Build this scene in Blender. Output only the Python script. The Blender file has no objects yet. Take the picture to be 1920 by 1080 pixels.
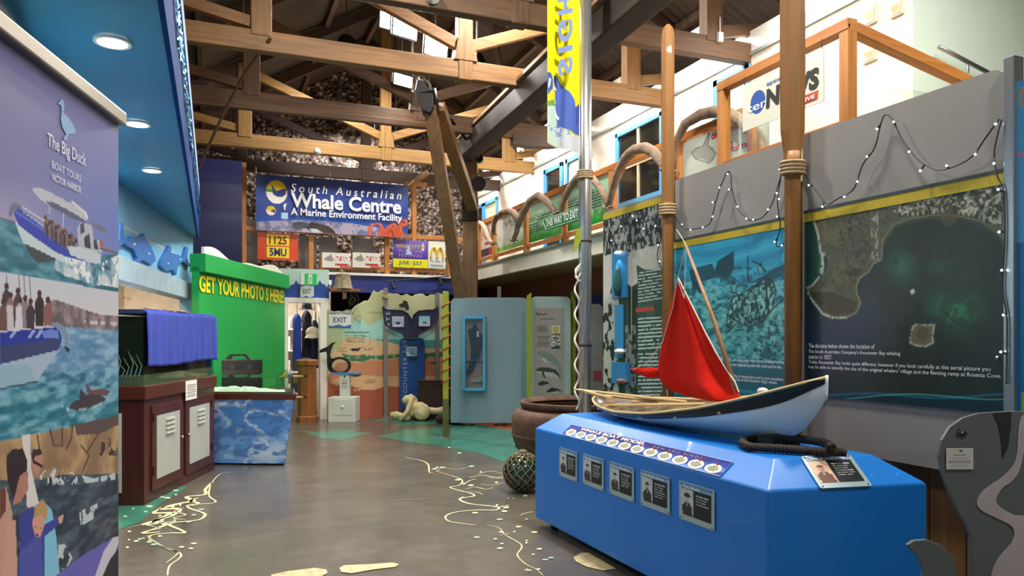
import bpy, math, random
import numpy as np
from mathutils import Vector as V, Matrix
random.seed(7)
rng = np.random.default_rng(11)
SC = bpy.context.scene
COL = SC.collection
# ------------------------------------------------------------------ camera
CS, CC = math.sin(math.radians(22)), math.cos(math.radians(22))
EYE, FPX, HORZ = 1.55, 1387.0, 632.0
cd = bpy.data.cameras.new('camera'); cam = bpy.data.objects.new('camera', cd); COL.objects.link(cam)
cam.location = (0, 0, EYE); cam.rotation_euler = (math.pi/2, 0, -math.radians(22))
cd.sensor_width = 36; cd.lens = FPX/1920*36; cd.shift_y = (HORZ-540)/1920; cd.clip_start = .05; cd.clip_end = 200
SC.camera = cam
# ------------------------------------------------------------------ world, exposure
w = bpy.data.worlds.new('world'); SC.world = w; w.use_nodes = True
w.node_tree.nodes['Background'].inputs[0].default_value = (.75, .82, 1, 1)
w.node_tree.nodes['Background'].inputs[1].default_value = .3
SC.view_settings.view_transform = 'Standard'; SC.view_settings.look = 'None'
SC.view_settings.exposure = 0.0; SC.view_settings.gamma = 1; SC.view_settings.use_curve_mapping = False

def area(name, loc, target, size, power, col=(1, .95, .88), sy=None, spread=180):
    l = bpy.data.lights.new(name, 'AREA'); l.energy = power; l.color = col; l.size = size
    l.shape = 'RECTANGLE' if sy else 'DISK'
    if sy: l.size_y = sy
    l.spread = math.radians(spread)
    o = bpy.data.objects.new(name, l); COL.objects.link(o); o.location = loc
    o.rotation_euler = (V(target)-V(loc)).to_track_quat('-Z', 'Y').to_euler()
    return o
# high-bay lamps added to light the hall; each one's housing is built further down
BAYS = [(3.1, 0.2, 6.4), (3.1, 4.2, 6.4), (1.2, 7.0, 6.2), (3.6, 8.6, 6.6), (2.2, 13.3, 6.6), (4.6, 13.2, 6.6), (3.2, 17.2, 6.6), (5.5, 3.2, 5.9)]  # the last one is added to brighten the mint stair wall
BAYP = [230, 270, 150, 190, 150, 130, 230, 120]
for i, (b, pw) in enumerate(zip(BAYS, BAYP)):
    area('added_bay_light', (b[0], b[1], b[2]-.06), (b[0], b[1], 0), .45, pw)

# ------------------------------------------------------------------ measuring
def ray(px):
    t = (px-960)/FPX
    return CS+t*CC, CC-t*CS
def P(px, py, d):
    a, b = ray(px); return V((a*d, b*d, EYE-(py-HORZ)/FPX*d))
def PX(px, py, X): return P(px, py, X/ray(px)[0])
def PY(px, py, Y): return P(px, py, Y/ray(px)[1])
def PZ(px, py, z=0.): return P(px, py, (EYE-z)*FPX/(py-HORZ))
def PL(px, py, o, n):
    a, b = ray(px); r = V((a, b, -(py-HORZ)/FPX)); c = V((0, 0, EYE))
    return c+r*((o-c).dot(n)/r.dot(n))
RGT, FWD, UP = V((CC, -CS, 0)), V((CS, CC, 0)), V((0, 0, 1))
def proj(p):   # numpy Nx3 -> photo pixels
    d = p[:, 0]*CS+p[:, 1]*CC; l = p[:, 0]*CC-p[:, 1]*CS
    return 960+FPX*l/d, HORZ+FPX*(EYE-p[:, 2])/d

# ------------------------------------------------------------------ materials
def lin1(c): return c/12.92 if c <= .04045 else ((c+.055)/1.055)**2.4
def lin(c):
    if isinstance(c, str): c = tuple(int(c[i:i+2], 16) for i in (0, 2, 4))
    return tuple(lin1(x/255) for x in c)
MATS = {}
def mat(name, col='808080', rough=.55, metal=0., var=.12, scale=6., bump=0., stretch=(1, 1, 1), emit=0., trans=0., alpha=1., spec=.5, col2=None, coat=0., detail=4., bscale=None):
    if name in MATS: return MATS[name]
    m = bpy.data.materials.new(name); m.use_nodes = True; MATS[name] = m
    nt = m.node_tree; b = nt.nodes['Principled BSDF']; L = nt.links.new
    c = lin(col)
    b.inputs['Roughness'].default_value = rough; b.inputs['Metallic'].default_value = metal
    b.inputs['Specular IOR Level'].default_value = spec; b.inputs['Coat Weight'].default_value = coat
    b.inputs['Transmission Weight'].default_value = trans; b.inputs['Alpha'].default_value = alpha
    if emit:
        b.inputs['Emission Color'].default_value = (*c, 1); b.inputs['Emission Strength'].default_value = emit
    tc = nt.nodes.new('ShaderNodeTexCoord'); mp = nt.nodes.new('ShaderNodeMapping'); mp.inputs['Scale'].default_value = stretch
    L(tc.outputs['Object'], mp.inputs[0])
    nz = nt.nodes.new('ShaderNodeTexNoise'); nz.inputs['Scale'].default_value = scale; nz.inputs['Detail'].default_value = detail
    nz.inputs['Roughness'].default_value = .6
    L(mp.outputs[0], nz.inputs['Vector'])
    rp = nt.nodes.new('ShaderNodeValToRGB'); rp.color_ramp.elements[0].position = .3; rp.color_ramp.elements[1].position = .7
    c2 = lin(col2) if col2 else tuple(min(1, x*(1+var)) for x in c)
    c1 = c if col2 else tuple(x*(1-var) for x in c)
    rp.color_ramp.elements[0].color = (*c1, 1); rp.color_ramp.elements[1].color = (*c2, 1)
    L(nz.outputs[0], rp.inputs[0]); L(rp.outputs[0], b.inputs['Base Color'])
    if bump:
        n2 = nz
        if bscale:
            n2 = nt.nodes.new('ShaderNodeTexNoise'); n2.inputs['Scale'].default_value = bscale; n2.inputs['Detail'].default_value = 5
            L(mp.outputs[0], n2.inputs['Vector'])
        bp = nt.nodes.new('ShaderNodeBump'); bp.inputs['Strength'].default_value = bump; bp.inputs['Distance'].default_value = .02
        L(n2.outputs[0], bp.inputs['Height']); L(bp.outputs[0], b.inputs['Normal'])
    return m
def wood(name, col, col2, rough=.6, axis='X', bump=.25, scale=5., coat=0.):
    st = {'X': (.25, 4, 4), 'Y': (4, .25, 4), 'Z': (4, 4, .25)}[axis]
    return mat(name, col, rough, 0, col2=col2, scale=scale, stretch=st, bump=bump, detail=6, coat=coat)
def print_mat(name, rough=.35, spec=.5):
    if name in MATS: return MATS[name]
    m = bpy.data.materials.new(name); m.use_nodes = True; MATS[name] = m
    nt = m.node_tree; b = nt.nodes['Principled BSDF']; b.inputs['Roughness'].default_value = rough; b.inputs['Specular IOR Level'].default_value = spec
    a = nt.nodes.new('ShaderNodeVertexColor'); a.layer_name = 'Col'
    nt.links.new(a.outputs[0], b.inputs['Base Color'])
    return m
def glass_mat(name, tint=(1, 1, 1), alpha=.12, rough=.03):
    if name in MATS: return MATS[name]
    m = bpy.data.materials.new(name); m.use_nodes = True; MATS[name] = m
    nt = m.node_tree; nt.nodes.clear(); N = nt.nodes.new
    o = N('ShaderNodeOutputMaterial'); mx = N('ShaderNodeMixShader'); t = N('ShaderNodeBsdfTransparent'); g = N('ShaderNodeBsdfGlossy'); fr = N('ShaderNodeLayerWeight'); pw = N('ShaderNodeMath'); pw.operation = 'POWER'; pw.inputs[1].default_value = 4
    t.inputs[0].default_value = (*tint, 1); g.inputs['Roughness'].default_value = rough; fr.inputs[0].default_value = .5
    ad = N('ShaderNodeMath'); ad.operation = 'ADD'; ad.inputs[1].default_value = alpha*.3
    L = nt.links.new; L(fr.outputs['Facing'], pw.inputs[0]); L(pw.outputs[0], ad.inputs[0]); L(ad.outputs[0], mx.inputs[0]); L(t.outputs[0], mx.inputs[1]); L(g.outputs[0], mx.inputs[2]); L(mx.outputs[0], o.inputs[0])
    return m

# ------------------------------------------------------------------ objects
ORG = {}
def tag(o, label, cat, group=None, kind=None):
    if label: o['label'] = label
    if cat: o['category'] = cat
    if group: o['group'] = group
    if kind: o['kind'] = kind
    return o
def thing(name, label, cat, loc=(0, 0, 0), group=None, kind=None):
    o = bpy.data.objects.new(name, None); COL.objects.link(o); o.location = loc; o.empty_display_size = .1
    ORG[o.name] = V(loc); return tag(o, label, cat, group, kind)
def link(name, me, m, parent=None, loc=None, smooth=False):
    if m is not None: me.materials.append(m) if not len(me.materials) else None
    o = bpy.data.objects.new(name, me); COL.objects.link(o)
    if parent is not None:
        o.parent = parent; org = ORG[parent.name]
    else:
        org = V(loc) if loc is not None else V((0, 0, 0)); o.location = org
    ORG[o.name] = V(org)
    if org.length: me.transform(Matrix.Translation(-org))
    if smooth: me.polygons.foreach_set('use_smooth', [True]*len(me.polygons))
    return o
class MB:
    def __init__(s): s.v = []; s.f = []
    def add(s, v, f):
        n = len(s.v); s.v += [tuple(x) for x in v]; s.f += [tuple(i+n for i in q) for q in f]; return s
    def hexa(s, q):   # 8 points: bottom 4 ccw, top 4
        return s.add(q, [(3, 2, 1, 0), (4, 5, 6, 7), (0, 1, 5, 4), (1, 2, 6, 5), (2, 3, 7, 6), (3, 0, 4, 7)])
    def box(s, c, size, ax=None):
        c = V(c); ax = ax or (V((1, 0, 0)), V((0, 1, 0)), V((0, 0, 1))); a, b, d = (ax[i]*size[i]*.5 for i in range(3))
        return s.hexa([c-a-b-d, c+a-b-d, c+a+b-d, c-a+b-d, c-a-b+d, c+a-b+d, c+a+b+d, c-a+b+d])
    def bx(s, x0, x1, y0, y1, z0, z1): return s.box(((x0+x1)/2, (y0+y1)/2, (z0+z1)/2), (x1-x0, y1-y0, z1-z0))
    def beam(s, p0, p1, w, h, up=(0, 0, 1)):
        p0, p1 = V(p0), V(p1); d = (p1-p0).normalized(); a = d.cross(V(up))
        if a.length < 1e-4: a = d.cross(V((0, 1, 0)))
        a.normalize(); b = a.cross(d).normalized()
        return s.box((p0+p1)/2, ((p1-p0).length, w, h), (d, -a, b))
    def tube(s, pts, r, n=8, cap=True):
        pts = [V(p) for p in pts]; m = len(pts); rs = r if isinstance(r, (list, tuple)) else [r]*m
        vs = []; prev = None
        for i, p in enumerate(pts):
            t = (pts[min(i+1, m-1)]-pts[max(i-1, 0)]).normalized()
            if prev is None:
                a = t.cross(V((0, 0, 1)));
                if a.length < .05: a = t.cross(V((1, 0, 0)))
            else: a = prev-t*prev.dot(t)
            a.normalize(); prev = a; b = t.cross(a)
            for k in range(n):
                q = 2*math.pi*k/n; vs.append(p+(a*math.cos(q)+b*math.sin(q))*rs[i])
        fs = [(i*n+k, i*n+(k+1) % n, (i+1)*n+(k+1) % n, (i+1)*n+k) for i in range(m-1) for k in range(n)]
        if cap: fs += [tuple(range(n-1, -1, -1)), tuple((m-1)*n+k for k in range(n))]
        return s.add(vs, fs)
    def prism(s, poly, vec):
        n = len(poly); vec = V(vec); a = [V(p) for p in poly]; b = [p+vec for p in a]
        return s.add(a+b, [tuple(range(n-1, -1, -1)), tuple(range(n, 2*n))]+[(i, (i+1) % n, n+(i+1) % n, n+i) for i in range(n)])
    def lathe(s, prof, c=(0, 0, 0), n=20, ax=None, cap=True):
        c = V(c); X, Y, Z = ax or (V((1, 0, 0)), V((0, 1, 0)), V((0, 0, 1)))
        vs = [c+X*(r*math.cos(2*math.pi*k/n))+Y*(r*math.sin(2*math.pi*k/n))+Z*z for r, z in prof for k in range(n)]
        m = len(prof)
        fs = [(i*n+k, i*n+(k+1) % n, (i+1)*n+(k+1) % n, (i+1)*n+k) for i in range(m-1) for k in range(n)]
        if cap: fs += [tuple(range(n-1, -1, -1)), tuple((m-1)*n+k for k in range(n))]
        return s.add(vs, fs)
    def sph(s, c, r, n=12, m=8, ax=None):
        r = r if isinstance(r, (tuple, list)) else (r, r, r); c = V(c); X, Y, Z = ax or (V((1, 0, 0)), V((0, 1, 0)), V((0, 0, 1)))
        vs = [c+Z*r[2], c-Z*r[2]]
        for i in range(1, m):
            a = math.pi*i/m
            for k in range(n):
                q = 2*math.pi*k/n; vs.append(c+X*(r[0]*math.sin(a)*math.cos(q))+Y*(r[1]*math.sin(a)*math.sin(q))+Z*(r[2]*math.cos(a)))
        fs = [(0, 2+k, 2+(k+1) % n) for k in range(n)]+[(1, 2+(m-2)*n+(k+1) % n, 2+(m-2)*n+k) for k in range(n)]
        fs += [(2+(i-1)*n+k, 2+i*n+k, 2+i*n+(k+1) % n, 2+(i-1)*n+(k+1) % n) for i in range(1, m-1) for k in range(n)]
        return s.add(vs, fs)
    def quad(s, a, b, c, d): return s.add([a, b, c, d], [(0, 1, 2, 3)])
    def obj(s, name, m, parent=None, loc=None, smooth=False, bevel=0, seg=2):
        me = bpy.data.meshes.new(name); me.from_pydata(s.v, [], s.f); me.validate(); me.update()
        import bmesh
        bm = bmesh.new(); bm.from_mesh(me); bmesh.ops.recalc_face_normals(bm, faces=bm.faces[:])
        if bevel:
            bmesh.ops.bevel(bm, geom=[e for e in bm.edges if len(e.link_faces) == 2 and e.calc_face_angle(0) > .5], offset=bevel, segments=seg, affect='EDGES', profile=.6)
        bm.to_mesh(me); bm.free()
        return link(name, me, m, parent, loc, smooth)
def struct(name, mb, m, **k):
    o = mb.obj(name, m, **k); o['kind'] = 'structure'; return o
def one(name, mb, m, label, cat, loc=(0, 0, 0), group=None, **k):
    return tag(mb.obj(name, m, loc=loc, **k), label, cat, group)

def smooth(pts, n=5):
    q = [np.array(p, float) for p in pts]; m = len(q); out = []
    for i in range(m):
        p0, p1, p2, p3 = q[i-1], q[i], q[(i+1) % m], q[(i+2) % m]
        for t in np.linspace(0, 1, n+1)[:-1]: out.append(tuple(.5*((2*p1)+(p2-p0)*t+(2*p0-5*p1+4*p2-p3)*t*t+(3*p1-p0-3*p2+p3)*t**3)))
    return out
# ------------------------------------------------------------------ lettering
FONT = {}
def glyphs(s, bold, shear=0., space=1.):
    k = (s, bold, shear, space)
    if k not in FONT:
        c = bpy.data.curves.new('lettering', 'FONT'); c.body = s; c.size = 1; c.offset = bold; c.shear = shear; c.resolution_u = 3; c.space_character = space; c.fill_mode = 'FRONT'
        o = bpy.data.objects.new('lettering_source', c); COL.objects.link(o)
        me = bpy.data.meshes.new_from_object(o.evaluated_get(bpy.context.evaluated_depsgraph_get()))
        n = len(me.vertices); a = np.empty(n*3); me.vertices.foreach_get('co', a); a = a.reshape(-1, 3)[:, :2]
        FONT[k] = (a, [tuple(p.vertices) for p in me.polygons]); bpy.data.objects.remove(o); bpy.data.curves.remove(c); bpy.data.meshes.remove(me)
    return FONT[k]
def text(s, O, xd, yd, wd, ht, m, parent, name='lettering', bold=0.0, shear=0., space=1., lift=None):
    """lettering fitted into wd x ht, lower left corner at O"""
    a, f = glyphs(s, bold, shear, space); lo, hi = a.min(0), a.max(0); xd, yd = V(xd), V(yd)
    n = xd.cross(yd).normalized()
    if lift is None: lift = .003
    if n.dot(V((0, 0, EYE))-V(O)) < 0: n = -n
    v = [V(O)+xd*((x-lo[0])/(hi[0]-lo[0])*wd)+yd*((y-lo[1])/(hi[1]-lo[1])*ht)+n*lift for x, y in a]
    me = bpy.data.meshes.new(name); me.from_pydata(v, [], f); me.update()
    return link(name, me, m, parent)

# ------------------------------------------------------------------ flat prints: colour held on a fine grid of the printed sheet
def noise2(x, y, seed=0):
    r = np.random.default_rng(seed).random((64, 64)); xi = np.floor(x).astype(int); yi = np.floor(y).astype(int)
    fx = x-xi; fy = y-yi; fx = fx*fx*(3-2*fx); fy = fy*fy*(3-2*fy)
    g = lambda i, j: r[i & 63, j & 63]
    return (g(xi, yi)*(1-fx)+g(xi+1, yi)*fx)*(1-fy)+(g(xi, yi+1)*(1-fx)+g(xi+1, yi+1)*fx)*fy
def fbm(x, y, seed=0, o=4):
    s = 0; a = .5; t = 0
    for i in range(o): s = s+a*noise2(x*2**i, y*2**i, seed+i); t += a; a *= .55
    return s/t
class Pic:
    """sheet at O, U to the right, D down, wd x ht metres; painted in photograph pixels projected on to the sheet"""
    def __init__(s, O, U, D, wd, ht, nx, ny, base='808080'):
        s.O, s.U, s.D, s.wd, s.ht, s.nx, s.ny = V(O), V(U).normalized(), V(D).normalized(), wd, ht, nx, ny
        gu, gv = np.meshgrid(np.linspace(0, wd, nx+1), np.linspace(0, ht, ny+1)); s.u = gu.ravel(); s.v = gv.ravel()
        s.p = np.array(s.O)+np.outer(s.u, np.array(s.U))+np.outer(s.v, np.array(s.D))
        s.x, s.y = proj(s.p); s.c = np.tile(np.array(s.C(base)), (len(s.u), 1))
    def C(s, c):
        if isinstance(c, str): c = tuple(int(c[i:i+2], 16) for i in (0, 2, 4))
        return np.array(c)/255.
    aa = .5
    def uv(s): s.x, s.y, s.aa = s.u/s.wd, s.v/s.ht, .004; return s
    def put(s, m, col, a=1.):
        col = s.C(col) if isinstance(col, (str, tuple)) else col
        k = (m*a)[:, None] if m.dtype != bool else (m.astype(float)*a)[:, None]
        s.c = s.c*(1-k)+col*k; return s
    def inside(s, poly):
        r = np.zeros(len(s.x), bool); n = len(poly)
        for i in range(n):
            x0, y0 = poly[i]; x1, y1 = poly[(i+1) % n]
            if y0 == y1: continue
            r ^= ((y0 > s.y) != (y1 > s.y)) & (s.x < (x1-x0)*(s.y-y0)/(y1-y0)+x0)
        return r
    def poly(s, pts, col, a=1.): return s.put(s.inside(pts), col, a)
    def ell(s, cx, cy, rx, ry, col, a=1., rot=0.):
        dx, dy = s.x-cx, s.y-cy; c, q = math.cos(rot), math.sin(rot)
        return s.put(((dx*c+dy*q)/rx)**2+((dy*c-dx*q)/ry)**2 < 1, col, a)
    def soft(s, cx, cy, rx, ry, col, a=1.):
        return s.put(np.exp(-(((s.x-cx)/rx)**2+((s.y-cy)/ry)**2)), col, a)
    def dist(s, pts):
        d = np.full(len(s.x), 1e9)
        for (x0, y0), (x1, y1) in zip(pts[:-1], pts[1:]):
            dx, dy = x1-x0, y1-y0; q = dx*dx+dy*dy+1e-9; t = np.clip(((s.x-x0)*dx+(s.y-y0)*dy)/q, 0, 1)
            d = np.minimum(d, np.hypot(s.x-x0-t*dx, s.y-y0-t*dy))
        return d
    def line(s, pts, wdt, col, a=1.): return s.put(np.clip((wdt/2-s.dist(pts))/(2*s.aa)+.5, 0, 1), col, a)
    def nz(s, sc, seed=0, o=4, sx=1., sy=1.): return fbm(s.u*sc*sx+seed*3.1, s.v*sc*sy+7.7, seed, o)
    def grad(s, y0, y1, c0, c1, m=None, ax='y'):
        q = s.y if ax == 'y' else s.x; t = np.clip((q-y0)/(y1-y0), 0, 1)[:, None]; cc = s.C(c0)*(1-t)+s.C(c1)*t
        s.c = np.where((m if m is not None else np.ones(len(s.x), bool))[:, None], cc, s.c); return s
    def lines_of_print(s, x0, x1, ys, slope, col, h=3., a=.8, gap=.22, seed=0):
        """rows of print too small to read"""
        for i, y in enumerate(ys):
            yy = y+slope*(s.x-x0); n = noise2(s.x*.33+i*17.3, s.x*0+i*3.7+seed, 5+seed)
            e = x1-(x1-x0)*(.05+.2*((i*37+seed*11) % 7)/7)
            s.put((abs(s.y-yy) < h/2) & (s.x > x0) & (s.x < e) & (n > gap), col, a)
        return s
    def mesh(s, name, m, parent=None, loc=None, keep=None):
        nx, ny = s.nx, s.ny; i = np.arange(ny*nx); r, q = i//nx, i % nx; a = r*(nx+1)+q
        f = np.stack([a, a+nx+1, a+nx+2, a+1], 1)
        if keep is not None: f = f[keep[f].any(1)]
        me = bpy.data.meshes.new(name); nv = len(s.p)
        me.vertices.add(nv); me.vertices.foreach_set('co', s.p.ravel())
        me.loops.add(f.size); me.loops.foreach_set('vertex_index', f.ravel().astype(np.int32))
        me.polygons.add(len(f)); me.polygons.foreach_set('loop_start', np.arange(0, f.size, 4, dtype=np.int32))
        me.update(calc_edges=True); me.validate()
        ca = me.color_attributes.new('Col', 'FLOAT_COLOR', 'POINT'); c = np.clip(s.c, 0, 1)
        l = np.where(c <= .04045, c/12.92, ((c+.055)/1.055)**2.4)
        ca.data.foreach_set('color', np.hstack([l, np.ones((nv, 1))]).ravel().astype(np.float32))
        return link(name, me, m, parent, loc)
# ================================================================== THE SETTING
def floor_mat():
    m = mat('polished_concrete', '4b463f', .2, col2='665d50', scale=1.3, bump=.04, bscale=40, detail=8, spec=.5)
    nt = m.node_tree; b = nt.nodes['Principled BSDF']; L = nt.links.new
    n = nt.nodes.new('ShaderNodeTexNoise'); n.inputs['Scale'].default_value = 5; n.inputs['Detail'].default_value = 8
    r = nt.nodes.new('ShaderNodeMapRange'); r.inputs[3].default_value = .12; r.inputs[4].default_value = .34
    tc = nt.nodes.new('ShaderNodeTexCoord'); L(tc.outputs['Object'], n.inputs['Vector']); L(n.outputs[0], r.inputs[0]); L(r.outputs[0], b.inputs['Roughness'])
    return m
FLOOR = struct('floor', MB().bx(-4, 9, -3.2, 19, -.15, 0), floor_mat())
# painted inlays of the floor
GREEN = mat('green_floor_paint', '3b7662', .22, var=.25, scale=2.5, detail=6); TERRA = mat('terracotta_floor_paint', 'a5623f', .25, var=.2, scale=3)
CREAM = mat('cream_floor_paint', 'd8d2a0', .35, var=.12, scale=20); PALEG = mat('pale_green_floor_paint', '9fb8a0', .35, var=.1)
def flat(name, pts, m, z=.002, parent=FLOOR):
    n = len(pts); q = [PZ(x, y, 0) for x, y in pts]
    return MB().add([(p.x, p.y, z) for p in q], [tuple(range(n))]).obj(name, m, parent)
flat('green_paint', [(705, 818), (760, 806), (850, 800), (830, 795), (740, 799), (745, 792), (690, 790), (735, 781), (860, 776), (1000, 776), (1130, 790), (1130, 850), (1010, 880), (960, 872), (900, 850), (820, 836), (760, 828)], GREEN)
flat('green_paint', [(570, 812), (640, 806), (700, 812), (640, 826), (600, 822)], GREEN)
flat('green_paint', [(200, 940), (235, 930), (280, 930), (330, 905), (350, 915), (300, 945), (262, 980), (200, 1000)], GREEN)
flat('terracotta_paint', [(850, 787), (862, 782), (1000, 786), (1000, 803), (960, 808), (915, 800), (870, 792)], TERRA, .003)
def squig(pts, wpx, m=CREAM, name='painted_wave_line', z=.004):
    # smooth the hand-drawn line, then lay a ribbon of paint on the floor
    q = [np.array(p, float) for p in pts]; out = []
    for i in range(len(q)-1):
        p0, p1, p2, p3 = q[max(i-1, 0)], q[i], q[i+1], q[min(i+2, len(q)-1)]
        for t in np.linspace(0, 1, 6)[:-1]:
            out.append(.5*((2*p1)+(p2-p0)*t+(2*p0-5*p1+4*p2-p3)*t*t+(3*p1-p0-3*p2+p3)*t**3))
    out.append(q[-1]); w3 = [PZ(x, y, 0) for x, y in out]; v = []
    for i, p in enumerate(w3):
        t = (w3[min(i+1, len(w3)-1)]-w3[max(i-1, 0)]).normalized(); n = V((-t.y, t.x, 0)); d = p.x*CS+p.y*CC
        hw = wpx*.5*6/FPX*(.35+.65*math.sin(math.pi*min(1, max(.04, i/(len(w3)-1)))))*(.75+.5*random.random()*.6)*.95
        v += [(p.x+n.x*hw, p.y+n.y*hw, z), (p.x-n.x*hw, p.y-n.y*hw, z)]
    return MB().add(v, [(2*i, 2*i+1, 2*i+3, 2*i+2) for i in range(len(w3)-1)]).obj(name, m, FLOOR)
squig([(430, 886), (412, 890), (396, 908), (392, 930), (404, 940), (398, 944), (372, 946), (352, 948), (356, 954), (380, 962), (384, 968), (370, 976), (330, 980), (318, 985), (338, 994), (346, 1000), (320, 1000), (285, 1004), (282, 1012), (310, 1028), (335, 1036), (338, 1046), (318, 1062), (314, 1080)], 7)
squig([(398, 905), (385, 918), (384, 928), (350, 932), (362, 940), (340, 944), (300, 955), (335, 955), (320, 968), (290, 978), (310, 985), (268, 1000), (300, 998)], 16)
squig([(310, 950), (288, 962), (320, 963), (296, 975), (270, 985), (330, 978)], 15)
squig([(345, 952), (330, 960), (348, 966), (325, 972), (350, 975)], 5)
squig([(275, 1005), (295, 1022), (330, 1034), (332, 1040), (312, 1056)], 4)
squig([(372, 934), (356, 940), (372, 944), (350, 950)], 11)
squig([(235, 992), (265, 985), (300, 992), (270, 997)], 4, PALEG)
squig([(760, 858), (790, 864), (803, 872), (805, 886), (812, 887)], 5)
squig([(818, 884), (845, 892), (866, 900), (862, 910), (844, 914), (860, 920), (884, 926), (888, 931), (862, 936), (880, 945), (925, 950), (936, 952), (928, 957), (890, 957), (850, 962), (835, 970), (842, 978), (865, 982), (892, 985)], 7)
squig([(818, 884), (830, 878), (858, 880), (880, 876)], 3)
squig([(880, 896), (905, 892), (930, 896), (950, 894), (948, 898), (915, 896)], 6)
squig([(895, 890), (920, 884), (945, 889)], 4); squig([(868, 910), (880, 902), (895, 898)], 4); squig([(872, 918), (890, 914), (912, 918), (925, 914)], 4)
squig([(876, 922), (896, 924), (905, 928)], 3); squig([(900, 908), (925, 910), (945, 905)], 3); squig([(925, 953), (945, 950), (953, 948), (940, 958)], 5, PALEG)
squig([(912, 985), (935, 990), (945, 1002), (958, 1010), (975, 1020), (978, 1028), (970, 1042), (985, 1058), (1005, 1068), (1018, 1080)], 3)
squig([(938, 1005), (948, 1001), (955, 1003)], 4, PALEG); squig([(975, 967), (985, 963), (1000, 960)], 3)
for i in range(90):
    a = random.choice([(905, 880, 95, 60), (950, 985, 60, 55), (1010, 1035, 25, 40), (300, 985, 70, 50), (330, 950, 50, 35)])
    x, y = a[0]+random.uniform(-1, 1)*a[2], a[1]+random.uniform(-1, 1)*a[3]; l = random.uniform(2, 7)
    flat('paint_fleck', [(x-l, y), (x, y-1.6), (x+l, y-.6), (x+l*.6, y+1.4), (x-l*.5, y+1.8)], random.choice([CREAM, PALEG]), .0045)
BONE = mat('sandstone_inlay', 'b0a071', .5, var=.35, scale=18, detail=8)
for pts in ([(636, 1066), (645, 1061), (690, 1059), (735, 1056), (748, 1059), (742, 1064), (700, 1069), (660, 1076), (640, 1074)],
            [(508, 1079), (540, 1072), (590, 1066), (612, 1069), (614, 1076), (600, 1083), (560, 1088), (512, 1087)],
            [(1075, 1046), (1088, 1038), (1104, 1037), (1130, 1052), (1156, 1068), (1130, 1071), (1100, 1064), (1080, 1054)]):
    flat('fossil_inlay', pts, BONE, .005)
for ln in ([(545, 803), (595, 801)], [(690, 942), (790, 936), (820, 934)], [(548, 808), (590, 811), (560, 806)]):
    squig(ln, 2.5, mat('floor_scratch', '8d867b', .5), 'floor_scratch')

ROUGHW = mat('dark_masonry', '4a4038', .9, var=.4, scale=7, bump=.6, bscale=14)
struct('wall_left', MB().bx(-2.4, -2.2, -3.2, 18.7, 0, 5.2), ROUGHW)
struct('wall_right', MB().bx(8.7, 8.9, -3.2, 18.7, 0, 5.2), ROUGHW)
struct('wall_front', MB().bx(-2.4, 8.9, -3.4, -3.2, 0, 8.6), mat('front_wall_paint', 'b9b4a8', .8))
# rubble gable at the far end
def rubble():
    s = Pic((-2.3, 18.5, 8.3), (1, 0, 0), (0, 0, -1), 11.1, 8.3, 400, 300, '6a5c50')
    u, v = s.u/.12+.8*fbm(s.u*3, s.v*3, 91, 3), s.v/.085+.8*fbm(s.u*3+9, s.v*3, 92, 3); best = np.full(len(u), 9.); sec = best.copy(); cid = np.zeros(len(u)); r = np.random.default_rng(5)
    J = r.random((128, 128, 3)); ui, vi = np.floor(u).astype(int), np.floor(v).astype(int)
    for a in (-1, 0, 1):
        for b in (-1, 0, 1):
            i, j = ui+a, vi+b; c = J[i & 127, j & 127]; d = np.hypot(u-i-c[:, 0], v-j-c[:, 1])
            up = d < best; sec = np.where(up, best, np.minimum(sec, d)); cid = np.where(up, c[:, 2], cid); best = np.where(up, d, best)
    e = np.clip((sec-best)/.28, 0, 1); n = s.nz(9, 3, 4)
    col = np.array([.40, .34, .31])[None]*(.62+.75*cid)[:, None]
    col = np.where((n > .53)[:, None], np.array([.62, .57, .54])*(.75+.4*cid)[:, None], col)
    col = col*(.45+.55*e)[:, None]
    s.c = col; s.p[:, 1] -= e*.07*(.4+cid)+n*.05
    keep = s.p[:, 2] < 8.3-.574*abs(s.p[:, 0]-3.14)
    return s.mesh('wall_back', print_mat('rubble_stone', .9, .2), keep=keep)
rubble()['kind'] = 'structure'
# corrugated roof, real waves
def roof(side):
    ys = np.arange(-3.3, 18.7, .019*2); v = []; f = []
    for y in ys:
        dz = .011*math.sin(2*math.pi*y/.15)
        v += [(3.14, y, 8.2+dz), (3.14+side*5.75, y, 8.2-.574*5.75+dz)]
    f = [(2*i, 2*i+1, 2*i+3, 2*i+2) for i in range(len(ys)-1)]
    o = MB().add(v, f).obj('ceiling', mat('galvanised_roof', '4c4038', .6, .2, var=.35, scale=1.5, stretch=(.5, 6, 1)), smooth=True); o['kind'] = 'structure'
roof(-1); roof(1)

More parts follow.
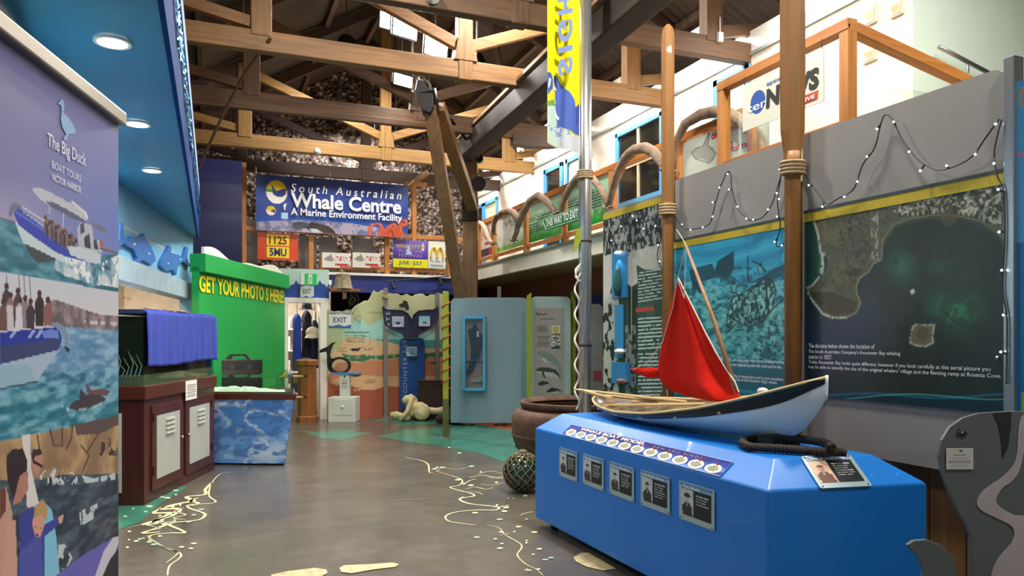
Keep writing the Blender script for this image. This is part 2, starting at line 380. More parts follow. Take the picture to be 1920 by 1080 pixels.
# ------------------------------------------------------------------ roof trusses
TRY = [7.6, 9.5, 11.9, 14.4, 16.4]
TLAB = ['timber roof truss nearest the camera with white box on its tie beam', 'pale timber roof truss crossing just above the derrick head', 'weathered double timber roof truss behind the derrick head',
        'pale golden timber roof truss above the whale centre banner', 'dark brown timber roof truss closest to the stone gable']
TCOL = [('4a3420', '6b4a2e'), ('6c4a28', '926a3c'), ('45311f', '6b4c30'), ('7c5a2e', 'a27a42'), ('33231a', '4a3324')]  # lit trusses get lighter timber; that light is put into the colours
for k, Y in enumerate(TRY):
    t = thing('roof_truss', TLAB[k], 'truss', (3.14, Y, 5.0), 'roof trusses')
    mx = wood('truss_timber_%d' % k, *TCOL[k], axis='X'); mz = wood('truss_post_%d' % k, *TCOL[k], axis='Z'); dk = wood('truss_dark_%d' % k, '3a2a20', '543e30', axis='X')
    hh = .25
    MB().beam((-2.2, Y, 5.14), (8.6, Y, 5.14), .14, hh).obj('tie_beam', mx, t, bevel=.012)
    if k in (2,):
        MB().beam((-2.2, Y-.12, 5.01), (6.2, Y-.12, 5.01), .1, .1).obj('lower_tie', mx, t, bevel=.01)
        MB().prism([(4.75, Y-.2, 5.02), (5.9, Y-.2, 5.02), (5.9, Y-.2, 4.94), (5.5, Y-.2, 4.86), (5.1, Y-.2, 4.82), (4.75, Y-.2, 4.84)], (0, .15, 0)).obj('corbel', dk, t, bevel=.01)
    RZ = lambda X: 8.04-.574*abs(X-3.14)
    MB().beam((3.14, Y, 5.0), (3.14, Y, 8.0), .165, .2, up=(1, 0, 0)).obj('king_post', mz, t, bevel=.01)
    MB().hexa([(2.98, Y-.09, 5.26), (3.3, Y-.09, 5.26), (3.3, Y+.09, 5.26), (2.98, Y+.09, 5.26), (3.03, Y-.09, 5.55), (3.25, Y-.09, 5.55), (3.25, Y+.09, 5.55), (3.03, Y+.09, 5.55)]).obj('king_foot', mz, t)
    for sx in (-1, 1):
        q = 3.14+sx*2.6
        MB().beam((q, Y, 5.2), (q, Y, RZ(q)), .165, .24, up=(1, 0, 0)).obj('queen_post', mz, t, bevel=.01)
        MB().beam((3.14+sx*5.3, Y, RZ(3.14+5.3)), (3.14, Y, 8.04), .14, .2, up=(0, 0, 1)).obj('principal_rafter', dk, t, bevel=.01)
        MB().beam((3.14+sx*.1, Y, 5.48), (q-sx*.05, Y, RZ(q)-.12), .1, .15).obj('strut', mx, t, bevel=.008)
        MB().beam((q+sx*.12, Y, 5.36), (q+sx*1.45, Y, RZ(q+sx*1.45)-.1), .1, .14).obj('strut', mx, t, bevel=.008)
        MB().tube([(q+sx*.2, Y+.1, 5.2), (q+sx*.2, Y+.1, RZ(q)-.15)], .012, 6).obj('iron_rod', mat('old_iron', '4a4440', .6, .6), t)
    MB().tube([(3.36, Y+.1, 5.2), (3.36, Y+.1, 7.6)], .012, 6).obj('iron_rod', mat('old_iron'), t)
PUR = wood('purlin_timber', '4f3d30', '755b45', axis='Y')
for i, X in enumerate([-1.3, -.2, .9, 2.0, 3.14, 4.28, 5.4, 6.5, 7.6]):
    b = MB().beam((X, -3.2, 8.13-.574*abs(X-3.14)-(.04 if X == 3.14 else 0)), (X, 18.45, 8.13-.574*abs(X-3.14)-(.04 if X == 3.14 else 0)), .08, .12)
    o = b.obj('trim_%d' % (i+1), PUR); o['kind'] = 'structure'
# cross braces between the trusses, just under the roof
for i, (a, b) in enumerate([((4.2, 9.5, 7.2), (6.2, 11.9, 5.4)), ((.2, 7.6, 6.2), (2.4, 9.5, 7.4)), ((4.4, 11.9, 7.1), (5.9, 14.4, 5.5))]):
    o = MB().beam(a, b, .08, .14).obj('trim_%d' % (20+i), wood('brace_timber', '3a2a20', '543e30', axis='Y')); o['kind'] = 'structure'

# ------------------------------------------------------------------ mezzanine on the right
CREAMP = mat('cream_wall_paint', 'ece6d6', .7, var=.05, scale=2); WHITEP = mat('white_wall_paint', 'f2ede2', .7, var=.03, scale=1.5)
MINT = mat('mint_wall_paint', 'd5e6d6', .7, var=.04, scale=1.2); TANP = mat('soffit_board', 'b79a6c', .75, var=.1)
struct('trim_mezzanine', MB().bx(5.1, 5.2, 5.8, 14.9, 2.74, 3.0), CREAMP)
struct('floor_mezzanine', MB().bx(5.2, 6.3, 5.8, 18.4, 2.78, 2.98), TANP)
struct('floor_landing', MB().bx(4.45, 6.3, 4.25, 5.8, 2.82, 2.98), TANP)
struct('trim_deck', MB().bx(5.06, 5.2, 5.8, 14.9, 3.0, 3.035), mat('deck_edge', '8c8676', .7))
struct('wall_upper', MB().bx(6.3, 6.42, 5.3, 18.4, 2.98, 5.38), WHITEP)
struct('wall_stair', MB().bx(6.3, 8.7, 5.2, 5.3, 0, 6.9), MINT)
struct('ceiling_rooms', MB().bx(6.3, 8.7, 5.3, 18.4, 5.38, 5.42), WHITEP)
struct('wall_lower', MB().bx(6.3, 6.42, 5.3, 18.4, 0, 2.98), mat('red_brown_wall', '8a4e34', .8, var=.2))
struct('trim_wall', MB().bx(6.27, 6.3, 5.3, 18.4, 5.1, 5.14), mat('grey_batten', '9aa09c', .7))
struct('trim_navy', MB().bx(6.2, 6.3, 5.4, 15, 2.0, 2.3), mat('navy_paint', '1d2a6b', .6))
# ------------------------------------------------------------------ gallery and walls at the far end
NAVY = mat('navy_gloss', '2f3d86', .35, var=.08); OAK = wood('orange_rail_timber', 'a8672f', 'c88a46', .45, axis='X', bump=.1); OAKZ = wood('orange_post_timber', 'a8672f', 'c88a46', .45, axis='Z', bump=.1)
OAKY = wood('orange_rail_timber_long', 'a3602a', 'c07c3c', .45, axis='Y', bump=.1)
struct('floor_gallery', MB().bx(.4, 5.2, 14.95, 18.4, 2.66, 2.8), TANP)
struct('trim_gallery', MB().bx(2.03, 5.1, 14.86, 14.95, 2.44, 2.78), NAVY)
struct('trim_gallery_cap', MB().bx(2.03, 5.12, 14.82, 14.97, 2.78, 2.83), WHITEP)
struct('wall_under_gallery', MB().bx(2.1, 6.3, 17.2, 17.3, 0, 2.66), mat('under_gallery_wall', '3a2a22', .8, var=.3))
struct('wall_purple', MB().bx(-2.2, .49, 14.32, 14.45, 2.55, 4.75), mat('purple_wall_gloss', '2e3268', .35, var=.12, scale=2))
# exit wall with the shop doorway
D0, D1, DZ = PY(540, 600, 14.25).x, PY(600, 600, 14.25).x, 2.19
struct('wall_exit', MB().bx(1.15, D0-.02, 14.25, 14.4, 0, 2.82).bx(D0-.02, 2.03, 14.25, 14.4, DZ+.09, 2.82).bx(D1+.02, 2.03, 14.25, 14.4, 0, DZ+.09), WHITEP)
dr = thing('door_1', None, None, (1.5, 14.25, 0), kind='structure')
MB().bx(D0-.1, D0, 14.2, 14.45, 0, DZ).obj('jamb', WHITEP, dr, bevel=.006); MB().bx(D1, D1+.12, 14.2, 14.5, 0, DZ).obj('jamb', WHITEP, dr, bevel=.006); MB().bx(D0-.1, D1+.12, 14.2, 14.45, DZ, DZ+.09).obj('door_head', WHITEP, dr, bevel=.006)
s = Pic((1.19, 14.245, 2.82), (1, 0, 0), (0, 0, -1), .84, .54, 84, 54, 'c2ddd6')
wv = 532+4*np.sin(s.x*.28)+2*np.sin(s.x*.71)
s.put(s.y > wv, '1d4a9c'); s.put(np.clip(1-abs(s.y-wv+1)/2, 0, 1), 'dbe8e2', .6)
s.mesh('wave_mural', print_mat('matt_print', .6), dr)
# shop behind the doorway
struct('wall_shop', MB().bx(-.3, 2.2, 16.4, 16.5, 0, 2.62).bx(2.03, 2.1, 14.52, 16.5, 0, 2.62).bx(-.3, -.2, 14.6, 16.5, 0, 2.62), mat('shop_wall', 'd9cdbb', .8))
struct('ceiling_shop', MB().bx(-.3, 2.1, 14.4, 16.5, 2.55, 2.64), WHITEP)
area('shop_light', (1.3, 15.1, 2.5), (1.5, 15.3, 0), .5, 40)

# ------------------------------------------------------------------ green photo booth
GD, GN = V((.392, .920, 0)).normalized(), V((.920, -.392, 0)).normalized()
G0 = V((-.176, 10.85, 0)); GL = 3.55
GRN = mat('green_screen_paint', '10a048', .55, var=.04, scale=3)
bt = thing('photo_booth', 'bright green photo booth wall with yellow lettering and wavy white top', 'photo booth', tuple(G0))
MB().hexa([G0, G0+GD*GL, G0+GD*GL-GN*.1, G0-GN*.1]+[p+UP*2.5 for p in (G0, G0+GD*GL, G0+GD*GL-GN*.1, G0-GN*.1)]).obj('wall_board', GRN, bt)
e0 = G0+GN*.09
MB().hexa([p+UP*2.43 for p in (e0, e0+GD*GL, e0+GD*GL-GN*.22, e0-GN*.22)]+[p+UP*2.68 for p in (e0, e0+GD*GL, e0+GD*GL-GN*.22, e0-GN*.22)]).obj('header', GRN, bt, bevel=.01)
tp = [(0, 2.68)]+[(u, 2.72+.05*math.sin(u*2.6+1.2)+.03*math.sin(u*5)) for u in np.linspace(0, GL, 30)]+[(GL, 2.68)]
MB().prism([e0+GD*u+UP*z-GN*.02 for u, z in tp], -GN*.04).obj('wave_board', WHITEP, bt)
gp = lambda px, py, off=.0: PL(px, py, G0+GN*off, GN)
a, b = gp(372, 530), gp(531, 545); h = 0.235
YEL = mat('yellow_lettering', 'e8dc1a', .5, var=.03)
text('GET YOUR PHOTO S HERE!', V((a.x, a.y, 2.16)), GD, UP, (b-a).length, h, YEL, bt, bold=.035, lift=.012)

# ------------------------------------------------------------------ lit canopy on the left
BLUEP = mat('canopy_blue_paint', '3f8fb4', .45, var=.04, scale=1.5); LBLUE = mat('pale_blue_paint', '6fb0d2', .5, var=.05); NBLUE = mat('fascia_navy', '153c74', .85, var=.05, spec=.1)
struct('ceiling_canopy', MB().prism([(-.2, -1.2, 3.0), (-.2, 11.7, 3.0), (-.27, 11.7, 3.0), (-1.02, 6.5, 3.0), (-.82, 6.2, 3.0), (-.82, -1.2, 3.0)], (0, 0, .05)), BLUEP)
struct('trim_canopy', MB().bx(-.22, -.195, -1.2, 11.75, 2.98, 3.62), NBLUE)
struct('trim_canopy_cap', MB().bx(-.22, -.185, -1.2, 11.78, 3.62, 3.78), mat('lavender_trim', '8fa3d0', .85, spec=.1))
struct('wall_booth', MB().bx(-.9, -.82, -1.2, 2.6, 0, 3.0).bx(-.9, -.82, 4.0, 6.4, 0, 3.0).bx(-.9, -.82, 2.6, 4.0, 0, 2.1).bx(-.9, -.82, 2.6, 4.0, 2.93, 3.0), BLUEP)
wn = thing('window_1', None, None, (-.85, 3.3, 2.1), kind='structure')
MB().bx(-.86, -.84, 2.6, 4.0, 2.1, 2.93).obj('pane', mat('pale_lit_glass', 'b9d3d6', .1, var=.03), wn)
for y in (2.6, 3.28, 3.95): MB().bx(-.85, -.8, y, y+.04, 2.1, 2.93).obj('window_frame', mat('dark_aluminium', '20262b', .35, .6), wn)
MB().bx(-.85, -.8, 2.6, 4.0, 2.88, 2.93).obj('window_frame', mat('dark_aluminium'), wn)
for px, py in [(211, 76), (257, 230), (285, 318)]:
    p = PZ(px, py, 3.0); i = [211, 257, 285].index(px)
    d = thing('downlight', ['round recessed downlight closest to the boat tours banner', 'middle round recessed downlight in the blue canopy', 'round recessed downlight furthest along the blue canopy'][i], 'downlight', (p.x, p.y, 2.99), 'downlights in the blue canopy')
    MB().lathe([(.068, 2.998), (.085, 2.998), (.085, 2.985), (.068, 2.985)], (p.x, p.y, 0), 24, cap=False).obj('bezel', WHITEP, d)
    MB().lathe([(.068, 2.999), (.066, 2.987), (.05, 2.981), (.0, 2.978)], (p.x, p.y, 0), 24, cap=False).obj('lens', mat('lamp_lens', 'fff6e8', .5, emit=30), d)
    l = area('downlight_lamp', (p.x, p.y, 2.955), (p.x, p.y, 0), .12, 20, (1, .96, .9)); l.parent = d; l.matrix_parent_inverse = Matrix.Translation(-V((p.x, p.y, 2.99)))
# wall with the fish and the serving hatch
F0, F1 = V((-.82, 7.84, 0)), V((-.27, 11.7, 0)); FD = (F1-F0).normalized(); FN = V((FD.y, -FD.x, 0)); F0 = F0-FD*1.4
FL = (F1-F0).length
def fw(name, z0, z1, m, off=0., th=.06):
    q = [F0+FN*off, F1+FN*off, F1+FN*(off-th), F0+FN*(off-th)]; return struct(name, MB().hexa([p+UP*z0 for p in q]+[p+UP*z1 for p in q]), m)
fw('wall_fish', 2.28, 3.0, LBLUE); fw('trim_hatch', 2.08, 2.3, mat('pale_grey_blue', '93a9b2', .55), .05, .2)
fw('wall_hatch_back', 1.2, 2.6, mat('hatch_room_wall', 'f0dcc4', .7), -.9); fw('wall_counter', 0, 1.2, NBLUE, -.5)
struct('ceiling_hatch', MB().prism([F0+UP*2.6, F1+UP*2.6, F1-FN*.95+UP*2.6, F0-FN*.95+UP*2.6], (0, 0, .03)), WHITEP)
struct('wall_hatch_end', MB().prism([F1-FN*.12, F1-FN*.95, F1-FN*.95+UP*2.6, F1-FN*.12+UP*2.6], -FD*.05), mat('hatch_room_wall'))
struct('trim_hatch_pillar', MB().prism([F1+FN*.04, F1-FN*.12, F1-FN*.12+UP*2.1, F1+FN*.04+UP*2.1], -FD*.35), LBLUE)
area('hatch_light', tuple(F0+FD*2.2-FN*.5+UP*2.5), tuple(F0+FD*2.2-FN*.5), .4, 190, (1, .88, .76))
fp = lambda px, py, off=.03: PL(px, py, F0+FN*off, FN)
FISH = mat('fish_blue_board', '2f6cb3', .45, var=.06)
def fish(pts, lab, dots):
    q = [fp(x, y, .04) for x, y in pts]; t = thing('fish_cutout', lab, 'wall decoration', tuple(q[0]), 'blue fish boards above the serving hatch')
    MB().prism(q, -FN*.035).obj('body', FISH, t, bevel=.004)
    for x, y in dots: MB().sph(fp(x, y, .042), .012, 8, 6).obj('screw_cap', WHITEP, t)
fish([(240, 452), (246, 443), (258, 445), (268, 444), (271, 438), (274, 447), (283, 460), (291, 480), (292, 490), (284, 496), (268, 487), (262, 492), (257, 497), (258, 484), (252, 468), (238, 460), (236, 456), (226, 461), (216, 464), (224, 447), (226, 420), (231, 418), (233, 440)],
     'blue plywood fish swimming tail up beside the banner edge', [(252, 458), (279, 476)])
fish([(302, 498), (304, 488), (312, 474), (318, 460), (322, 463), (321, 473), (336, 478), (345, 484), (350, 463), (354, 465), (351, 482), (358, 500), (352, 498), (344, 490), (334, 497), (331, 516), (326, 506), (312, 508)],
     'blue plywood fish with forked tail nearest the tinsel edge', [(338, 487), (315, 494)])
# tinsel along the canopy edge
ms = MB(); cyan = []
for i in range(2600):
    y = random.uniform(2.8, 11.7); z = 3.33+.03*math.sin(y*5)+random.gauss(0, .035); x = -.186+random.uniform(0, .014)
    a = random.uniform(0, 6.28); l = random.uniform(.012, .03); d = V((random.uniform(-.3, .3), math.cos(a), math.sin(a)))*l; e = V((0, -math.sin(a), math.cos(a)))*.006
    c = V((x, y, z)); ms.quad(c-d-e, c+d-e, c+d+e, c-d+e)
tag(ms.obj('tinsel_garland', mat('blue_tinsel', '2bb7e0', .18, .9, var=.5, scale=30), loc=(-.15, 7, 3.33)), 'sparkling blue tinsel garland along the canopy edge', 'tinsel', kind='stuff')
# ================================================================== DISPLAY PANELS ON THE RIGHT
XP = 4.0
GREYB = mat('grey_board_paint', '8a8680', .6, var=.04, scale=2); YSTR = mat('yellow_strip', 'b8a226', .5, var=.05); STEEL = mat('brushed_steel', 'a8aaa8', .32, .85, var=.08, stretch=(8, 8, .3)); PRN = print_mat('satin_print', .38); WHT = mat('white_lettering', 'e9ebe8', .5, var=.02)
yx = lambda px: PX(px, 600, XP).y
def board(px0, px1, z0, z1, lab, corner=False):
    y0, y1 = yx(px1), yx(px0)   # y0 nearer
    t = thing('exhibit_display', lab, 'panel', (XP, (y0+y1)/2, 0), 'whaling history panels along the wall')
    pts = [(XP+.012, y1, z0), (XP+.012, y1, z1)]
    if corner: pts += [(XP+.012, y0+.09-.09*math.sin(a), z1-.09+.09*math.cos(a)) for a in np.linspace(0, math.pi/2, 7)]
    else: pts += [(XP+.012, y0, z1)]
    pts += [(XP+.012, y0, z0)]
    MB().prism(pts, (.03, 0, 0)).obj('backing_board', GREYB, t)
    [MB().bx(XP+.043, XP+.08, q, q+.06, 0, z0+.3).obj('stand', STEEL, t) for q in (y0+.1, y1-.16)]
    return t, y0, y1
def strip(t, y0, y1, z0=2.385, z1=2.45):
    MB().bx(XP-.004, XP+.012, y0, y1, z0, z1).obj('yellow_band', YSTR, t); MB().bx(XP-.006, XP+.012, y0, y1, z1, z1+.02).obj('dark_edge', mat('dark_edge_strip', '39413f', .5), t)
def sheet(y0, y1, z0, z1, nx, ny, base): return Pic((XP, y1, z1), (0, -1, 0), (0, 0, -1), y1-y0, z1-z0, nx, ny, base)
def words(t, s, px, py, wpx, h, bold=.0, m=WHT, off=.0):
    a, b = PX(px, py, XP-off), PX(px+wpx, py, XP-off); return text(s, a, (0, -1, 0), UP, (b-a).length, h, m, t, bold=bold)

# --- aerial photograph of the bay
t, y0, y1 = board(1502, 1886, .76, 3.03, 'grey panel with dark green aerial photograph of a bay and island', True)
strip(t, y0+.0, y1-.03)
s = sheet(y0, y1-.03, 1.13, 2.385, 420, 380, '16323c')
n1, n2, n3 = s.nz(3, 1), s.nz(12, 2), s.nz(55, 3, 4)
s.c = s.C('12282c')+(n1-.5)[:, None]*.05+(n2-.5)[:, None]*.03
s.soft(1640, 600, 90, 70, '0f3650', .9); s.soft(1560, 650, 90, 50, '123050', .8)
dk = (s.x > 1640) & (s.y < 600) | (s.x > 1700)
s.put(np.clip((s.x-1600)/80, 0, 1)*(.45+.5*n1), '22301f', .9)
s.soft(1790, 580, 48, 34, '1c7048', 1.); s.soft(1690, 500, 24, 28, '1c6656', .85); s.soft(1760, 500, 26, 12, '1b4c42', .7); s.soft(1815, 545, 30, 28, '1a4c3c', .6)
s.put((n2 > .56) & (s.y < 640) & (s.x > 1650), '17221c', .45)
s.poly([(1498, 405), (1535, 405), (1545, 470), (1548, 500), (1540, 515), (1524, 534), (1515, 545), (1498, 545)], '1c4a3e')
land = [(1521, 405), (1530, 430), (1536, 455), (1540, 475), (1550, 480), (1551, 500), (1540, 520), (1525, 535), (1512, 537), (1514, 547), (1520, 560), (1535, 575), (1545, 588), (1560, 596), (1585, 596), (1605, 586), (1614, 567), (1606, 550), (1606, 535), (1612, 522), (1628, 510), (1636, 496), (1650, 488), (1652, 470), (1660, 440), (1675, 420), (1700, 408), (1750, 401), (1800, 402), (1840, 412), (1870, 432), (1890, 458), (1890, 330), (1500, 405)]
L = s.inside(land)
s.put(L, '4b5040'); s.put(L & (n2 > .52), '5b5a44', .7); s.put(L & (n3 > .58), '34392c', .6); s.put(L & (n1 > .55), '656046', .5)
s.poly([(1518, 548), (1560, 548), (1590, 560), (1610, 565), (1600, 585), (1565, 592), (1540, 580)], '33352a', .85)
s.poly([(1585, 508), (1600, 502), (1618, 505), (1612, 516), (1592, 519)], '2b2f26', .8)
town = L & ((s.x-1620)*.9+(400-s.y)*1.6 > 55) & (s.y < 420)
s.put(town & (n3 > .5), '8d8c78', .75); s.put(town & (n3 < .42), '262e22', .8); s.put(town & (n3 > .62), 'b9b8a6', .8)
s.put(L & (abs(s.x-1640) < 7) & (s.y > 380) & (s.y < 488) & (n3 > .52), '9d9a84', .8)
for x, y, w in [(1588, 430, 12), (1622, 470, 14), (1598, 425, 9)]: s.put(L & (abs(s.x-x+.4*(s.y-y)) < w) & (abs(s.y-y) < 22) & (n3 > .48), '33362a', .7)
coast = [(1524, 408), (1534, 440), (1538, 470), (1544, 490), (1540, 515), (1524, 534), (1513, 540), (1517, 556), (1530, 572), (1542, 588), (1560, 596), (1586, 596)]
s.put(np.clip(1-s.dist(coast)/4, 0, 1)*(n3 > .42), 'c8d0c0', .95)
s.put(np.clip(1-s.dist([(1544, 476), (1541, 495), (1540, 510)])/6, 0, 1)*(n3 > .42), 'b9c8bc', .8)
bay = [(1586, 596), (1606, 586), (1614, 567), (1606, 550), (1606, 535), (1612, 522), (1628, 510), (1638, 494), (1652, 488), (1656, 450), (1675, 422), (1705, 410), (1750, 403), (1800, 405), (1840, 415), (1868, 434), (1888, 455)]
s.put(np.clip(1-s.dist(bay)/2.6, 0, 1), '8f8a66', .9); s.put(np.clip(1-s.dist(bay[9:])/12, 0, 1)*(s.y > 400), '5d5b3e', .6)
for i in range(18):
    x = 1688+i*9.5; yy = np.interp(x, [1688, 1750, 1800, 1840, 1885], [404, 399, 400, 408, 440]); s.put((abs(s.x-x) < 1.6) & (abs(s.y-yy) < 4), '1b2018', .8)
s.ell(1779, 409, 14, 17, '4d4a2e', .7)
isl = [(1706, 632), (1712, 612), (1722, 606), (1738, 610), (1752, 608), (1748, 632), (1750, 642), (1735, 650), (1718, 648), (1707, 643)]
s.poly(isl, '5f5c42'); s.put(np.clip(1-s.dist(isl+isl[:1])/3.5, 0, 1)*(n3 > .42), 'b3b59c', .9); s.poly([(1716, 628), (1724, 614), (1738, 616), (1742, 632), (1730, 642)], '4c4a34', .8)
s.poly([(1706, 545), (1713, 541), (1716, 548), (1709, 553)], 'aebcae'); s.line([(1774, 586), (1782, 596), (1790, 605)], 2.5, '10201c')
s.put(s.y > 735+.05*(s.x-1560), '0f2c33')
s.put(np.clip(1-abs(s.y-742-4*np.sin(s.x/45))/4, 0, 1), '1d6a86', .9); s.put(np.clip(1-abs(s.y-744-5*np.sin(s.x/50+2))/2.2, 0, 1), '4fae9f', .9)
s.mesh('aerial_photograph', PRN, t)
for i, (q, wp) in enumerate([('The diorama below shows the location of', 124), ("The South Australian Company's Encounter Bay whaling", 172), ('station in 1837.', 44), ('Today Encounter Bay looks quite different, however if you look carefully at this aerial picture you', 341), ("may be able to identify the site of the original whalers' village and the flensing ramp at Rosetta Cove.", 361)]):
    words(t, q, 1516.5, [652, 663.5, 672.5, 683, 692][i], wp, .031)
MB().sph(PX(1870, 671, XP-.004), .012, 10, 6).obj('screw_cap', STEEL, t)

# --- drawing of the whale boat
t, y0, y1 = board(1264, 1476, .76, 3.02, 'grey panel with blue green drawing of a crowded whale boat')
strip(t, y0, y1, 2.375, 2.435)
s = sheet(y0, y1, .9, 2.375, 260, 360, '2f7f86')
n1, n2, n3 = s.nz(3, 11), s.nz(15, 12, 5, 1, 2.2), s.nz(36, 13, 3)
s.grad(470, 730, '2b93b4', '1f6a78'); s.put(np.clip((s.y-520)/60, 0, 1)*np.clip((700-s.y)/60, 0, 1), '4e9b98', .75)
wvv = np.sin(s.y*.16+s.x*.05+6*n1)
s.put((wvv > .55) & (s.y < 530), '1c6f94', .5); s.put((wvv < -.7) & (s.y < 520), '55b4c8', .35)
s.put((n2 < .42) & (s.y > 500) & (s.y < 680), '1d4a52', .75); s.put((n2 > .6) & (s.y > 520) & (s.y < 690), '86c0b6', .6)
s.poly([(1345, 490), (1376, 470), (1376, 505), (1362, 525), (1340, 512)], '17404e'); s.poly([(1294, 505), (1335, 494), (1345, 520), (1310, 530), (1300, 560)], '1a4653', .9); s.poly([(1290, 500), (1300, 520), (1322, 555), (1310, 548), (1298, 530)], '163c48')
s.poly([(1408, 530), (1470, 495), (1478, 510), (1440, 530)], '1c4650', .8)
hull = [(1362, 625), (1364, 590), (1372, 560), (1400, 545), (1430, 525), (1448, 522), (1455, 545), (1448, 580), (1430, 605), (1405, 612), (1382, 605)]
s.poly(hull, '4d8f8c', .8); s.put(s.inside(hull) & (n3 > .5), '122c34', .8); s.put(s.inside(hull) & (n3 < .38), '9cc8bc', .6)
for pts in (hull+hull[:1], [(1372, 560), (1376, 600), (1400, 608), (1432, 590), (1446, 550)], [(1380, 548), (1400, 590)], [(1408, 540), (1422, 580)], [(1436, 530), (1440, 570)], [(1362, 590), (1390, 606), (1430, 596), (1470, 560)], [(1402, 480), (1402, 530)]): s.line(pts, 2, '10262e', .9)
for x, y in [(1376, 540), (1386, 570), (1398, 580), (1408, 555), (1418, 545), (1432, 550), (1426, 505), (1412, 590), (1392, 600)]:
    s.ell(x, y, 5, 8, '5f9c96', .9); s.ell(x, y-9, 3, 3.5, '15303a', .9); s.line([(x-5, y-4), (x-3, y+9), (x+4, y+8), (x+5, y-4)], 1.3, '10262e')
s.line([(1412, 490), (1426, 497), (1436, 510)], 2.5, '15303a'); s.put((n3 < .4) & (s.y > 590) & (s.y < 690) & (s.x > 1400), '10343c', .65)
s.put(np.clip((s.y-672)/30, 0, 1), '1b5562', .85); s.put(np.clip(1-abs(s.y-735-3*np.sin(s.x/28))/4, 0, 1), '2f9aa6', .8)
s.mesh('whale_boat_drawing', PRN, t)
for i, (q, px, wp) in enumerate([('Bowhead, with large pods often found in estuarine bays', 1352, 121), ('were not required to take the crew out to sea.', 1362, 104), ('carried 1000kg of equipment and 6 crew members', 1352, 117), ('rowed to sea to hunt Southern Right whales.', 1362, 96)]):
    words(t, q, px, [678, 687, 707, 714][i]-.03*0, wp, .032)

# --- black and white print with two blue niches
t, y0, y1 = board(1131, 1246, .76, 2.93, 'tall black and white panel with two blue display niches')
MB().bx(XP-.004, XP+.012, y0, y1, 2.84, 2.9).obj('yellow_band', YSTR, t)
s = sheet(y0, y1, .8, 2.84, 190, 420, '30403e')
n1, n2, n3 = s.nz(2.2, 21), s.nz(13, 22, 5, 1, .8), s.nz(34, 23, 4, 1, .6)
s.grad(400, 740, '39403e', '1e3532'); s.put((n3 > .52) & (s.y < 485), 'a9aaa4', .8); s.put((n3 < .44) & (s.y < 490), '23282a', .8)
s.poly([(1130, 480), (1150, 476), (1152, 520), (1140, 560), (1130, 570)], 'b9b9b0'); s.poly([(1175, 474), (1246, 455), (1246, 508), (1210, 506), (1190, 495)], 'b5b4a8', .9); s.poly([(1176, 480), (1192, 484), (1196, 530), (1184, 538), (1174, 530)], 'c2c2ba')
s.put((s.x < 1160) & (s.y > 550) & (n2 > .46), 'b5b6ae', .85); s.put((s.x < 1172) & (s.y > 550) & (n2 < .4), '15191a', .9)
s.poly([(1180, 540), (1200, 545), (1196, 640), (1200, 740), (1182, 740), (1178, 640)], '1a1f20', .85); s.put((s.x > 1172) & (s.x < 1192) & (s.y > 610) & (n3 > .5), 'a5a8a2', .7)
s.put((s.x > 1195) & (s.y > 505), '28443f', .6); s.put((s.x > 1192) & (n2 > .55) & (s.y > 500), '5b7a72', .25)
s.lines_of_print(1196, 1248, list(range(512, 572, 6)), -.16, 'c9d0c8', 2.6, .75, .25, 1); s.lines_of_print(1196, 1250, list(range(598, 660, 7)), -.07, 'd5dad3', 2.8, .8, .22, 2)
s.lines_of_print(1196, 1250, list(range(664, 745, 7)), -.02, 'd5dad3', 2.8, .8, .22, 3); s.put((abs(s.y-582+.1*(s.x-1190)) < 4) & (s.x > 1192) & (s.x < 1226), 'b3352c', .9)
s.line([(1184, 460), (1184, 640)], 1.5, 'b8bab5')
s.mesh('whaling_print', PRN, t)
NB = mat('niche_blue', '2a78ac', .4, var=.05)
def niche(x0, x1, ya, yb, nm):
    q = [PX(x0, ya, XP), PX(x1, ya, XP), PX(x1, yb, XP), PX(x0, yb, XP)]; z1, z0 = q[0].z, q[3].z; ya_, yb_ = q[1].y, q[0].y
    return MB().bx(XP-.012, XP+.006, ya_, yb_, z0, z1).obj(nm, NB, t, bevel=.003), ya_, yb_, z0, z1
o, ya, yb, z0, z1 = niche(1149, 1177, 476, 560, 'niche_back')
yc = (ya+yb)/2
MB().lathe([(.03, z0+.02), (.05, z0+.1), (.05, z0+.2), (.02, z0+.29), (.018, z0+.33)], (XP-.03, yc, 0), 12).obj('bottle', mat('green_glass_bottle', '2b5a52', .15, var=.1), t, smooth=True)
MB().lathe([(.035, z1-.012), (.035, z1), (.02, z1+.01)], (XP-.03, yc, 0), 14).obj('niche_lamp', mat('niche_lens', 'fff6e8', .5, emit=5), t)
l = bpy.data.lights.new('niche_light', 'SPOT'); l.energy = 1.5; l.spot_size = 1.6; lo = bpy.data.objects.new('niche_light', l); COL.objects.link(lo); lo.location = (XP-.06, yc, z1-.03)
niche(1154, 1170, 572, 670, 'niche_back'); niche(1148, 1182, 678, 718, 'caption_plate')
MB().sph(PX(1162, 659, XP-.03), (.05, .08, .03), 12, 8).obj('display_shell', mat('shell_white', 'd9d4c6', .5), t); MB().sph(PX(1166, 715, XP-.03), (.03, .12, .03), 12, 6).obj('display_fossil', mat('fossil_brown', '6b4a38', .7), t)

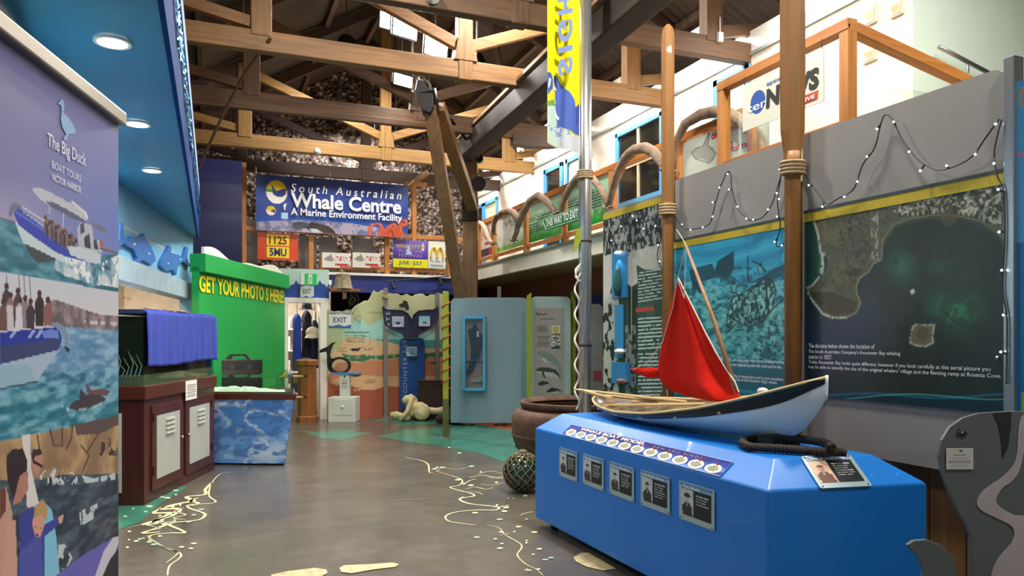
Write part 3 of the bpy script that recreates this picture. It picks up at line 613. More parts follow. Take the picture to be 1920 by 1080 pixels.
# --- gaps, post and the next board
struct('trim_40', MB().bx(XP+.06, XP+.1, yx(1512), yx(1500), 0, 3.0).bx(XP+.06, XP+.1, yx(1268), yx(1244), 0, 3.0), mat('gap_dark', '3a3a3c', .7))  # dark strips stand in for the shade inside the panel gaps
pa = PX(1888, 140, XP); one('panel_post', MB().bx(XP-.03, XP+.05, yx(1908), yx(1888), 0, 3.06), STEEL, 'square steel post between the aerial photograph and the blue panel', 'post', (XP, yx(1898), 0), bevel=.004)
t = thing('exhibit_display', 'bright blue panel beyond the steel post, cut by the picture edge', 'panel', (XP, 2.2, 0), 'whaling history panels along the wall')
MB().bx(XP+.0, XP+.03, 1.6, yx(1907), .3, 2.92).obj('backing_board', mat('sky_blue_board', '3f94c4', .5), t)
s = Pic((XP-.003, yx(1907), 2.92), (0, -1, 0), (0, 0, -1), .4, 2.6, 40, 260, '4f9fd0'); s.put(s.y > 455, '1670a8'); s.ell(1925, 182, 14, 22, 'd08a3c'); s.ell(1925, 182, 9, 15, '4f9fd0'); s.line([(1906, 292), (1925, 285)], 6, 'd06fa8'); s.put((s.y > 735) & (s.x > 1914), '86b81e'); s.mesh('print', PRN, t)
tl = [yx(1785)-.02, yx(1740), yx(1700), yx(1660), yx(1600), yx(1540)]
t = thing('base_boarding', 'brown vertical timber boarding below the grey panels behind the plinth', 'boarding', (XP+.1, 3.5, 0))
for i in range(9):
    y = 2.3+i*.24; MB().bx(XP+.085, XP+.115+.006*(i % 2), y, y+.232, 0, .9).obj('plank', wood('base_plank_%d' % (i % 3), ['6a4a2c', '5c3f26', '7a5634'][i % 3], ['85603a', '6f4e30', '8f6a44'][i % 3], axis='Z'), t, bevel=.004)

# ------------------------------------------------------------------ tall oars lashed to the panel joints
OARM = wood('varnished_oar', '7c4f1e', '9a682c', .55, axis='Z', bump=.08, coat=.05); ROPE = mat('tan_rope', 'b59a72', .85, var=.25, scale=60, bump=.4)
def oar(px, wpx, blade_px, ytop, ytap, yrope, lab, roundtop, ybot=742):
    c = PX(px, 600, 3.9); d = c.x*CS+c.y*CC; r = wpx/FPX*d/2; hb = blade_px/FPX*d/2; z = lambda y: EYE-(y-HORZ)/FPX*d
    t = thing('steering_oar', lab, 'oar', (c.x, c.y, 0), 'oars lashed to the panel joints')
    MB().lathe([(r, 0), (r, z(ytap+20)), (r*.98, z(ytap))], (c.x, c.y, 0), 16).obj('shaft', OARM, t, smooth=True)
    v = V((c.x, c.y, 0)); th = .022
    zs = [z(ytap+22), z(ytap), z(ytap-40), z(ytap-140), z(ytop+20), z(ytop+6), z(ytop)]; ws = [r*1.0, r*1.05, hb*.94, hb, hb, hb*.8, hb*.3 if roundtop else hb]
    m = MB(); vs = []
    for zz, w_ in zip(zs, ws):
        for a, b in ((-1, -1), (-.5, -1.6), (.5, -1.6), (1, -1), (1, 1), (-1, 1)): vs.append(v+RGT*a*w_+FWD*b*th+UP*zz)
    fs = [(i*6+k, i*6+(k+1) % 6, (i+1)*6+(k+1) % 6, (i+1)*6+k) for i in range(len(zs)-1) for k in range(6)]+[tuple(range(6)), tuple(range(36, 42))]
    m.add(vs, fs).obj('blade', OARM, t)
    for k in range(4):
        zz = z(yrope)-k*.026+.04; rr = r+.012
        MB().tube([v+RGT*rr*1.15*math.cos(q)+FWD*rr*1.3*math.sin(q)+UP*(zz+.008*math.sin(q)) for q in np.linspace(0, 2*math.pi, 17)], .013, 6, cap=False).obj('lashing', ROPE, t, smooth=True)
oar(1486, 29, 44, -60, 285, 315, 'thick brown oar lashed between the whale boat drawing and the aerial photograph', False)
oar(1252, 21, 23, 48, 380, 393, 'slim brown oar with rounded tip beside the red sail', True)
# ================================================================== PLINTH AND WHALE BOAT
PA, PB, PC, PD = V((2.457, 5.575, 0)), V((2.504, 2.871, 0)), V((3.397, 2.721, 0)), V((3.42, 5.6, 0))
ZB, ZE, ZT = .07, .80, .93
def inset(q, d):
    n = len(q); out = []
    for i in range(n):
        a, b, c = q[i-1], q[i], q[(i+1) % n]; e0 = (b-a).normalized(); e1 = (c-b).normalized()
        n0 = V((-e0.y, e0.x, 0)); n1 = V((-e1.y, e1.x, 0)); k = (n0+n1); k = k/k.dot(n0) if k.length else n0
        out.append(b+k*d)
    return out
Q = [PA, PB, PC, PD]; QI = inset(Q, .165)
PBLUE = mat('plinth_blue_paint', '0c72c8', .38, var=.03, scale=3, coat=.15)
pl = thing('display_plinth', 'long blue plinth with sloping top edges carrying the whale boat model', 'plinth', (2.95, 4.2, 0))
vs = [p+UP*ZB for p in Q]+[p+UP*ZE for p in Q]+[p+UP*ZT for p in QI]
MB().add(vs, [(3, 2, 1, 0), (8, 9, 10, 11)]+[(i, (i+1) % 4, 4+(i+1) % 4, 4+i) for i in range(4)]+[(4+i, 4+(i+1) % 4, 8+(i+1) % 4, 8+i) for i in range(4)]).obj('body', PBLUE, pl, bevel=.012, seg=3)
for p in inset(Q, .12): MB().lathe([(.03, 0), (.03, ZB+.01)], p, 10).obj('foot', mat('black_rubber', '141414', .7), pl)
def frame_on(a, b, c):   # plane through three points, U along a->b, D downhill
    U = (b-a).normalized(); n = U.cross(c-a).normalized()
    if n.z < 0 and abs(n.z) > 1e-4: n = -n
    D = n.cross(U)
    if D.z > 0: D = -D
    return U, D, n
A1, B1, C1 = PA+UP*ZE, PB+UP*ZE, PC+UP*ZE; AT, BT, CT = QI[0]+UP*ZT, QI[1]+UP*ZT, QI[2]+UP*ZT
# printed strip on the sloping edge
U, D, N = frame_on(A1, B1, AT)
if N.dot(V((0, 0, EYE))-A1) < 0: N = -N
O = PL(1073, 796, A1+N*.004, N); BR = PL(1345, 893, A1+N*.004, N); wd = (BR-O).dot(U)+.02; ht = (BR-O).dot(D)
strp = thing('model_caption_strip', 'blue printed strip lettered Whale Boat Model with twelve cream ovals', 'sign', tuple(O))
MB().prism([O, O+U*wd, O+U*wd+D*ht, O+D*ht], N*.004).obj('strip_board', mat('acrylic_edge', 'b9c8d8', .2), strp)
s = Pic(O+N*.0045, U, D, wd, ht, 330, 40, '2a3a9c').uv(); nn = s.nz(14, 31, 3, .3, 3)
s.grad(0, 1, '232a86', '4c76c4'); s.put(nn > .56, '1c2270', .6); s.put((nn < .42) & (s.y > .5), '86aee0', .5); s.put((s.y > .1) & (s.y < .33) & (s.x > .1) & (s.x < .92), '3b2f60', .75)
for yy in (.03, .97): s.put(abs(s.y-yy) < .018, 'd5dce8', .9)
s.mesh('print', print_mat('strip_print', .65, .15), strp)
text('WHALE BOAT MODEL', O+U*(wd*.10)+D*(ht*.31), U, -D, wd*.46, ht*.22, WHT, strp, bold=.03, shear=.12, lift=.006)
text('CAN YOU FIND?', O+U*(wd*.61)+D*(ht*.29), U, -D, wd*.26, ht*.13, mat('lilac_lettering', '9d8fc4', .5), strp, space=1.6, lift=.006)
for i in range(12):
    c = O+U*(wd*(.055+.0815*i))+D*(ht*.66); rx, ry = wd*.036, ht*.29
    ov = MB().add([c+N*.006]+[c+U*rx*math.cos(q)+D*ry*math.sin(q)+N*.006 for q in np.linspace(0, 2*math.pi, 25)[:-1]], [(0, 1+k, 1+(k+1) % 24) for k in range(24)]).obj('caption_oval', mat('cream_oval', 'e9e6c4', .5), strp)
    m = MB()
    for k in range(5):
        q = c+D*(ry*(-.5+.25*k))+N*.007; l = rx*[.3, .6, .7, .62, .4][k]; m.quad(q-U*l-D*.002, q+U*l-D*.002, q+U*l+D*.002, q-U*l+D*.002)
    m.obj('small_print', mat('black_print', '22201c', .6), ov)
    MB().sph(c-D*ry*1.02+U*rx*.1+N*.008, .009, 8, 6).obj('red_marker', mat('red_enamel', 'b5182a', .4), ov)
# crew plates on the upright side
SEPIA = ['8f8b86', 'a39a90', '8c8a88', 'b9b6b2', 'a5a3a0']
def crew_plate(O, U, D, N, wd, ht, title, lab, i, coln='151617', sepia=False):
    t = thing('crew_plate', lab, 'sign', tuple(O), 'crew plates on the blue plinth')
    rr = .012; c = []
    for (cx, cy, a0) in ((wd-rr, rr, -90), (wd-rr, ht-rr, 0), (rr, ht-rr, 90), (rr, rr, 180)):
        for a in (0, 30, 60, 90): q = math.radians(a0+a); c.append(O+U*(cx+rr*math.cos(q))+D*(cy+rr*math.sin(q)))
    MB().prism(c, N*.006).obj('plate', mat('brushed_aluminium', 'b4c6c4', .35, .5, var=.06), t)
    s = Pic(O+U*wd*.06+D*ht*.03+N*.0068, U, D, wd*.86, ht*.82, 44, 60, coln).uv(); nn = s.nz(60, 41+i, 3)
    s.grad(0, .16, '4f78a8', '8fb0c8', s.y < .16)
    x1 = .42; s.put((s.x < x1) & (s.y > .17), 'c9c7c2' if not sepia else 'd9b79c'); s.put((s.x < x1) & (s.y > .17) & (nn > .55), 'a9a6a1' if not sepia else 'c9a083', .5)
    cx = x1*.5; dkc = '2c2a2a' if not sepia else '6b4636'; skin = 'b9b2aa' if not sepia else 'b98a70'
    s.put((s.x < x1) & s.inside([(cx-.16, 1.02), (cx-.17, .72), (cx-.08, .6), (cx+.08, .6), (cx+.17, .72), (cx+.18, 1.02)]), dkc)
    s.ell(cx, .47, .075, .11, skin); s.put((((s.x-cx)/.08)**2+((s.y-.40)/.075)**2 < 1) & (s.y < .42), dkc); s.ell(cx, .56, .045, .045, dkc, .5 if i == 3 else .15)
    if i == 4: s.poly([(cx-.12, .41), (cx+.12, .41), (cx+.1, .33), (cx, .28), (cx-.1, .33)], dkc)
    if i in (1, 2): s.poly([(cx-.16, .62), (cx+.16, .6), (cx+.14, .99), (cx-.15, .99)], '4a4542', .6)
    s.poly([(cx-.02, .62), (cx+.02, .62), (cx, .74)], 'cfcac4')
    for k in range(6 if i != 4 else 4):
        yy = .3+k*.085; s.put((abs(s.y-yy) < .017) & (s.x > .5) & (s.x < .93-.1*(k % 3 == 2)) & (noise2(s.x*60+k*9, s.y*0+k, 3) > .2), 'c9ccc8', .85)
    s.mesh('print', PRN, t)
    text(title, O+U*wd*.12+D*ht*.145+N*.002, U, -D, wd*.72 if len(title) > 9 else wd*.5, ht*.085, WHT, t, bold=.02, lift=.0085)
    for a, b in ((.06, .05), (.94, .05), (.06, .95), (.94, .95)): MB().sph(O+U*wd*a+D*ht*b+N*.007, .004, 8, 4).obj('screw', mat('dark_screw', '2a2a2a', .4, .8), t)
U, D = (PB-PA).normalized(), V((0, 0, -1)); N = V((U.y, -U.x, 0)); N = N if N.dot(-PA) > 0 else -N
for i, (tlx, brx, ttl, desc) in enumerate([((1050, 838), (1083, 904), 'The Tub Oarsman', 'first small crew plate from the far end, The Tub Oarsman'), ((1094, 850), (1133, 921), 'The Bowsman', 'crew plate lettered The Bowsman with hooded figure portrait'), ((1144, 864.5), (1190, 942), 'The Stroke', 'crew plate lettered The Stroke with standing figure portrait'),
        ((1203, 880), (1257, 966), 'The Midship Oarsman', 'crew plate lettered The Midship Oarsman with bearded portrait'), ((1275, 900), (1341, 996), 'The Mate', 'largest looking crew plate lettered The Mate with capped portrait')]):
    a = PL(*tlx, PA+N*.002, N); b = PL(*brx, PA+N*.002, N); crew_plate(a, U, D, N, (b-a).dot(U), (b-a).dot(D), ttl, desc, i)
U, D, N = frame_on(B1, C1, BT); N = N if N.dot(V((0, 0, EYE))-B1) > 0 else -N
a, b = PL(1500, 857, B1+N*.003, N), PL(1638, 912, B1+N*.003, N); crew_plate(a, U, D, N, (b-a).dot(U)-.01, (b-a).dot(D), 'The Boatsteerer', 'sloping crew plate lettered The Boatsteerer with sepia portrait', 6, sepia=True)

# ------------------------------------------------------------------ the whale boat model
bo = thing('whale_boat_model', 'model whale boat with white hull, black gunwale band and red sail', 'model boat', (2.98, 4.2, ZT))
BX, YS, YB = 2.97, 5.47, 2.97
_g = np.linspace(-.2, 1.2, 561); _k = np.exp(-(np.arange(-40, 41)/14.)**2); _k /= _k.sum()
def _sm(xs, ys): return np.convolve(np.interp(_g, xs, ys), _k, 'same')
_SH = _sm([-.2, 0, .12, .3, .5, .7, .85, 1, 1.2], [1.09, 1.055, 1.03, 1.035, 1.075, 1.15, 1.235, 1.335, 1.47]); _KE = _sm([-.2, 0, .06, .15, .4, .7, .88, .94, 1, 1.2], [1.2, 1.02, .965, .945, .94, .95, .975, 1.03, 1.22, 1.9])
def sheer(s): return float(np.interp(s, _g, _SH))
def sheer_raw(s): return float(np.interp(s, [0, .12, .3, .5, .7, .85, 1], [1.055, 1.03, 1.035, 1.075, 1.15, 1.235, 1.335]))
def keel(s): return min(float(np.interp(s, _g, _KE)), sheer(s)-.03)
def keel_raw(s): return float(np.interp(s, [0, .06, .15, .4, .7, .9, .96, 1], [1.02, .965, .945, .94, .955, .99, 1.04, 1.2]))
def half(s): return .30*max(0, math.sin(math.pi*min(1, max(0, s)))**.62)*(1-.12*s)+.006
def heel(p): a = math.radians(-7); dx, dz = p.x-BX, p.z-1.0; return V((BX+dx, p.y, 1.0+dz+dx*.13))
def hull_pt(s, k, side):   # k 0 keel .. 1 gunwale
    y = YS+(YB-YS)*s; z = keel(s)+(sheer(s)-keel(s))*k; r = half(s)*(math.sin(k*math.pi/2)**.75 if k > 0 else 0); return heel(V((BX+side*r, y, z)))
def hull_strip(k0, k1, nk, off=0.):
    m = MB(); ns = 60
    for side in (-1, 1):
        v = [hull_pt(i/ns, k0+(k1-k0)*j/nk, side)+V((side*off, 0, 0)) for i in range(ns+1) for j in range(nk+1)]
        m.add(v, [(i*(nk+1)+j, i*(nk+1)+j+1, (i+1)*(nk+1)+j+1, (i+1)*(nk+1)+j) for i in range(ns) for j in range(nk)])
    return m
hl = hull_strip(0, .74, 8).obj('hull', mat('white_hull_paint', 'e6eaea', .3, var=.03, coat=.2), bo, smooth=True)
o = hull_strip(.72, 1.0, 3, .004).obj('gunwale_band', mat('black_hull_paint', '16181c', .3), bo, smooth=True)
PINE = wood('pale_pine', 'c9a56c', 'dcbd88', .5, axis='Y', bump=.1); DECK = wood('weathered_deck', '8a7058', 'a88d70', .6, axis='Y', bump=.2)
m = MB(); ns = 30
for side in (-1, 1):
    v = [hull_pt(i/ns*.96+.02, .35+.6*j/4, side)-V((side*.014, 0, 0)) for i in range(ns+1) for j in range(5)]
    m.add(v, [(i*5+j, i*5+j+1, (i+1)*5+j+1, (i+1)*5+j) for i in range(ns) for j in range(4)])
m.obj('inner_planking', DECK, bo, smooth=True)
m = MB(); v = []
for i in range(ns+1): v += [hull_pt(.04+.92*i/ns, .38, -1), hull_pt(.04+.92*i/ns, .38, 1)]
m.add(v, [(2*i, 2*i+1, 2*i+3, 2*i+2) for i in range(ns)]).obj('floorboards', DECK, bo)
for side in (-1, 1): MB().tube([hull_pt(i/30, 1.0, side)+UP*.004 for i in range(31)], .009, 6).obj('gunwale_rail', PINE, bo, smooth=True)
for s_ in (.15, .3, .45, .6, .75): a, b = hull_pt(s_, .8, -1), hull_pt(s_, .8, 1); MB().beam(a, b, .07, .016).obj('thwart', PINE, bo)
MB().tube([hull_pt(1, .0, 1), hull_pt(1, .3, 1), hull_pt(1, .7, 1), hull_pt(1, 1, 1)+UP*.015], .008, 8).obj('stem_post', mat('white_hull_paint'), bo, smooth=True)
MB().tube([hull_pt(0, 0, 1), hull_pt(0, 1, 1)+UP*.01], .012, 8).obj('stern_post', mat('white_hull_paint'), bo, smooth=True)
CLR = glass_mat('clear_acrylic', (.93, .94, .95), .35, .12)
m = MB(); v = []
for i in range(ns+1): v += [hull_pt(.1+.86*i/ns, .97, -1), hull_pt(.1+.86*i/ns, .97, 1)]
m.add(v, [(2*i, 2*i+1, 2*i+3, 2*i+2) for i in range(ns)]).obj('clear_cover', CLR, bo)
def loar(s0, k0, s1, k1, x0, x1, dz=.02):
    a = V((BX+x0, YS+(YB-YS)*s0, sheer(s0)+dz)); b = V((BX+x1, YS+(YB-YS)*s1, sheer(s1)+dz)); t = (b-a).normalized()
    o = MB().tube([a, b], .011, 8).obj('oar', PINE, bo, smooth=True); MB().beam(b-t*.02, b+t*.34, .055, .012).obj('oar_blade', PINE, o, bevel=.003)
loar(.66, 0, .2, 0, -.14, -.1, -.005); loar(.45, 0, -.02, 0, .1, .03, .03); loar(.42, 0, .22, 0, .24, .21, .045)
MB().beam(V((BX-.02, YS+.16, 1.085)), V((BX, YS-.25, 1.06)), .03, .016).obj('tiller', PINE, bo)
# mast, sail, jib, lines
mt0 = PX(1397, 757, BX-.03); mt1 = PX(1287, 462, BX+.02)
MB().tube([mt0-UP*.1, mt0+(mt1-mt0)*.5, mt1], [.016, .014, .008], 10).obj('mast', wood('mast_pine', '8a5c38', 'a87a50', .5, axis='Z', bump=.05), bo, smooth=True)
SAIL = mat('red_sailcloth', 'c21d10', .9, spec=.1, var=.06, scale=5, bump=.12, bscale=25)
L_ = [(1271, 520), (1262, 560), (1252, 600), (1243, 640), (1236, 675), (1234, 695), (1240, 715), (1258, 731), (1285, 742)]
R_ = [(1271, 520), (1289, 556), (1306, 590), (1324, 626), (1342, 660), (1360, 690), (1378, 716), (1385, 735), (1384, 755)]
m = MB(); nu = 26; rows = 36; v = []
for j in range(rows+1):
    q = j/rows*8; i = min(7, int(q)); f = q-i; lx, ly = [L_[i][k]+(L_[i+1][k]-L_[i][k])*f for k in (0, 1)]; rx, ry = [R_[i][k]+(R_[i+1][k]-R_[i][k])*f for k in (0, 1)]
    for k in range(nu+1):
        u = k/nu; tt = j/rows; fold = .06*math.sin(u*math.pi)*tt+.036*math.sin(u*11+tt*2.5)*tt*(1-.35*tt)+.02*math.sin(u*5-tt*9)*max(0, tt-.6)*2
        v.append(PX(lx+(rx-lx)*u, ly+(ry-ly)*u+(5*math.sin(u*math.pi)*max(0, tt-.5)), BX-.02-fold))
m.add(v, [(j*(nu+1)+k, j*(nu+1)+k+1, (j+1)*(nu+1)+k+1, (j+1)*(nu+1)+k) for j in range(rows) for k in range(nu)]); sl = m.obj('sail', SAIL, bo, smooth=True)
md = sl.modifiers.new('cloth', 'SOLIDIFY'); md.thickness = .004
MB().tube([PX(x, y, BX-.03) for x, y in R_[:8]], .005, 6).obj('bolt_rope', mat('white_cord', 'cfc8b8', .8), sl)
MB().tube([PX(x, y, BX-.02) for x, y in [(1182, 692), (1190, 694), (1205, 697), (1220, 699), (1240, 700)]], [.004, .013, .03, .042, .03], 10).obj('furled_jib', SAIL, bo, smooth=True)
CORD = mat('white_cord')
for pts in ([(1285, 462), (1278, 495), (1270, 522), (1262, 575), (1243, 640), (1215, 680), (1188, 692)], [(1268, 430), (1280, 448), (1287, 462)], [(1286, 470), (1283, 560), (1270, 522)], [(1250, 730), (1252, 745)]):
    MB().tube([PX(x, y, BX-.04) for x, y in pts], .0035, 5).obj('rigging_line', CORD, bo)
for px, py in ((1372, 766), (1430, 733)): MB().sph(PX(px, py, BX-.05), (.03, .035, .02), 10, 6).obj('line_coil', mat('pale_coil', 'd8d2c6', .7), bo)
MB().bx(2.86, 3.06, 3.25, 3.37, ZT, .985).obj('cradle', mat('black_rubber'), bo); MB().bx(2.9, 3.04, 4.9, 5.0, ZT, .955).obj('cradle', mat('black_rubber'), bo)
MB().tube([PX(1150, 790, 2.72), PX(1165, 786, 2.78), PX(1200, 785, 2.8)], .004, 5).obj('harpoon_tip', mat('old_iron'), bo)
# twisted rope lying on the plinth
def twisted(pts, R, name, m, lab, cat, turns=26):
    pts = [np.array(p) for p in pts]; n = 150; idx = np.linspace(0, len(pts)-1, n); c = np.array([[np.interp(i, range(len(pts)), [p[k] for p in pts]) for k in range(3)] for i in idx])
    for _ in range(6): c[1:-1] = (c[:-2]+2*c[1:-1]+c[2:])/4
    t = thing(name, lab, cat, tuple(c[0]))
    for st in range(3):
        out = []
        for i in range(n):
            d = V(c[min(i+1, n-1)]-c[max(i-1, 0)]).normalized(); a = d.cross(UP).normalized(); b = a.cross(d); q = 2*math.pi*(turns*i/n+st/3); out.append(V(c[i])+(a*math.cos(q)+b*math.sin(q))*R*.56)
        MB().tube(out, R*.5, 8).obj('strand', m, t, smooth=True)
zr = ZT+.028
rp = [PZ(x, y, zr) for x, y in [(1584, 848), (1540, 847), (1490, 843), (1440, 840), (1405, 838), (1391, 831), (1396, 825), (1420, 823)]]+[PZ(x, y, zr+.03) for x, y in [(1455, 820), (1500, 823), (1545, 830), (1560, 838)]]
twisted(rp, .024, 'coiled_rope', mat('tarred_rope', '2e211c', .8, var=.3, scale=50), 'thick dark brown rope doubled back in front of the white hull', 'rope', 26)
# ================================================================== LEFT SIDE
# --- pull-up banner
BR_ = P(222, 237, 1.93); BU = (RGT*-.15+FWD*.989).normalized(); BN = V((BU.y, -BU.x, 0)); BN = BN if BN.dot(-BR_) > 0 else -BN
BW = .85; BO = BR_-BU*BW
bn = thing('pull_up_banner', 'tall purple pull up banner advertising boat tours with three photographs', 'banner', (BO.x, BO.y, 0))
s = Pic(V((BO.x, BO.y, 2.105)), BU, (0, 0, -1), BW, 2.06, 330, 760, '5f64a0')
c2 = lambda l: [(x/3.178, 340+y/3.178) for x, y in l]; c3 = lambda l: [(x/2.571, 660+y/2.571) for x, y in l]
n1, n2, n3, n4 = s.nz(4, 61), s.nz(14, 62), s.nz(45, 63, 3), s.nz(40, 64, 4, .5, 2)
s.grad(80, 470, '4b4c88', '8f90bd'); s.put(np.clip((s.x-40)/200, 0, 1)*np.clip((s.y-200)/200, 0, 1), '4c6fc8', .55); s.put(np.clip((120-s.x)/120, 0, 1)*np.clip((s.y-330)/80, 0, 1), 'b6a8c2', .6)
def shade(poly, base, hi, lo, n, a=.6):
    m = s.inside(poly); s.put(m, base); s.put(m*np.clip((n-.5)/.2, 0, 1), hi, a*1.3); s.put(m*np.clip((.5-n)/.2, 0, 1), lo, a*1.3)
shade(c2([(0, 215), (90, 250), (330, 470), (720, 430), (720, 662), (330, 600), (0, 535)]), '3d7990', '6ba3b3', '245e74', n4)
s.line(c2([(0, 215), (90, 245)]), 2, '5a4a50')
s.poly(c2([(90, 240), (150, 250), (330, 360), (480, 450), (380, 480), (230, 440), (140, 370), (110, 300)]), 'c2d3da'); s.poly(c2([(145, 370), (230, 410), (340, 465), (280, 480), (225, 488), (180, 440)]), '45454f')
s.poly(c2([(75, 170), (110, 160), (160, 190), (270, 290), (400, 385), (480, 440), (600, 490), (560, 495), (440, 470), (330, 420), (200, 330), (110, 260)]), '2f40b0'); s.line(c2([(90, 180), (150, 215), (300, 320)]), 4, '6a86d8', .7)
s.poly(c2([(50, 200), (60, 150), (85, 125), (130, 140), (135, 160), (100, 165), (80, 180), (62, 215)]), '6a7288'); s.line(c2([(130, 150), (270, 240), (270, 270)]), 2, 'd5d8e0'); s.line(c2([(140, 185), (280, 280)]), 1.5, 'c5c8d4')
for i in range(15):
    x = 270+i*13; y = 215+i*9+(i % 3)*8; s.poly(c2([(x-7, y+95), (x-8, y+20), (x+8, y+20), (x+9, y+90)]), ['6b4a48', '3a3038', '8a6a62', '4b4450'][i % 4]); s.ell(*c2([(x, y)])[0], 3, 4.5, ['5a3a34', '8a6454', '3b2b2c'][i % 3])
s.poly(c2([(400, 385), (470, 390), (600, 430), (600, 490), (560, 492), (420, 440)]), 'c5ced8'); s.poly(c2([(460, 280), (480, 245), (545, 260), (560, 345), (600, 350), (610, 430), (470, 390)]), 'b3b8c8')
s.poly(c2([(500, 335), (532, 310), (542, 400), (505, 390)]), '34364a'); s.poly(c2([(556, 345), (575, 348), (587, 410), (560, 400)]), '34364a'); s.poly(c2([(478, 255), (500, 250), (505, 300), (480, 320)]), '4a4c60')
s.poly(c2([(190, 45), (215, 36), (260, 45), (420, 130), (480, 170), (520, 215), (515, 250), (430, 205), (300, 150), (230, 100)]), 'b9bccb'); s.poly(c2([(270, 115), (330, 130), (440, 190), (515, 238), (515, 250), (420, 215), (300, 150)]), '555a74'); s.line(c2([(430, 122), (510, 190), (520, 220)]), 4, 'd8dae4')
s.poly(c2([(540, 238), (600, 262), (632, 290), (635, 312), (560, 275)]), '6a6f88'); s.line(c2([(295, 150), (295, 190)]), 1.5, 'd0d0d8'); s.line(c2([(380, 190), (375, 270)]), 1.5, 'd0d0d8'); s.ell(*c2([(605, 370)])[0], 4, 7, 'b05a58'); s.line(c2([(600, 400), (700, 430)]), 4, '7a5a50')
sp = s.inside(c2([(330, 470), (400, 450), (520, 480), (600, 490), (640, 470), (720, 430), (720, 635), (560, 615), (380, 560), (320, 520)])); s.put(sp*np.clip((n2-.3)/.2, 0, 1), 'd5dae2', .95); s.put(sp & (n3 > .6), 'f0f2f4', .9)
s.poly(c2([(600, 495), (655, 520), (658, 535), (620, 515)]), '4a4a52')
# second picture
b2 = lambda x: 340+(535+(x*3.178)*.178)/3.178
low = s.y > b2(s.x); s.grad(520, 620, 'c6cad6', 'd3cdd2', low)
shade(c2([(280, 715), (330, 705), (420, 735), (520, 770), (600, 795), (720, 800), (720, 900), (400, 870), (290, 865)]), '85727c', 'a5929a', '5f5a5c', n3, .7); s.put(s.inside(c2([(500, 830), (700, 840), (700, 862), (500, 850)])) & (n3 > .5), 'd5d2d4', .8)
shade([(0, 640), (120, 612), (235, 622), (235, 790), (0, 840)], '6f98bb', '9dc0d6', '4f7fa8', n4); s.put(np.clip((s.y-690)/60, 0, 1)*(s.y < 840), '2f7f90', .8); s.put(((s.y > 690) & (s.y < 850))*np.clip((n4-.48)/.2, 0, 1), '86b4c4', .8); s.put(((s.y > 700) & (s.y < 850))*np.clip((.48-n4)/.2, 0, 1), '1c5a6c', .7)
for x, y, h, cc in [(38, 620, 250, '4a3c3e'), (20, 710, 180, '6a4e48'), (62, 670, 210, '8a6e66'), (108, 645, 230, '504248'), (120, 700, 180, 'b09a98'), (150, 690, 190, '8a7f86'), (182, 710, 170, '3f363c'), (235, 660, 205, '33292c'), (285, 700, 160, '8a5c54')]:
    s.poly(c2([(x-24, y+h), (x-27, y+60), (x-12, y+28), (x+12, y+28), (x+27, y+60), (x+22, y+h)]), cc); s.ell(*c2([(x, y+8)])[0], 4.4, 6.5, '4a2e28')
for x in (38, 112, 142, 175): s.line(c2([(x, 560), (x+8, 700)]), 1.2, '4a4448')
s.poly(c2([(40, 740), (75, 740), (85, 880), (45, 890)]), 'c9c0cc'); s.poly(c2([(95, 750), (130, 740), (135, 880), (90, 885)]), 'd3ccd6')
s.poly(c2([(0, 900), (200, 880), (330, 868), (360, 900), (368, 950), (350, 1000), (300, 1040), (150, 1080), (0, 1110)]), '23349c'); s.poly(c2([(250, 900), (300, 880), (345, 890), (355, 940), (260, 930)]), '7f9be0', .8)
for x in (80, 190, 235): s.poly(c2([(x, 890), (x+25, 886), (x-5, 930), (x-25, 932)]), 'b9c6ee', .8)
s.poly(c2([(0, 985), (350, 935), (362, 965), (340, 1005), (300, 1035), (0, 1080)]), '3a4468', .85)
s.poly(c2([(300, 850), (345, 838), (385, 870), (405, 920), (408, 990), (412, 1020), (380, 985), (388, 950), (370, 900), (330, 872)]), '7d90ac'); s.poly(c2([(378, 985), (412, 990), (412, 1025), (395, 1010)]), '2a303c')
s.poly(c3([(0, 60), (290, -12), (240, 50), (180, 140), (0, 178)]), 'a3b6cc'); s.poly(c3([(0, 70), (140, 60), (180, 140), (0, 175)]), '87b0c4', .7); s.line(c3([(0, 178), (180, 142)]), 2.5, '33302e')
s.poly(c3([(330, 270), (350, 240), (385, 225), (386, 172), (412, 208), (470, 198), (512, 225), (500, 240), (440, 265), (380, 285)]), '43383e'); s.poly(c3([(415, 143), (440, 185), (490, 175), (530, 190), (515, 212), (420, 200)]), '6b4a52'); s.put(np.clip(1-s.dist(c3([(300, 260), (340, 285), (440, 270), (520, 235)]))/4, 0, 1)*(n3 > .45), 'd8e2e6', .8)
# third picture
b3 = lambda x: 660+(432-(x*2.571)*.215)/2.571
m3 = s.y > b3(s.x)
s.put(m3, 'ab8b62'); s.put(m3*np.clip((n2-.45)/.25, 0, 1), 'c9aa7c', .8); s.put(m3*np.clip((.48-n2)/.2, 0, 1), '7d6148', .7); s.poly(c3([(370, 400), (360, 350), (500, 320), (591, 300), (591, 340), (480, 395)]), '5d4a44')
for pts in ([(240, 370), (260, 450), (300, 450), (300, 365)], [(350, 350), (345, 410), (320, 470)], [(180, 400), (190, 470)], [(390, 450), (430, 500), (400, 570)], [(470, 400), (420, 480)]): s.line(c3(pts), 3, '4a382e', .8)
s.put(s.inside(c3([(470, 440), (591, 380), (591, 500), (480, 500)])) & (n3 > .54), '332d2c', .9)
shade([(0, 900), (60, 900), (120, 890), (235, 888), (235, 1090), (0, 1090)], '35434e', '5a6a74', '222c36', n4); s.put(((s.x > 150) & (s.y > 950) & (s.y < 1030))*np.clip((n2-.45)/.2, 0, 1), '5a4038', .5)
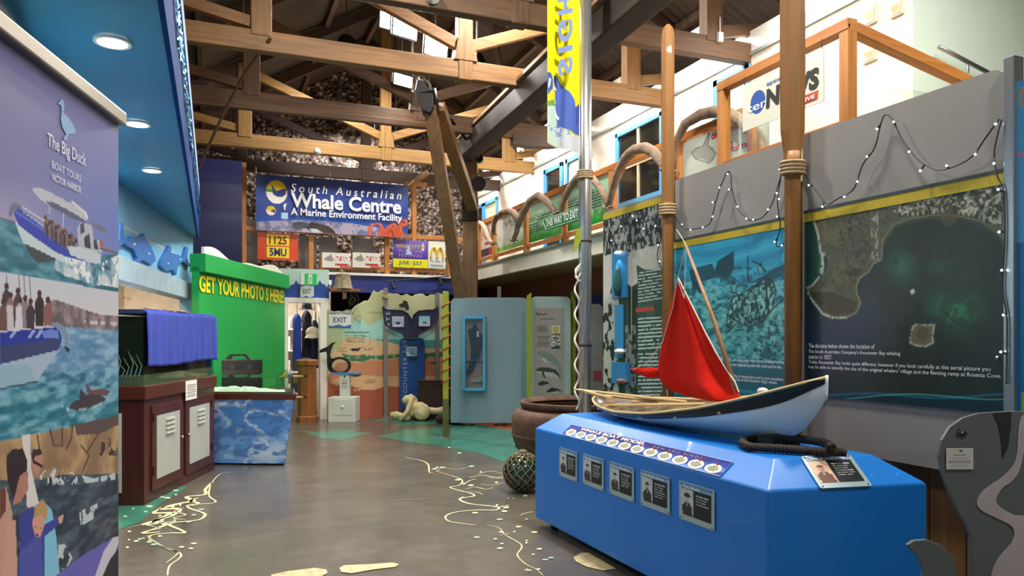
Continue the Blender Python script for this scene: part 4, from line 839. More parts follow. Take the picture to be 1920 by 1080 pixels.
fo = s.inside(c3([(190, 600), (230, 555), (300, 570), (400, 595), (450, 610), (591, 575), (591, 610), (440, 630), (300, 640), (180, 640)])) | s.inside(c3([(280, 930), (310, 925), (350, 990), (330, 1030), (280, 1060)])) | s.inside(c3([(380, 770), (470, 730), (470, 790), (390, 840)]))
s.put(fo & (n3 > .46), 'cdd6da', .9)
s.poly(c3([(210, 720), (250, 760), (270, 880), (290, 1090), (200, 1090), (215, 900)]), '7fc0dc'); s.poly(c3([(105, 400), (145, 395), (150, 560), (190, 740), (130, 750), (120, 560)]), 'd8d4d2')
s.poly(c3([(150, 490), (175, 470), (205, 490), (205, 540), (180, 600), (160, 560)]), 'b98672'); s.poly(c3([(150, 500), (160, 470), (195, 465), (206, 495), (170, 500), (160, 540)]), '3a2420'); s.line(c3([(165, 530), (200, 550)]), 5, '1c1414')
s.poly(c3([(30, 500), (60, 470), (110, 465), (130, 520), (135, 620), (100, 720), (60, 700), (35, 620)]), '2f1d1c'); s.poly(c3([(95, 600), (130, 570), (138, 660), (100, 720), (60, 740), (80, 660)]), 'b07a66'); s.poly(c3([(0, 690), (30, 650), (60, 780), (70, 1090), (0, 1090)]), 'c09484'); s.poly(c3([(0, 660), (28, 660), (30, 760), (0, 810)]), '6a3c2c'); s.poly(c3([(30, 820), (75, 810), (85, 1090), (10, 1090)]), 'c89a88')
s.poly(c3([(90, 800), (110, 770), (160, 755), (210, 830), (270, 800), (285, 830), (215, 890), (215, 1090), (80, 1090), (100, 920)]), '3a3f94'); s.put(s.inside(c3([(100, 850), (205, 850), (205, 1090), (95, 1090)])) & (n2 > .53), '5a60b4', .6)
s.poly(c3([(155, 830), (165, 780), (205, 770), (215, 830), (195, 890), (170, 890)]), 'd09a82'); s.poly(c3([(160, 810), (170, 740), (205, 710), (230, 750), (225, 810), (205, 790), (180, 790)]), 'b9935e'); s.ell(*c3([(178, 882)])[0], 3, 2.4, '5a1c1c'); s.ell(*c3([(172, 845)])[0], 1.6, 1.2, '2a1a18'); s.ell(*c3([(195, 848)])[0], 1.6, 1.2, '2a1a18'); s.poly(c3([(280, 800), (308, 780), (300, 825), (285, 828)]), 'd0a08c')
s.poly(c3([(260, 1085), (400, 980), (540, 895), (591, 880), (591, 1090)]), '6660b4'); s.poly(c3([(455, 1090), (500, 960), (545, 895), (585, 885), (510, 1090)]), 'c9c6d2'); s.poly(c3([(490, 1090), (530, 1000), (591, 920), (591, 1090)]), '24242a')
s.put(s.y > 1090, '5f5aa8')
s.mesh('printed_sheet', print_mat('banner_vinyl', .4), bn)
duck = [(365, 398), (380, 410), (384, 440), (378, 480), (400, 500), (430, 540), (455, 595), (440, 608), (410, 608), (400, 625), (405, 640), (385, 645), (378, 630), (395, 612), (372, 570), (362, 520), (368, 470), (362, 435), (345, 430), (355, 415)]
du = [PL(x/3.178, 60+y/3.178, BR_+BN*.0015, BN) for x, y in duck]
MB().add(du, [tuple(range(len(du)))]).obj('duck_emblem', mat('duck_blue', '7fa5d8', .4, var=.02), bn)
LAV = mat('pale_lettering', 'd9dcec', .4, var=.02)
def bword(q, x0, y0, x1, hpx, bold=0.): a = PL(x0, y0, BR_+BN*.001, BN); b = PL(x1, y0, BR_+BN*.001, BN); d = a.x*CS+a.y*CC; text(q, a, BU, UP, (b-a).dot(BU), hpx/FPX*d, LAV, bn, bold=bold, lift=.0015)
bword('The Big Duck', 88, 281, 160, 33, .01); bword('BOAT TOURS', 96, 315, 151, 14); bword('VICTOR HARBOR', 96, 338, 151, 13.5, .015)
e = V((BO.x, BO.y, 2.105)); r0 = e-BU*.01-BN*.012
MB().hexa([r0+UP*-.002, r0+BU*(BW+.02)-UP*.002, r0+BU*(BW+.02)+BN*.03-UP*.002, r0+BN*.03-UP*.002, r0+UP*.032, r0+BU*(BW+.02)+UP*.032, r0+BU*(BW+.02)+BN*.03+UP*.032, r0+BN*.03+UP*.032]).obj('top_rail', mat('anodised_rail', 'a89f90', .4, .6), bn, bevel=.004)
MB().beam(V((BO.x, BO.y, .05)), V((BR_.x, BR_.y, .05)), .12, .1).obj('base_cassette', mat('anodised_rail'), bn); c = V((BO.x, BO.y, 0))+BU*BW*.5-BN*.03; MB().tube([c+UP*.05, c+UP*2.11], .01, 6).obj('support_pole', mat('anodised_rail'), bn)

# --- aquarium cabinet
K0, K1 = PZ(270, 948), PZ(402, 880); KD = (K1-K0).normalized(); KN = V((KD.y, -KD.x, 0)); KL = (K1-K0).length; DP = .46
MAH = wood('dark_mahogany', '3a1710', '4f2318', .4, axis='Z', bump=.08, coat=.1); MAHX = wood('dark_mahogany_rail', '421a11', '572718', .4, axis='Y', bump=.08); GRY = mat('grey_door_laminate', 'a5a8a0', .5, var=.05)
cb = thing('aquarium_cabinet', 'dark mahogany cabinet with two grey vented doors under the fish tank', 'cabinet', tuple(K0))
def slab(u0, u1, n0, n1, z0, z1, nm, m, par=None, bev=0): # u along the face, n outwards (negative is into the cabinet)
    q = [K0+KD*u0+KN*n0, K0+KD*u1+KN*n0, K0+KD*u1+KN*n1, K0+KD*u0+KN*n1]; return MB().hexa([p+UP*z0 for p in q]+[p+UP*z1 for p in q]).obj(nm, m, par or cb, bevel=bev)
slab(0, KL, -DP, 0, 0, .98, 'body', MAH); slab(-.02, KL+.02, -DP-.02, .025, .97, 1.1, 'top_rail', MAHX, bev=.012)
ku = lambda px, py: ((PL(px, py, K0, KN)-K0).dot(KD), PL(px, py, K0, KN).z)
for x0, x1, ya, yb, kx in ((290, 333, 770, 893, 1), (352, 389, 756, 868, 0)):
    u0, u1 = ku(x0, 800)[0], ku(x1, 800)[0]; z1, z0 = ku(x0, ya)[1], ku(x0, yb)[1]; 
    d = slab(u0-.09, u1+.09, 0, .018, .1, .9, 'door', MAH, bev=.005); slab(u0, u1, .016, .024, .2, .8, 'door_panel', GRY, d)
    uc = u0+(u1-u0)*.55
    for i in range(4): slab(uc-.1, uc+.1, .022, .04, .60+i*.045, .62+i*.045, 'vent_louvre', mat('vent_plastic', 'b9bcb4', .5), d)
    MB().sph(K0+KD*((u1+.045) if kx else (u0-.045))+KN*.03+UP*.52, .016, 10, 6).obj('knob', mat('brass_knob', 'b5a070', .3, .9), d)
    for z in (.25, .75): slab((u0-.085) if kx else (u1+.07), (u0-.07) if kx else (u1+.085), .016, .026, z, z+.08, 'hinge', mat('dark_screw'), d)
q0 = K0-KD*.012-KN*.2
for i, (n0, n1) in enumerate([(-.42, -.36), (-.34, -.28), (-.26, -.2)]): slab(-.012, 0, n0, n1, .12, .85, 'end_vent_slat', mat('vent_plastic'))
# --- fish tank with a towel
tk = thing('fish_tank', 'murky glass fish tank standing on the mahogany cabinet', 'fish tank', tuple(K0+UP*1.1))
MURK = mat('murky_water', '26352c', .1, var=.35, scale=4, spec=.7); GLS = glass_mat('tank_glass', (.9, .97, .93), .2, .02)
slab(.03, KL-.03, -DP+.03, -.02, 1.19, 1.74, 'water', mat('dark_tank_water', '1b2823', .12, var=.25, scale=3, spec=.6), tk); slab(.028, KL-.028, -DP+.02, -.015, 1.1, 1.2, 'gravel_bed', mat('tank_gravel', '7d7250', .8, col2='4a6a50', scale=9, bump=.5), tk)
slab(.01, KL-.01, -.012, -.004, 1.1, 1.78, 'side_glass', GLS, tk); slab(.01, .02, -DP+.02, -.012, 1.1, 1.78, 'end_glass', GLS, tk); slab(0, KL, -DP+.01, 0, 1.77, 1.8, 'lid', mat('tank_lid', '1d2c52', .6), tk)
for i in range(9):
    b = K0-KD*-.032-KN*(.06+.035*i)+UP*1.2; b = K0+KD*.022-KN*(.06+.038*i); h = random.uniform(.1, .3)
    MB().tube([b+UP*1.18, b+UP*(1.18+h*.5)+KN*.03, b+UP*(1.18+h)-KN*.02], [.006, .005, .002], 5).obj('water_weed', mat('pale_weed', '8a9a78', .7), tk)
# towel draped over the tank
m = MB(); nu, nv = 60, 24; v = []
for j in range(nv+1):
    for i in range(nu+1):
        u, t_ = i/nu, j/nv; f = .012*math.sin(u*31+3*t_)*t_+.008*math.sin(u*67)*t_
        if t_ < .18: p = K0+KD*(.02+u*(KL))+KN*(-.3*(1-t_/.18)+.004)+UP*(1.808+.004*math.sin(u*9))
        else: q = (t_-.18)/.82; p = K0+KD*(.02+u*KL)+KN*(.018+f+.012*q)+UP*(1.8-q*(.52+.012*math.sin(u*6)))
        v.append(p)
m.add(v, [(j*(nu+1)+i, j*(nu+1)+i+1, (j+1)*(nu+1)+i+1, (j+1)*(nu+1)+i) for j in range(nv) for i in range(nu)])
tw = tag(m.obj('draped_towel', mat('royal_blue_towel', '2c3f9c', .95, var=.15, scale=60, bump=.5, stretch=(1, 1, .3)), loc=tuple(K0+UP*1.8), smooth=True), 'royal blue towel draped over the fish tank', 'towel')
md = tw.modifiers.new('cloth', 'SOLIDIFY'); md.thickness = .008
a = K0+KN*.03+UP*.92; u0, z0 = ku(343, 752); u1 = ku(364, 750)[0]
nt_ = thing('paper_notice', 'white paper notice stuck to the edge of the mahogany cabinet', 'notice', tuple(K0+KD*u0+KN*.028+UP*.9))
slab(u0, u1, .027, .029, .885, 1.09, 'sheet', mat('paper_white', 'dedcd6', .8), nt_)
for i in range(7): slab(u0+.03+.02*(i % 2), u1-.03-.03*(i % 3 == 1), .0295, .03, .92+i*.02, .926+i*.02, 'print_line', mat('black_print'), nt_)
for i, (x, y, w_, h_) in enumerate([(285, 570, 30, 5), (315, 573, 26, 5), (340, 575, 22, 5)]):
    p = PL(x, y, K0-KN*.22, KN); p.z = 1.82+.014; one('driftwood_piece', MB().sph(p, (.03, w_/FPX*9, .016), 10, 6, (KN, KD, UP)), mat('driftwood_tan', '9a7a5c', .85, var=.3, scale=15), ['brown flat driftwood piece on the tank lid nearest the banner', 'middle brown driftwood piece on the tank lid', 'brown driftwood piece on the tank lid by the green booth'][i], 'driftwood', tuple(p), 'driftwood on the tank lid', smooth=True)
p = F0+FD*2.6-FN*.6; p.z = 1.8351; dkm = MB().sph(p+UP*.05, (.035, .06, .04), 10, 8).sph(p+UP*.12, (.025, .03, .03), 8, 6); one('toy_duck', dkm, mat('duck_toy_blue', '4d8fb0', .5), 'small blue duck figure inside the serving hatch', 'figurine', tuple(p), smooth=True)
one('hatch_shelf', MB().prism([F0-FN*.45+UP*1.8, F1-FN*.45+UP*1.8, F1-FN*.85+UP*1.8, F0-FN*.85+UP*1.8], (0, 0, .035)), WHITEP, 'white shelf inside the serving hatch below the blue duck', 'shelf', tuple(F0-FN*.6+UP*1.8))
tt = PL(228, 562, F0-FN*.83, FN); 
one('hatch_lettering', MB().bx(0, 0, 0, 0, 0, 0), None, 'x', 'x') if False else None
wl = bpy.data.objects.get('wall_hatch_back'); text('your passions', tt, FD, UP, .6, .06, mat('grey_lettering', '8a8078', .6), wl, lift=.01)

# --- glass topped display table with an iceberg print
Tz = .80
T0, T1 = PZ(402, 871), PZ(534, 872.5); TD = (T1-T0).normalized(); TN = V((T1.x, T1.y, 0)).normalized()*1.0-TD*.02; TL = (T1-T0).length
tb = thing('display_table', 'glass topped display table with blue iceberg picture on its front', 'display table', tuple(T0))
A_ = T0-TD*.3; Lb = TL+.3
bot = [A_+UP*.02, A_+TD*Lb+UP*.02, A_+TD*Lb+TN*.98+UP*.02, A_+TN*.98+UP*.02]; top = [A_-TN*.05+UP*Tz, A_+TD*(Lb+.11)-TN*.05+UP*Tz, A_+TD*(Lb+.11)+TN*.98+UP*Tz, A_+TN*.98+UP*Tz]
MB().hexa(bot+top).obj('body', mat('ice_blue_side', '4d7fc0', .5, var=.1), tb)
n_ = (top[0]-bot[0]).cross(TD).normalized(); n_ = n_ if n_.dot(-T0) > 0 else -n_
Dn = (bot[0]-top[0]).normalized(); s = Pic(top[0]+n_*.004, TD, Dn, Lb+.11, (bot[0]-top[0]).length, 150, 90, '4f86cc')
n1, n2 = s.nz(3, 71, 5, 1.0, 1.6), s.nz(9, 72, 4, .7, 1.4); rdg = 1-abs(2*fbm(s.u*3.2+s.v*1.5, s.v*4.4-s.u*1.2, 75, 5)-1)
s.grad(740, 870, '3f74b8', '5f9ad8'); s.put(np.clip((rdg-.86)/.1, 0, 1), 'c9d6e4', .85); s.put((n1 > .56), '86aede', .55); s.put((n2 < .4), '3a62a0', .5)
s.put(np.clip(1-np.hypot((s.x-500)/55, (s.y-850)/28), 0, 1)*(n2 > .42), 'd3dae2', .9); s.put(np.clip(1-np.hypot((s.x-425)/35, (s.y-752)/14), 0, 1)*(n2 > .38), 'd8dfe6', .9); s.put(s.y > 869, '1c2a50', .5)
keep = (s.p-np.array(A_))@np.array(TD) < Lb+.11-.11*np.clip(s.v/s.ht, 0, 1)
s.mesh('iceberg_print', PRN, tb, keep=keep)
rim = [A_-TN*.07-TD*.02, A_+TD*(Lb+.14)-TN*.07, A_+TD*(Lb+.14)+TN*1.0, A_+TN*1.0-TD*.02]
MB().hexa([p+UP*Tz for p in rim]+[p+UP*(Tz+.07) for p in rim]).obj('timber_rim', MAHX, tb, bevel=.006)
MB().hexa([A_+UP*(Tz+.071), A_+TD*(Lb+.08)+UP*(Tz+.071), A_+TD*(Lb+.08)+TN*.58+UP*(Tz+.071), A_+TN*.58+UP*(Tz+.071), A_+UP*(Tz+.08), A_+TD*(Lb+.08)+UP*(Tz+.08), A_+TD*(Lb+.08)+TN*.58+UP*(Tz+.08), A_+TN*.58+UP*(Tz+.08)]).obj('model_base', mat('black_base', '1a1c1c', .6), tb)
m = MB(); rel = []
for i in range(25):
    for j in range(9):
        u, w_ = i/24, j/8; rel.append(A_+TD*(.28+u*.9)+TN*(.08+w_*.35)+UP*(Tz+.081+.07*max(0, math.sin(w_*math.pi))*(.4+.6*math.sin(u*2.6+.5)**2)*(.7+.5*random.random())*(1-u*.5)))
m.add(rel, [(i*9+j, i*9+j+1, (i+1)*9+j+1, (i+1)*9+j) for i in range(24) for j in range(8)]).obj('ice_relief_model', mat('plaster_white', 'cfcdbf', .8, var=.1, scale=20), tb, smooth=False)
g0, g1 = A_-TN*.03+UP*(Tz+.07), A_+TD*(Lb+.1)-TN*.03+UP*(Tz+.07); TG = glass_mat('green_edge_glass', (.88, .96, .91), .08, .02)
for nm, q in (('front_glass', [g0, g1, g1+UP*.19, g0+UP*.19]), ('end_glass', [g1, g1+TN*.6, g1+TN*.6+UP*.25, g1+UP*.19]), ('top_glass', [g0+UP*.19, g1+UP*.19, g1+TN*.6+UP*.25, g0+TN*.6+UP*.25])):
    MB().prism(q, (TN if nm == 'front_glass' else (-TD if nm == 'end_glass' else UP))*.006).obj(nm, TG, tb)
MB().beam(g1-TD*.01+TN*.01, g1-TD*.01+TN*.01+UP*.2, .012, .012).obj('corner_post', mat('black_base'), tb)
# --- black equipment case behind the table
c0 = PY(415, 700, 9.97); dC = 9.75; a = P(415, 700, dC); b = P(486, 700, dC); z0 = Tz+.07
ec = thing('equipment_case', 'black equipment case with raised carry handle in front of the green booth', 'case', (a.x, a.y, z0))
CU = (b-a).normalized(); CUn = V((-CU.y, CU.x, 0)); BLK = mat('black_case_plastic', '15161a', .45, var=.1)
wC = (b-a).length; zt = EYE-(674-HORZ)/FPX*dC; a.z = z0
MB().hexa([a, a+CU*wC, a+CU*wC+CUn*.14, a+CUn*.14]+[p+UP*(zt-z0) for p in (a, a+CU*wC, a+CU*wC+CUn*.14, a+CUn*.14)]).obj('body', BLK, ec, bevel=.012)
MB().prism([a+CU*(wC*x)+UP*(z-z0)-CUn*-.02 for x, z in ((.08, zt), (.2, zt+.07), (.62, zt+.07), (.76, zt), (.68, zt), (.58, zt+.045), (.26, zt+.045), (.18, zt))], CUn*.06).obj('handle', BLK, ec)
for x in (.3, .75): MB().box(a+CU*wC*x+UP*(zt-z0-.1), (.05, .02, .06), (CU, CUn, UP)).obj('latch', mat('latch_grey', '3c3e44', .4), ec)
# ================================================================== FAR END
c6 = lambda l: [(600+x/4, 530+y/4) for x, y in l]
YM = 14.2
mu = thing('mural_board', 'painted seabed mural board with wavy top behind the whale tail', 'mural', (3.3, YM, 0))
x0, x1 = PY(613, 600, YM).x, PY(842, 600, YM).x
topl = c6([(64, 205), (130, 215), (230, 205), (300, 150), (365, 130), (400, 60), (440, 70), (480, 55), (520, 85), (560, 78), (600, 95), (650, 88), (700, 100), (745, 78), (800, 100), (870, 85), (975, 85)])
tz = [(p.x, p.z) for p in (PY(x, y, YM) for x, y in topl)]
ztop = lambda X: np.interp(X, [a for a, b in tz], [b for a, b in tz])+.012*np.sin(np.asarray(X)*38)
pts = [(X, YM+.006, float(ztop(X))) for X in np.linspace(x0, x1, 60)]
MB().prism([(x0, YM+.006, 0)]+pts+[(x1, YM+.006, 0)], (0, .03, 0)).obj('board', mat('mural_edge', 'b9b78a', .7), mu)
s = Pic((x0, YM, 2.5), (1, 0, 0), (0, 0, -1), x1-x0, 2.5, 200, 190, 'b4b88c')
n1, n2 = s.nz(2.5, 81), s.nz(8, 82)
s.put(n2, 'bdbf95', .3)
s.poly(c6([(64, 360), (110, 340), (180, 330), (250, 290), (300, 265), (340, 300), (360, 330), (400, 310), (470, 270), (560, 290), (700, 380), (880, 360), (980, 340), (980, 430), (64, 430)]), '9fd6cc', .95); s.poly(c6([(60, 250), (180, 330), (160, 520), (60, 600)]), 'b0bb88', .8)
s.poly(c6([(390, 425), (980, 428), (980, 500), (600, 480), (500, 450)]), '4f9a98')
s.poly(c6([(60, 560), (160, 470), (190, 400), (300, 410), (400, 430), (520, 445), (600, 470), (700, 500), (880, 495), (980, 500), (980, 530), (60, 700)]), 'dfb98c')
s.poly(c6([(60, 690), (130, 600), (230, 590), (300, 600), (380, 575), (470, 580), (600, 560), (790, 560), (980, 560), (980, 720), (700, 690), (560, 710), (430, 700), (300, 690), (150, 740), (60, 750)]), 'cb8660')
s.poly(c6([(60, 750), (110, 720), (220, 710), (330, 700), (430, 705), (540, 705), (620, 690), (700, 700), (980, 700), (980, 770), (600, 780), (500, 770), (400, 800), (320, 800), (200, 760), (120, 770)]), 'ddb285')
s.poly(c6([(60, 745), (120, 770), (200, 760), (320, 800), (400, 802), (500, 772), (600, 780), (700, 770), (980, 765), (980, 1100), (60, 1100)]), 'a9573c'); s.put((s.y > 725) & (n1 > .5), 'b3644a', .35)
gb = c6([(160, 528), (230, 545), (330, 540), (420, 550), (480, 542), (600, 535), (700, 545), (800, 530), (880, 520), (980, 522), (980, 560), (870, 555), (780, 565), (600, 560), (470, 580), (380, 570), (330, 600), (270, 590), (200, 590)]); s.poly(gb, '3f7450')
for i in range(10): s.ell(*c6([(215+i*68, 562-(i % 3)*8)])[0], 2.2, 2.2, 'a9c8a0', .8)
for pts_ in (c6([(60, 690), (130, 600), (230, 590), (300, 602), (380, 577), (470, 582), (600, 562)]), c6([(120, 770), (200, 760), (320, 800), (400, 802), (500, 772), (600, 780)])): s.line(pts_, 1.2, 'e5cda4', .8)
t2 = [(180, 330), (230, 345), (270, 400), (250, 460), (190, 470)], [(330, 470), (330, 410), (370, 400), (380, 450), (350, 480)], [(440, 470), (430, 420), (470, 400), (490, 440), (520, 470)]
for q in t2: s.line(c6(q), 1.6, '7f9a84', .5)
s.line(c6([(185, 373), (368, 373)]), 1.4, '39433c'); s.lines_of_print(646, 690, [629, 633, 636.5, 640], .02, '4a5a48', 1.6, .7, .2, 4); s.lines_of_print(682, 704, [653, 656], 0, '5a4a38', 1.3, .7, .2, 5); s.lines_of_print(633, 652, [653, 656, 659], 0, '4a6a48', 1.3, .7, .2, 6); s.lines_of_print(683, 706, [712, 715, 718], 0, '5a4438', 1.3, .7, .2, 7)
for q in ([(225, 500), (250, 490), (290, 490), (320, 480), (300, 500), (290, 515), (260, 515), (235, 510)], [(215, 690), (250, 690), (290, 690), (318, 678), (300, 700), (260, 708)]): s.poly(c6(q), '1f1d22')
s.poly(c6([(248, 800), (260, 795), (275, 802), (302, 795), (300, 812), (275, 808), (258, 815)]), 'c9b49a'); s.poly(c6([(255, 560), (280, 550), (302, 562), (280, 572)]), 'b97a72'); s.poly(c6([(815, 600), (850, 595), (880, 580), (870, 610), (840, 612)]), '33583f')
s.put((s.x > 834), '2a4a9c', .9)
keep = s.p[:, 2] < ztop(s.p[:, 0])+.02
s.p[:, 2] = np.minimum(s.p[:, 2], ztop(s.p[:, 0]))
s.mesh('mural_print', print_mat('matt_print'), mu, keep=keep)
a = PY(693, 588, YM); text('culture', a, (1, 0, 0), UP, .24, .05, mat('black_print'), mu, space=1.5)
def spost(px, ytop, Y, lab, wpx=6.5):
    p = PY(px, 650, Y); d = p.x*CS+p.y*CC; w_ = wpx/FPX*d; z1 = EYE-(ytop-HORZ)/FPX*d
    t = thing('steel_post', lab, 'post', (p.x, Y, 0), 'steel posts holding the exhibit boards'); MB().bx(p.x-w_/2, p.x+w_/2, Y-.03, Y+.03, 0, z1).obj('upright', mat('galvanised_post', '8c8880', .45, .5, var=.1), t, bevel=.004)
    MB().bx(p.x-w_, p.x+w_, Y-.06, Y+.06, 0, .012).obj('foot_plate', mat('galvanised_post'), t); return p, d, t
p, d, t = spost(723, 540, 14.1, 'steel post with knotted rope between mural and whale tail', 7)
for k in range(3): MB().tube([V((p.x, 14.1, 2.3+k*.02))+V((.055*math.cos(q), .05*math.sin(q), .01*math.sin(q*2+k))) for q in np.linspace(0, 6.283, 13)], .014, 6, cap=False).obj('rope_turn', ROPE, t)
spost(820, 549, 14.1, 'steel post beside the whale tail fluke tip')
# whale tail board
wt = thing('whale_tail_sign', 'navy whale tail cutout on a blue upright lettered Encounter Bay', 'sign', tuple(PY(770, 770, 14.05)))
YT = 14.04
tail = c6([(470, 180), (500, 205), (560, 205), (620, 210), (660, 235), (688, 280), (705, 240), (740, 212), (800, 205), (850, 205), (880, 180), (885, 240), (868, 300), (830, 345), (780, 370), (740, 390), (728, 420), (640, 420), (622, 385), (570, 365), (520, 340), (485, 290)])
NVY = mat('navy_tail_paint', '24264c', .6, var=.3, scale=14); PBL = mat('upright_blue_paint', '1d4f92', .5, var=.35, scale=16)
MB().prism([PY(x, y, YT) for x, y in tail], (0, .04, 0)).obj('tail_fluke', NVY, wt, bevel=.005)
MB().tube([PY(x, y, YT) for x, y in tail+tail[:1]], .014, 6).obj('tail_edge', mat('black_base'), wt)
MB().prism([PY(x, y, YT+.045) for x, y in c6([(600, 950), (600, 440), (612, 420), (640, 415), (760, 415), (780, 425), (785, 450), (785, 950)])], (0, .04, 0)).obj('upright_board', PBL, wt, bevel=.006)
for i, (xa, ya, xb, yb) in enumerate([(540, 252, 630, 332), (742, 250, 825, 327), (648, 478, 733, 553)]):
    A, B = PY(*c6([(xa, ya)])[0], YT-.012), PY(*c6([(xb, yb)])[0], YT-.012)
    if i == 2: A.y = B.y = YT+.03
    s = Pic(A, (1, 0, 0), (0, 0, -1), B.x-A.x, A.z-B.z, 26, 24, '9fc0d8').uv(); nn = s.nz(14, 90+i)
    s.grad(0, 1, ['b9b9c8', '7fb8d8', '9cc4dc'][i], ['7d94b4', 'c9dce4', '4f86b4'][i]); s.put((nn > .52) & (s.y > .5), ['e0e4ea', 'd5dde0', 'd8e4ea'][i], .7); s.ell(.5, .65, .22, .14, ['2a3a6a', '3a86b8', '5c8fb8'][i]); s.ell(.8, .72, .1, .12, 'e0a040', .9 if i == 1 else 0); s.put(s.y > .86, 'cbb8c0', .5)
    MB().box((A+B)/2+V((0, .008, 0)), (B.x-A.x+.03, .012, A.z-B.z+.03)).obj('picture_frame', NVY, wt); s.mesh('picture', print_mat('matt_print'), wt)
a = PY(*c6([(630, 905)])[0], YT+.04); b = PY(*c6([(630, 425)])[0], YT+.04)
text('ENCOUNTER BAY', V((a.x+.06, YT+.04, a.z)), UP, (-1, 0, 0), b.z-a.z, .075, mat('pale_blue_lettering', '9fb8d8', .5), wt, space=1.25, lift=.004)
a = PY(*c6([(524, 345)])[0], YT); text('NTER', V((a.x, YT, a.z)), UP, (-1, 0, 0), .46, .075, mat('pale_blue_lettering'), wt, space=1.4)
q = c6([(592, 165), (625, 150), (625, 133), (655, 140), (660, 160), (670, 195), (650, 210), (640, 185), (605, 185)])
MB().prism([PY(x, y, YT) for x, y in q], (0, .03, 0)).obj('splash_ornament', mat('black_base'), wt)
# wall signs
def plaque(name, x0, y0, x1, y1, Y, m, lab, cat, th=.012):
    A, B = PY(x0, y0, Y), PY(x1, y1, Y); t = thing(name, lab, cat, tuple(A)); MB().bx(A.x, B.x, Y, Y+th, B.z, A.z).obj('plate', m, t); return t, A, B
SGN = mat('sign_white', 'e4e6e6', .45, var=.02); NVL = mat('navy_lettering', '22306a', .5)
for (x0, y0, x1, y1, Y, lab, bx) in ((616.5, 586, 658, 614, 14.18, 'white EXIT sign with wavy edges on the mural board', .6), (563, 533, 588.5, 560, 14.22, 'white EXIT sign hanging above the shop doorway', .6)):
    t, A, B = plaque('exit_sign', x0, y0, x1, y1, Y, SGN, lab, 'sign'); w_, h_ = B.x-A.x, A.z-B.z
    s = Pic(V((A.x, Y-.003, A.z)), (1, 0, 0), (0, 0, -1), w_, h_, 40, 28, 'e4e6e6').uv(); s.put(s.y > .86+.05*np.sin(s.x*11), '3f6ab0'); s.put(s.y < .1+.03*np.sin(s.x*9), '5f86c0', .8); s.mesh('wave_print', PRN, t)
    text('EXIT', V((A.x+w_*.2, Y-.003, B.z+h_*.34)), (1, 0, 0), UP, w_*.6, h_*.34, NVL, t, bold=.012)
t, A, B = plaque('emergency_exit_light', 571, 513, 594, 534, 14.1, mat('exit_green', '12a048', .4, emit=.5), 'green running man emergency exit light over the shop doorway', 'exit light', .05)
w_, h_ = B.x-A.x, A.z-B.z; MB().bx(A.x-.07, A.x-.002, 14.1, 14.2, B.z, A.z+.02).obj('housing', SGN, t); MB().bx(A.x+w_*.3, A.x+w_*.62, 14.095, 14.1, B.z+h_*.05, A.z-h_*.05).obj('white_field', SGN, t)
MB().add([V((A.x+w_*x, 14.092, B.z+h_*z)) for x, z in ((.4, .15), (.48, .4), (.42, .6), (.5, .75), (.55, .6), (.52, .42), (.56, .2), (.5, .35), (.44, .12))], [tuple(range(9))]).obj('running_figure', mat('exit_green'), t)
# capstan
cp = P(576, 787, 13.55); cp.z = 0; cs = thing('timber_capstan', 'octagonal timber capstan post with two wooden bars in the doorway', 'capstan', tuple(cp))
CAPW = wood('capstan_timber', '7d4a24', 'a0632f', .45, axis='Z', bump=.15); zt = EYE-(674-HORZ)/FPX*13.55
MB().lathe([(.2, .0), (.2, .1), (.175, .12), (.165, zt-.12), (.2, zt-.1), (.2, zt-.02), (.18, zt)], cp, 8).obj('barrel', CAPW, cs)
for py, L_ in ((705, .42), (744, .3)):
    z = EYE-(py-HORZ)/FPX*13.4; a = cp+UP*z-FWD*.13-RGT*.02; MB().tube([a+RGT*.04, a-RGT*L_+UP*-.02-FWD*.05], .022, 8).obj('capstan_bar', PINE, cs, smooth=True); MB().sph(a+RGT*.03, (.04, .04, .03), 10, 6).obj('bar_socket', mat('black_base'), cs)
# donation box
dp = P(642, 787, 13.5); dp.z = 0; db = thing('donation_box', 'white donation box with black whale shaped coin chute on top', 'donation box', tuple(dp)); DW = 51/FPX*13.5; WB = mat('white_cabinet', 'dcdad2', .5, var=.03); ax = (RGT, FWD, UP)
MB().box(dp+UP*.225+FWD*.15, (DW, .4, .45), ax).obj('box', WB, db, bevel=.008); MB().box(dp+UP*.27-FWD*.055+RGT*.03, (DW-.14, .014, .28), ax).obj('door', WB, db, bevel=.004); MB().sph(dp+UP*.28-FWD*.075+RGT*.02, .028, 10, 6).obj('knob', WB, db, smooth=True)
MB().box(dp+UP*.66+FWD*.1+RGT*.03, (.18, .12, .42), ax).obj('pedestal', WB, db); s = Pic(dp+UP*.86+FWD*.038-RGT*.04, RGT, (0, 0, -1), .14, .34, 20, 40, 'e2e0d8').uv(); [s.put((abs(s.y-y) < .015) & (s.x > .15) & (s.x < .85), '3a3a3a', .7) for y in (.25, .32, .39, .46, .55, .62, .7)]; s.ell(.5, .1, .14, .06, '222222'); s.mesh('label', PRN, db)
MB().box(dp+UP*.885+FWD*.1+RGT*.04, (.5, .2, .03), ax).obj('coin_tray', mat('tray_blue', '3f8fd0', .4), db)
DPL = dp+FWD*.08; dn = -FWD; c7 = lambda l: [(530+x/3.6, 500+y/3.6) for x, y in l]; BKS = mat('black_acrylic', '141518', .35)
tl = c7([(360, 508), (340, 525), (325, 560), (318, 595), (322, 618), (345, 620), (330, 645), (318, 680), (330, 712), (312, 705), (300, 670), (298, 625), (300, 595), (292, 572), (265, 580), (243, 580), (255, 560), (300, 540), (330, 515)])
MB().prism([PL(x, y, DPL, dn) for x, y in tl], FWD*.05).obj('whale_tail', BKS, db)
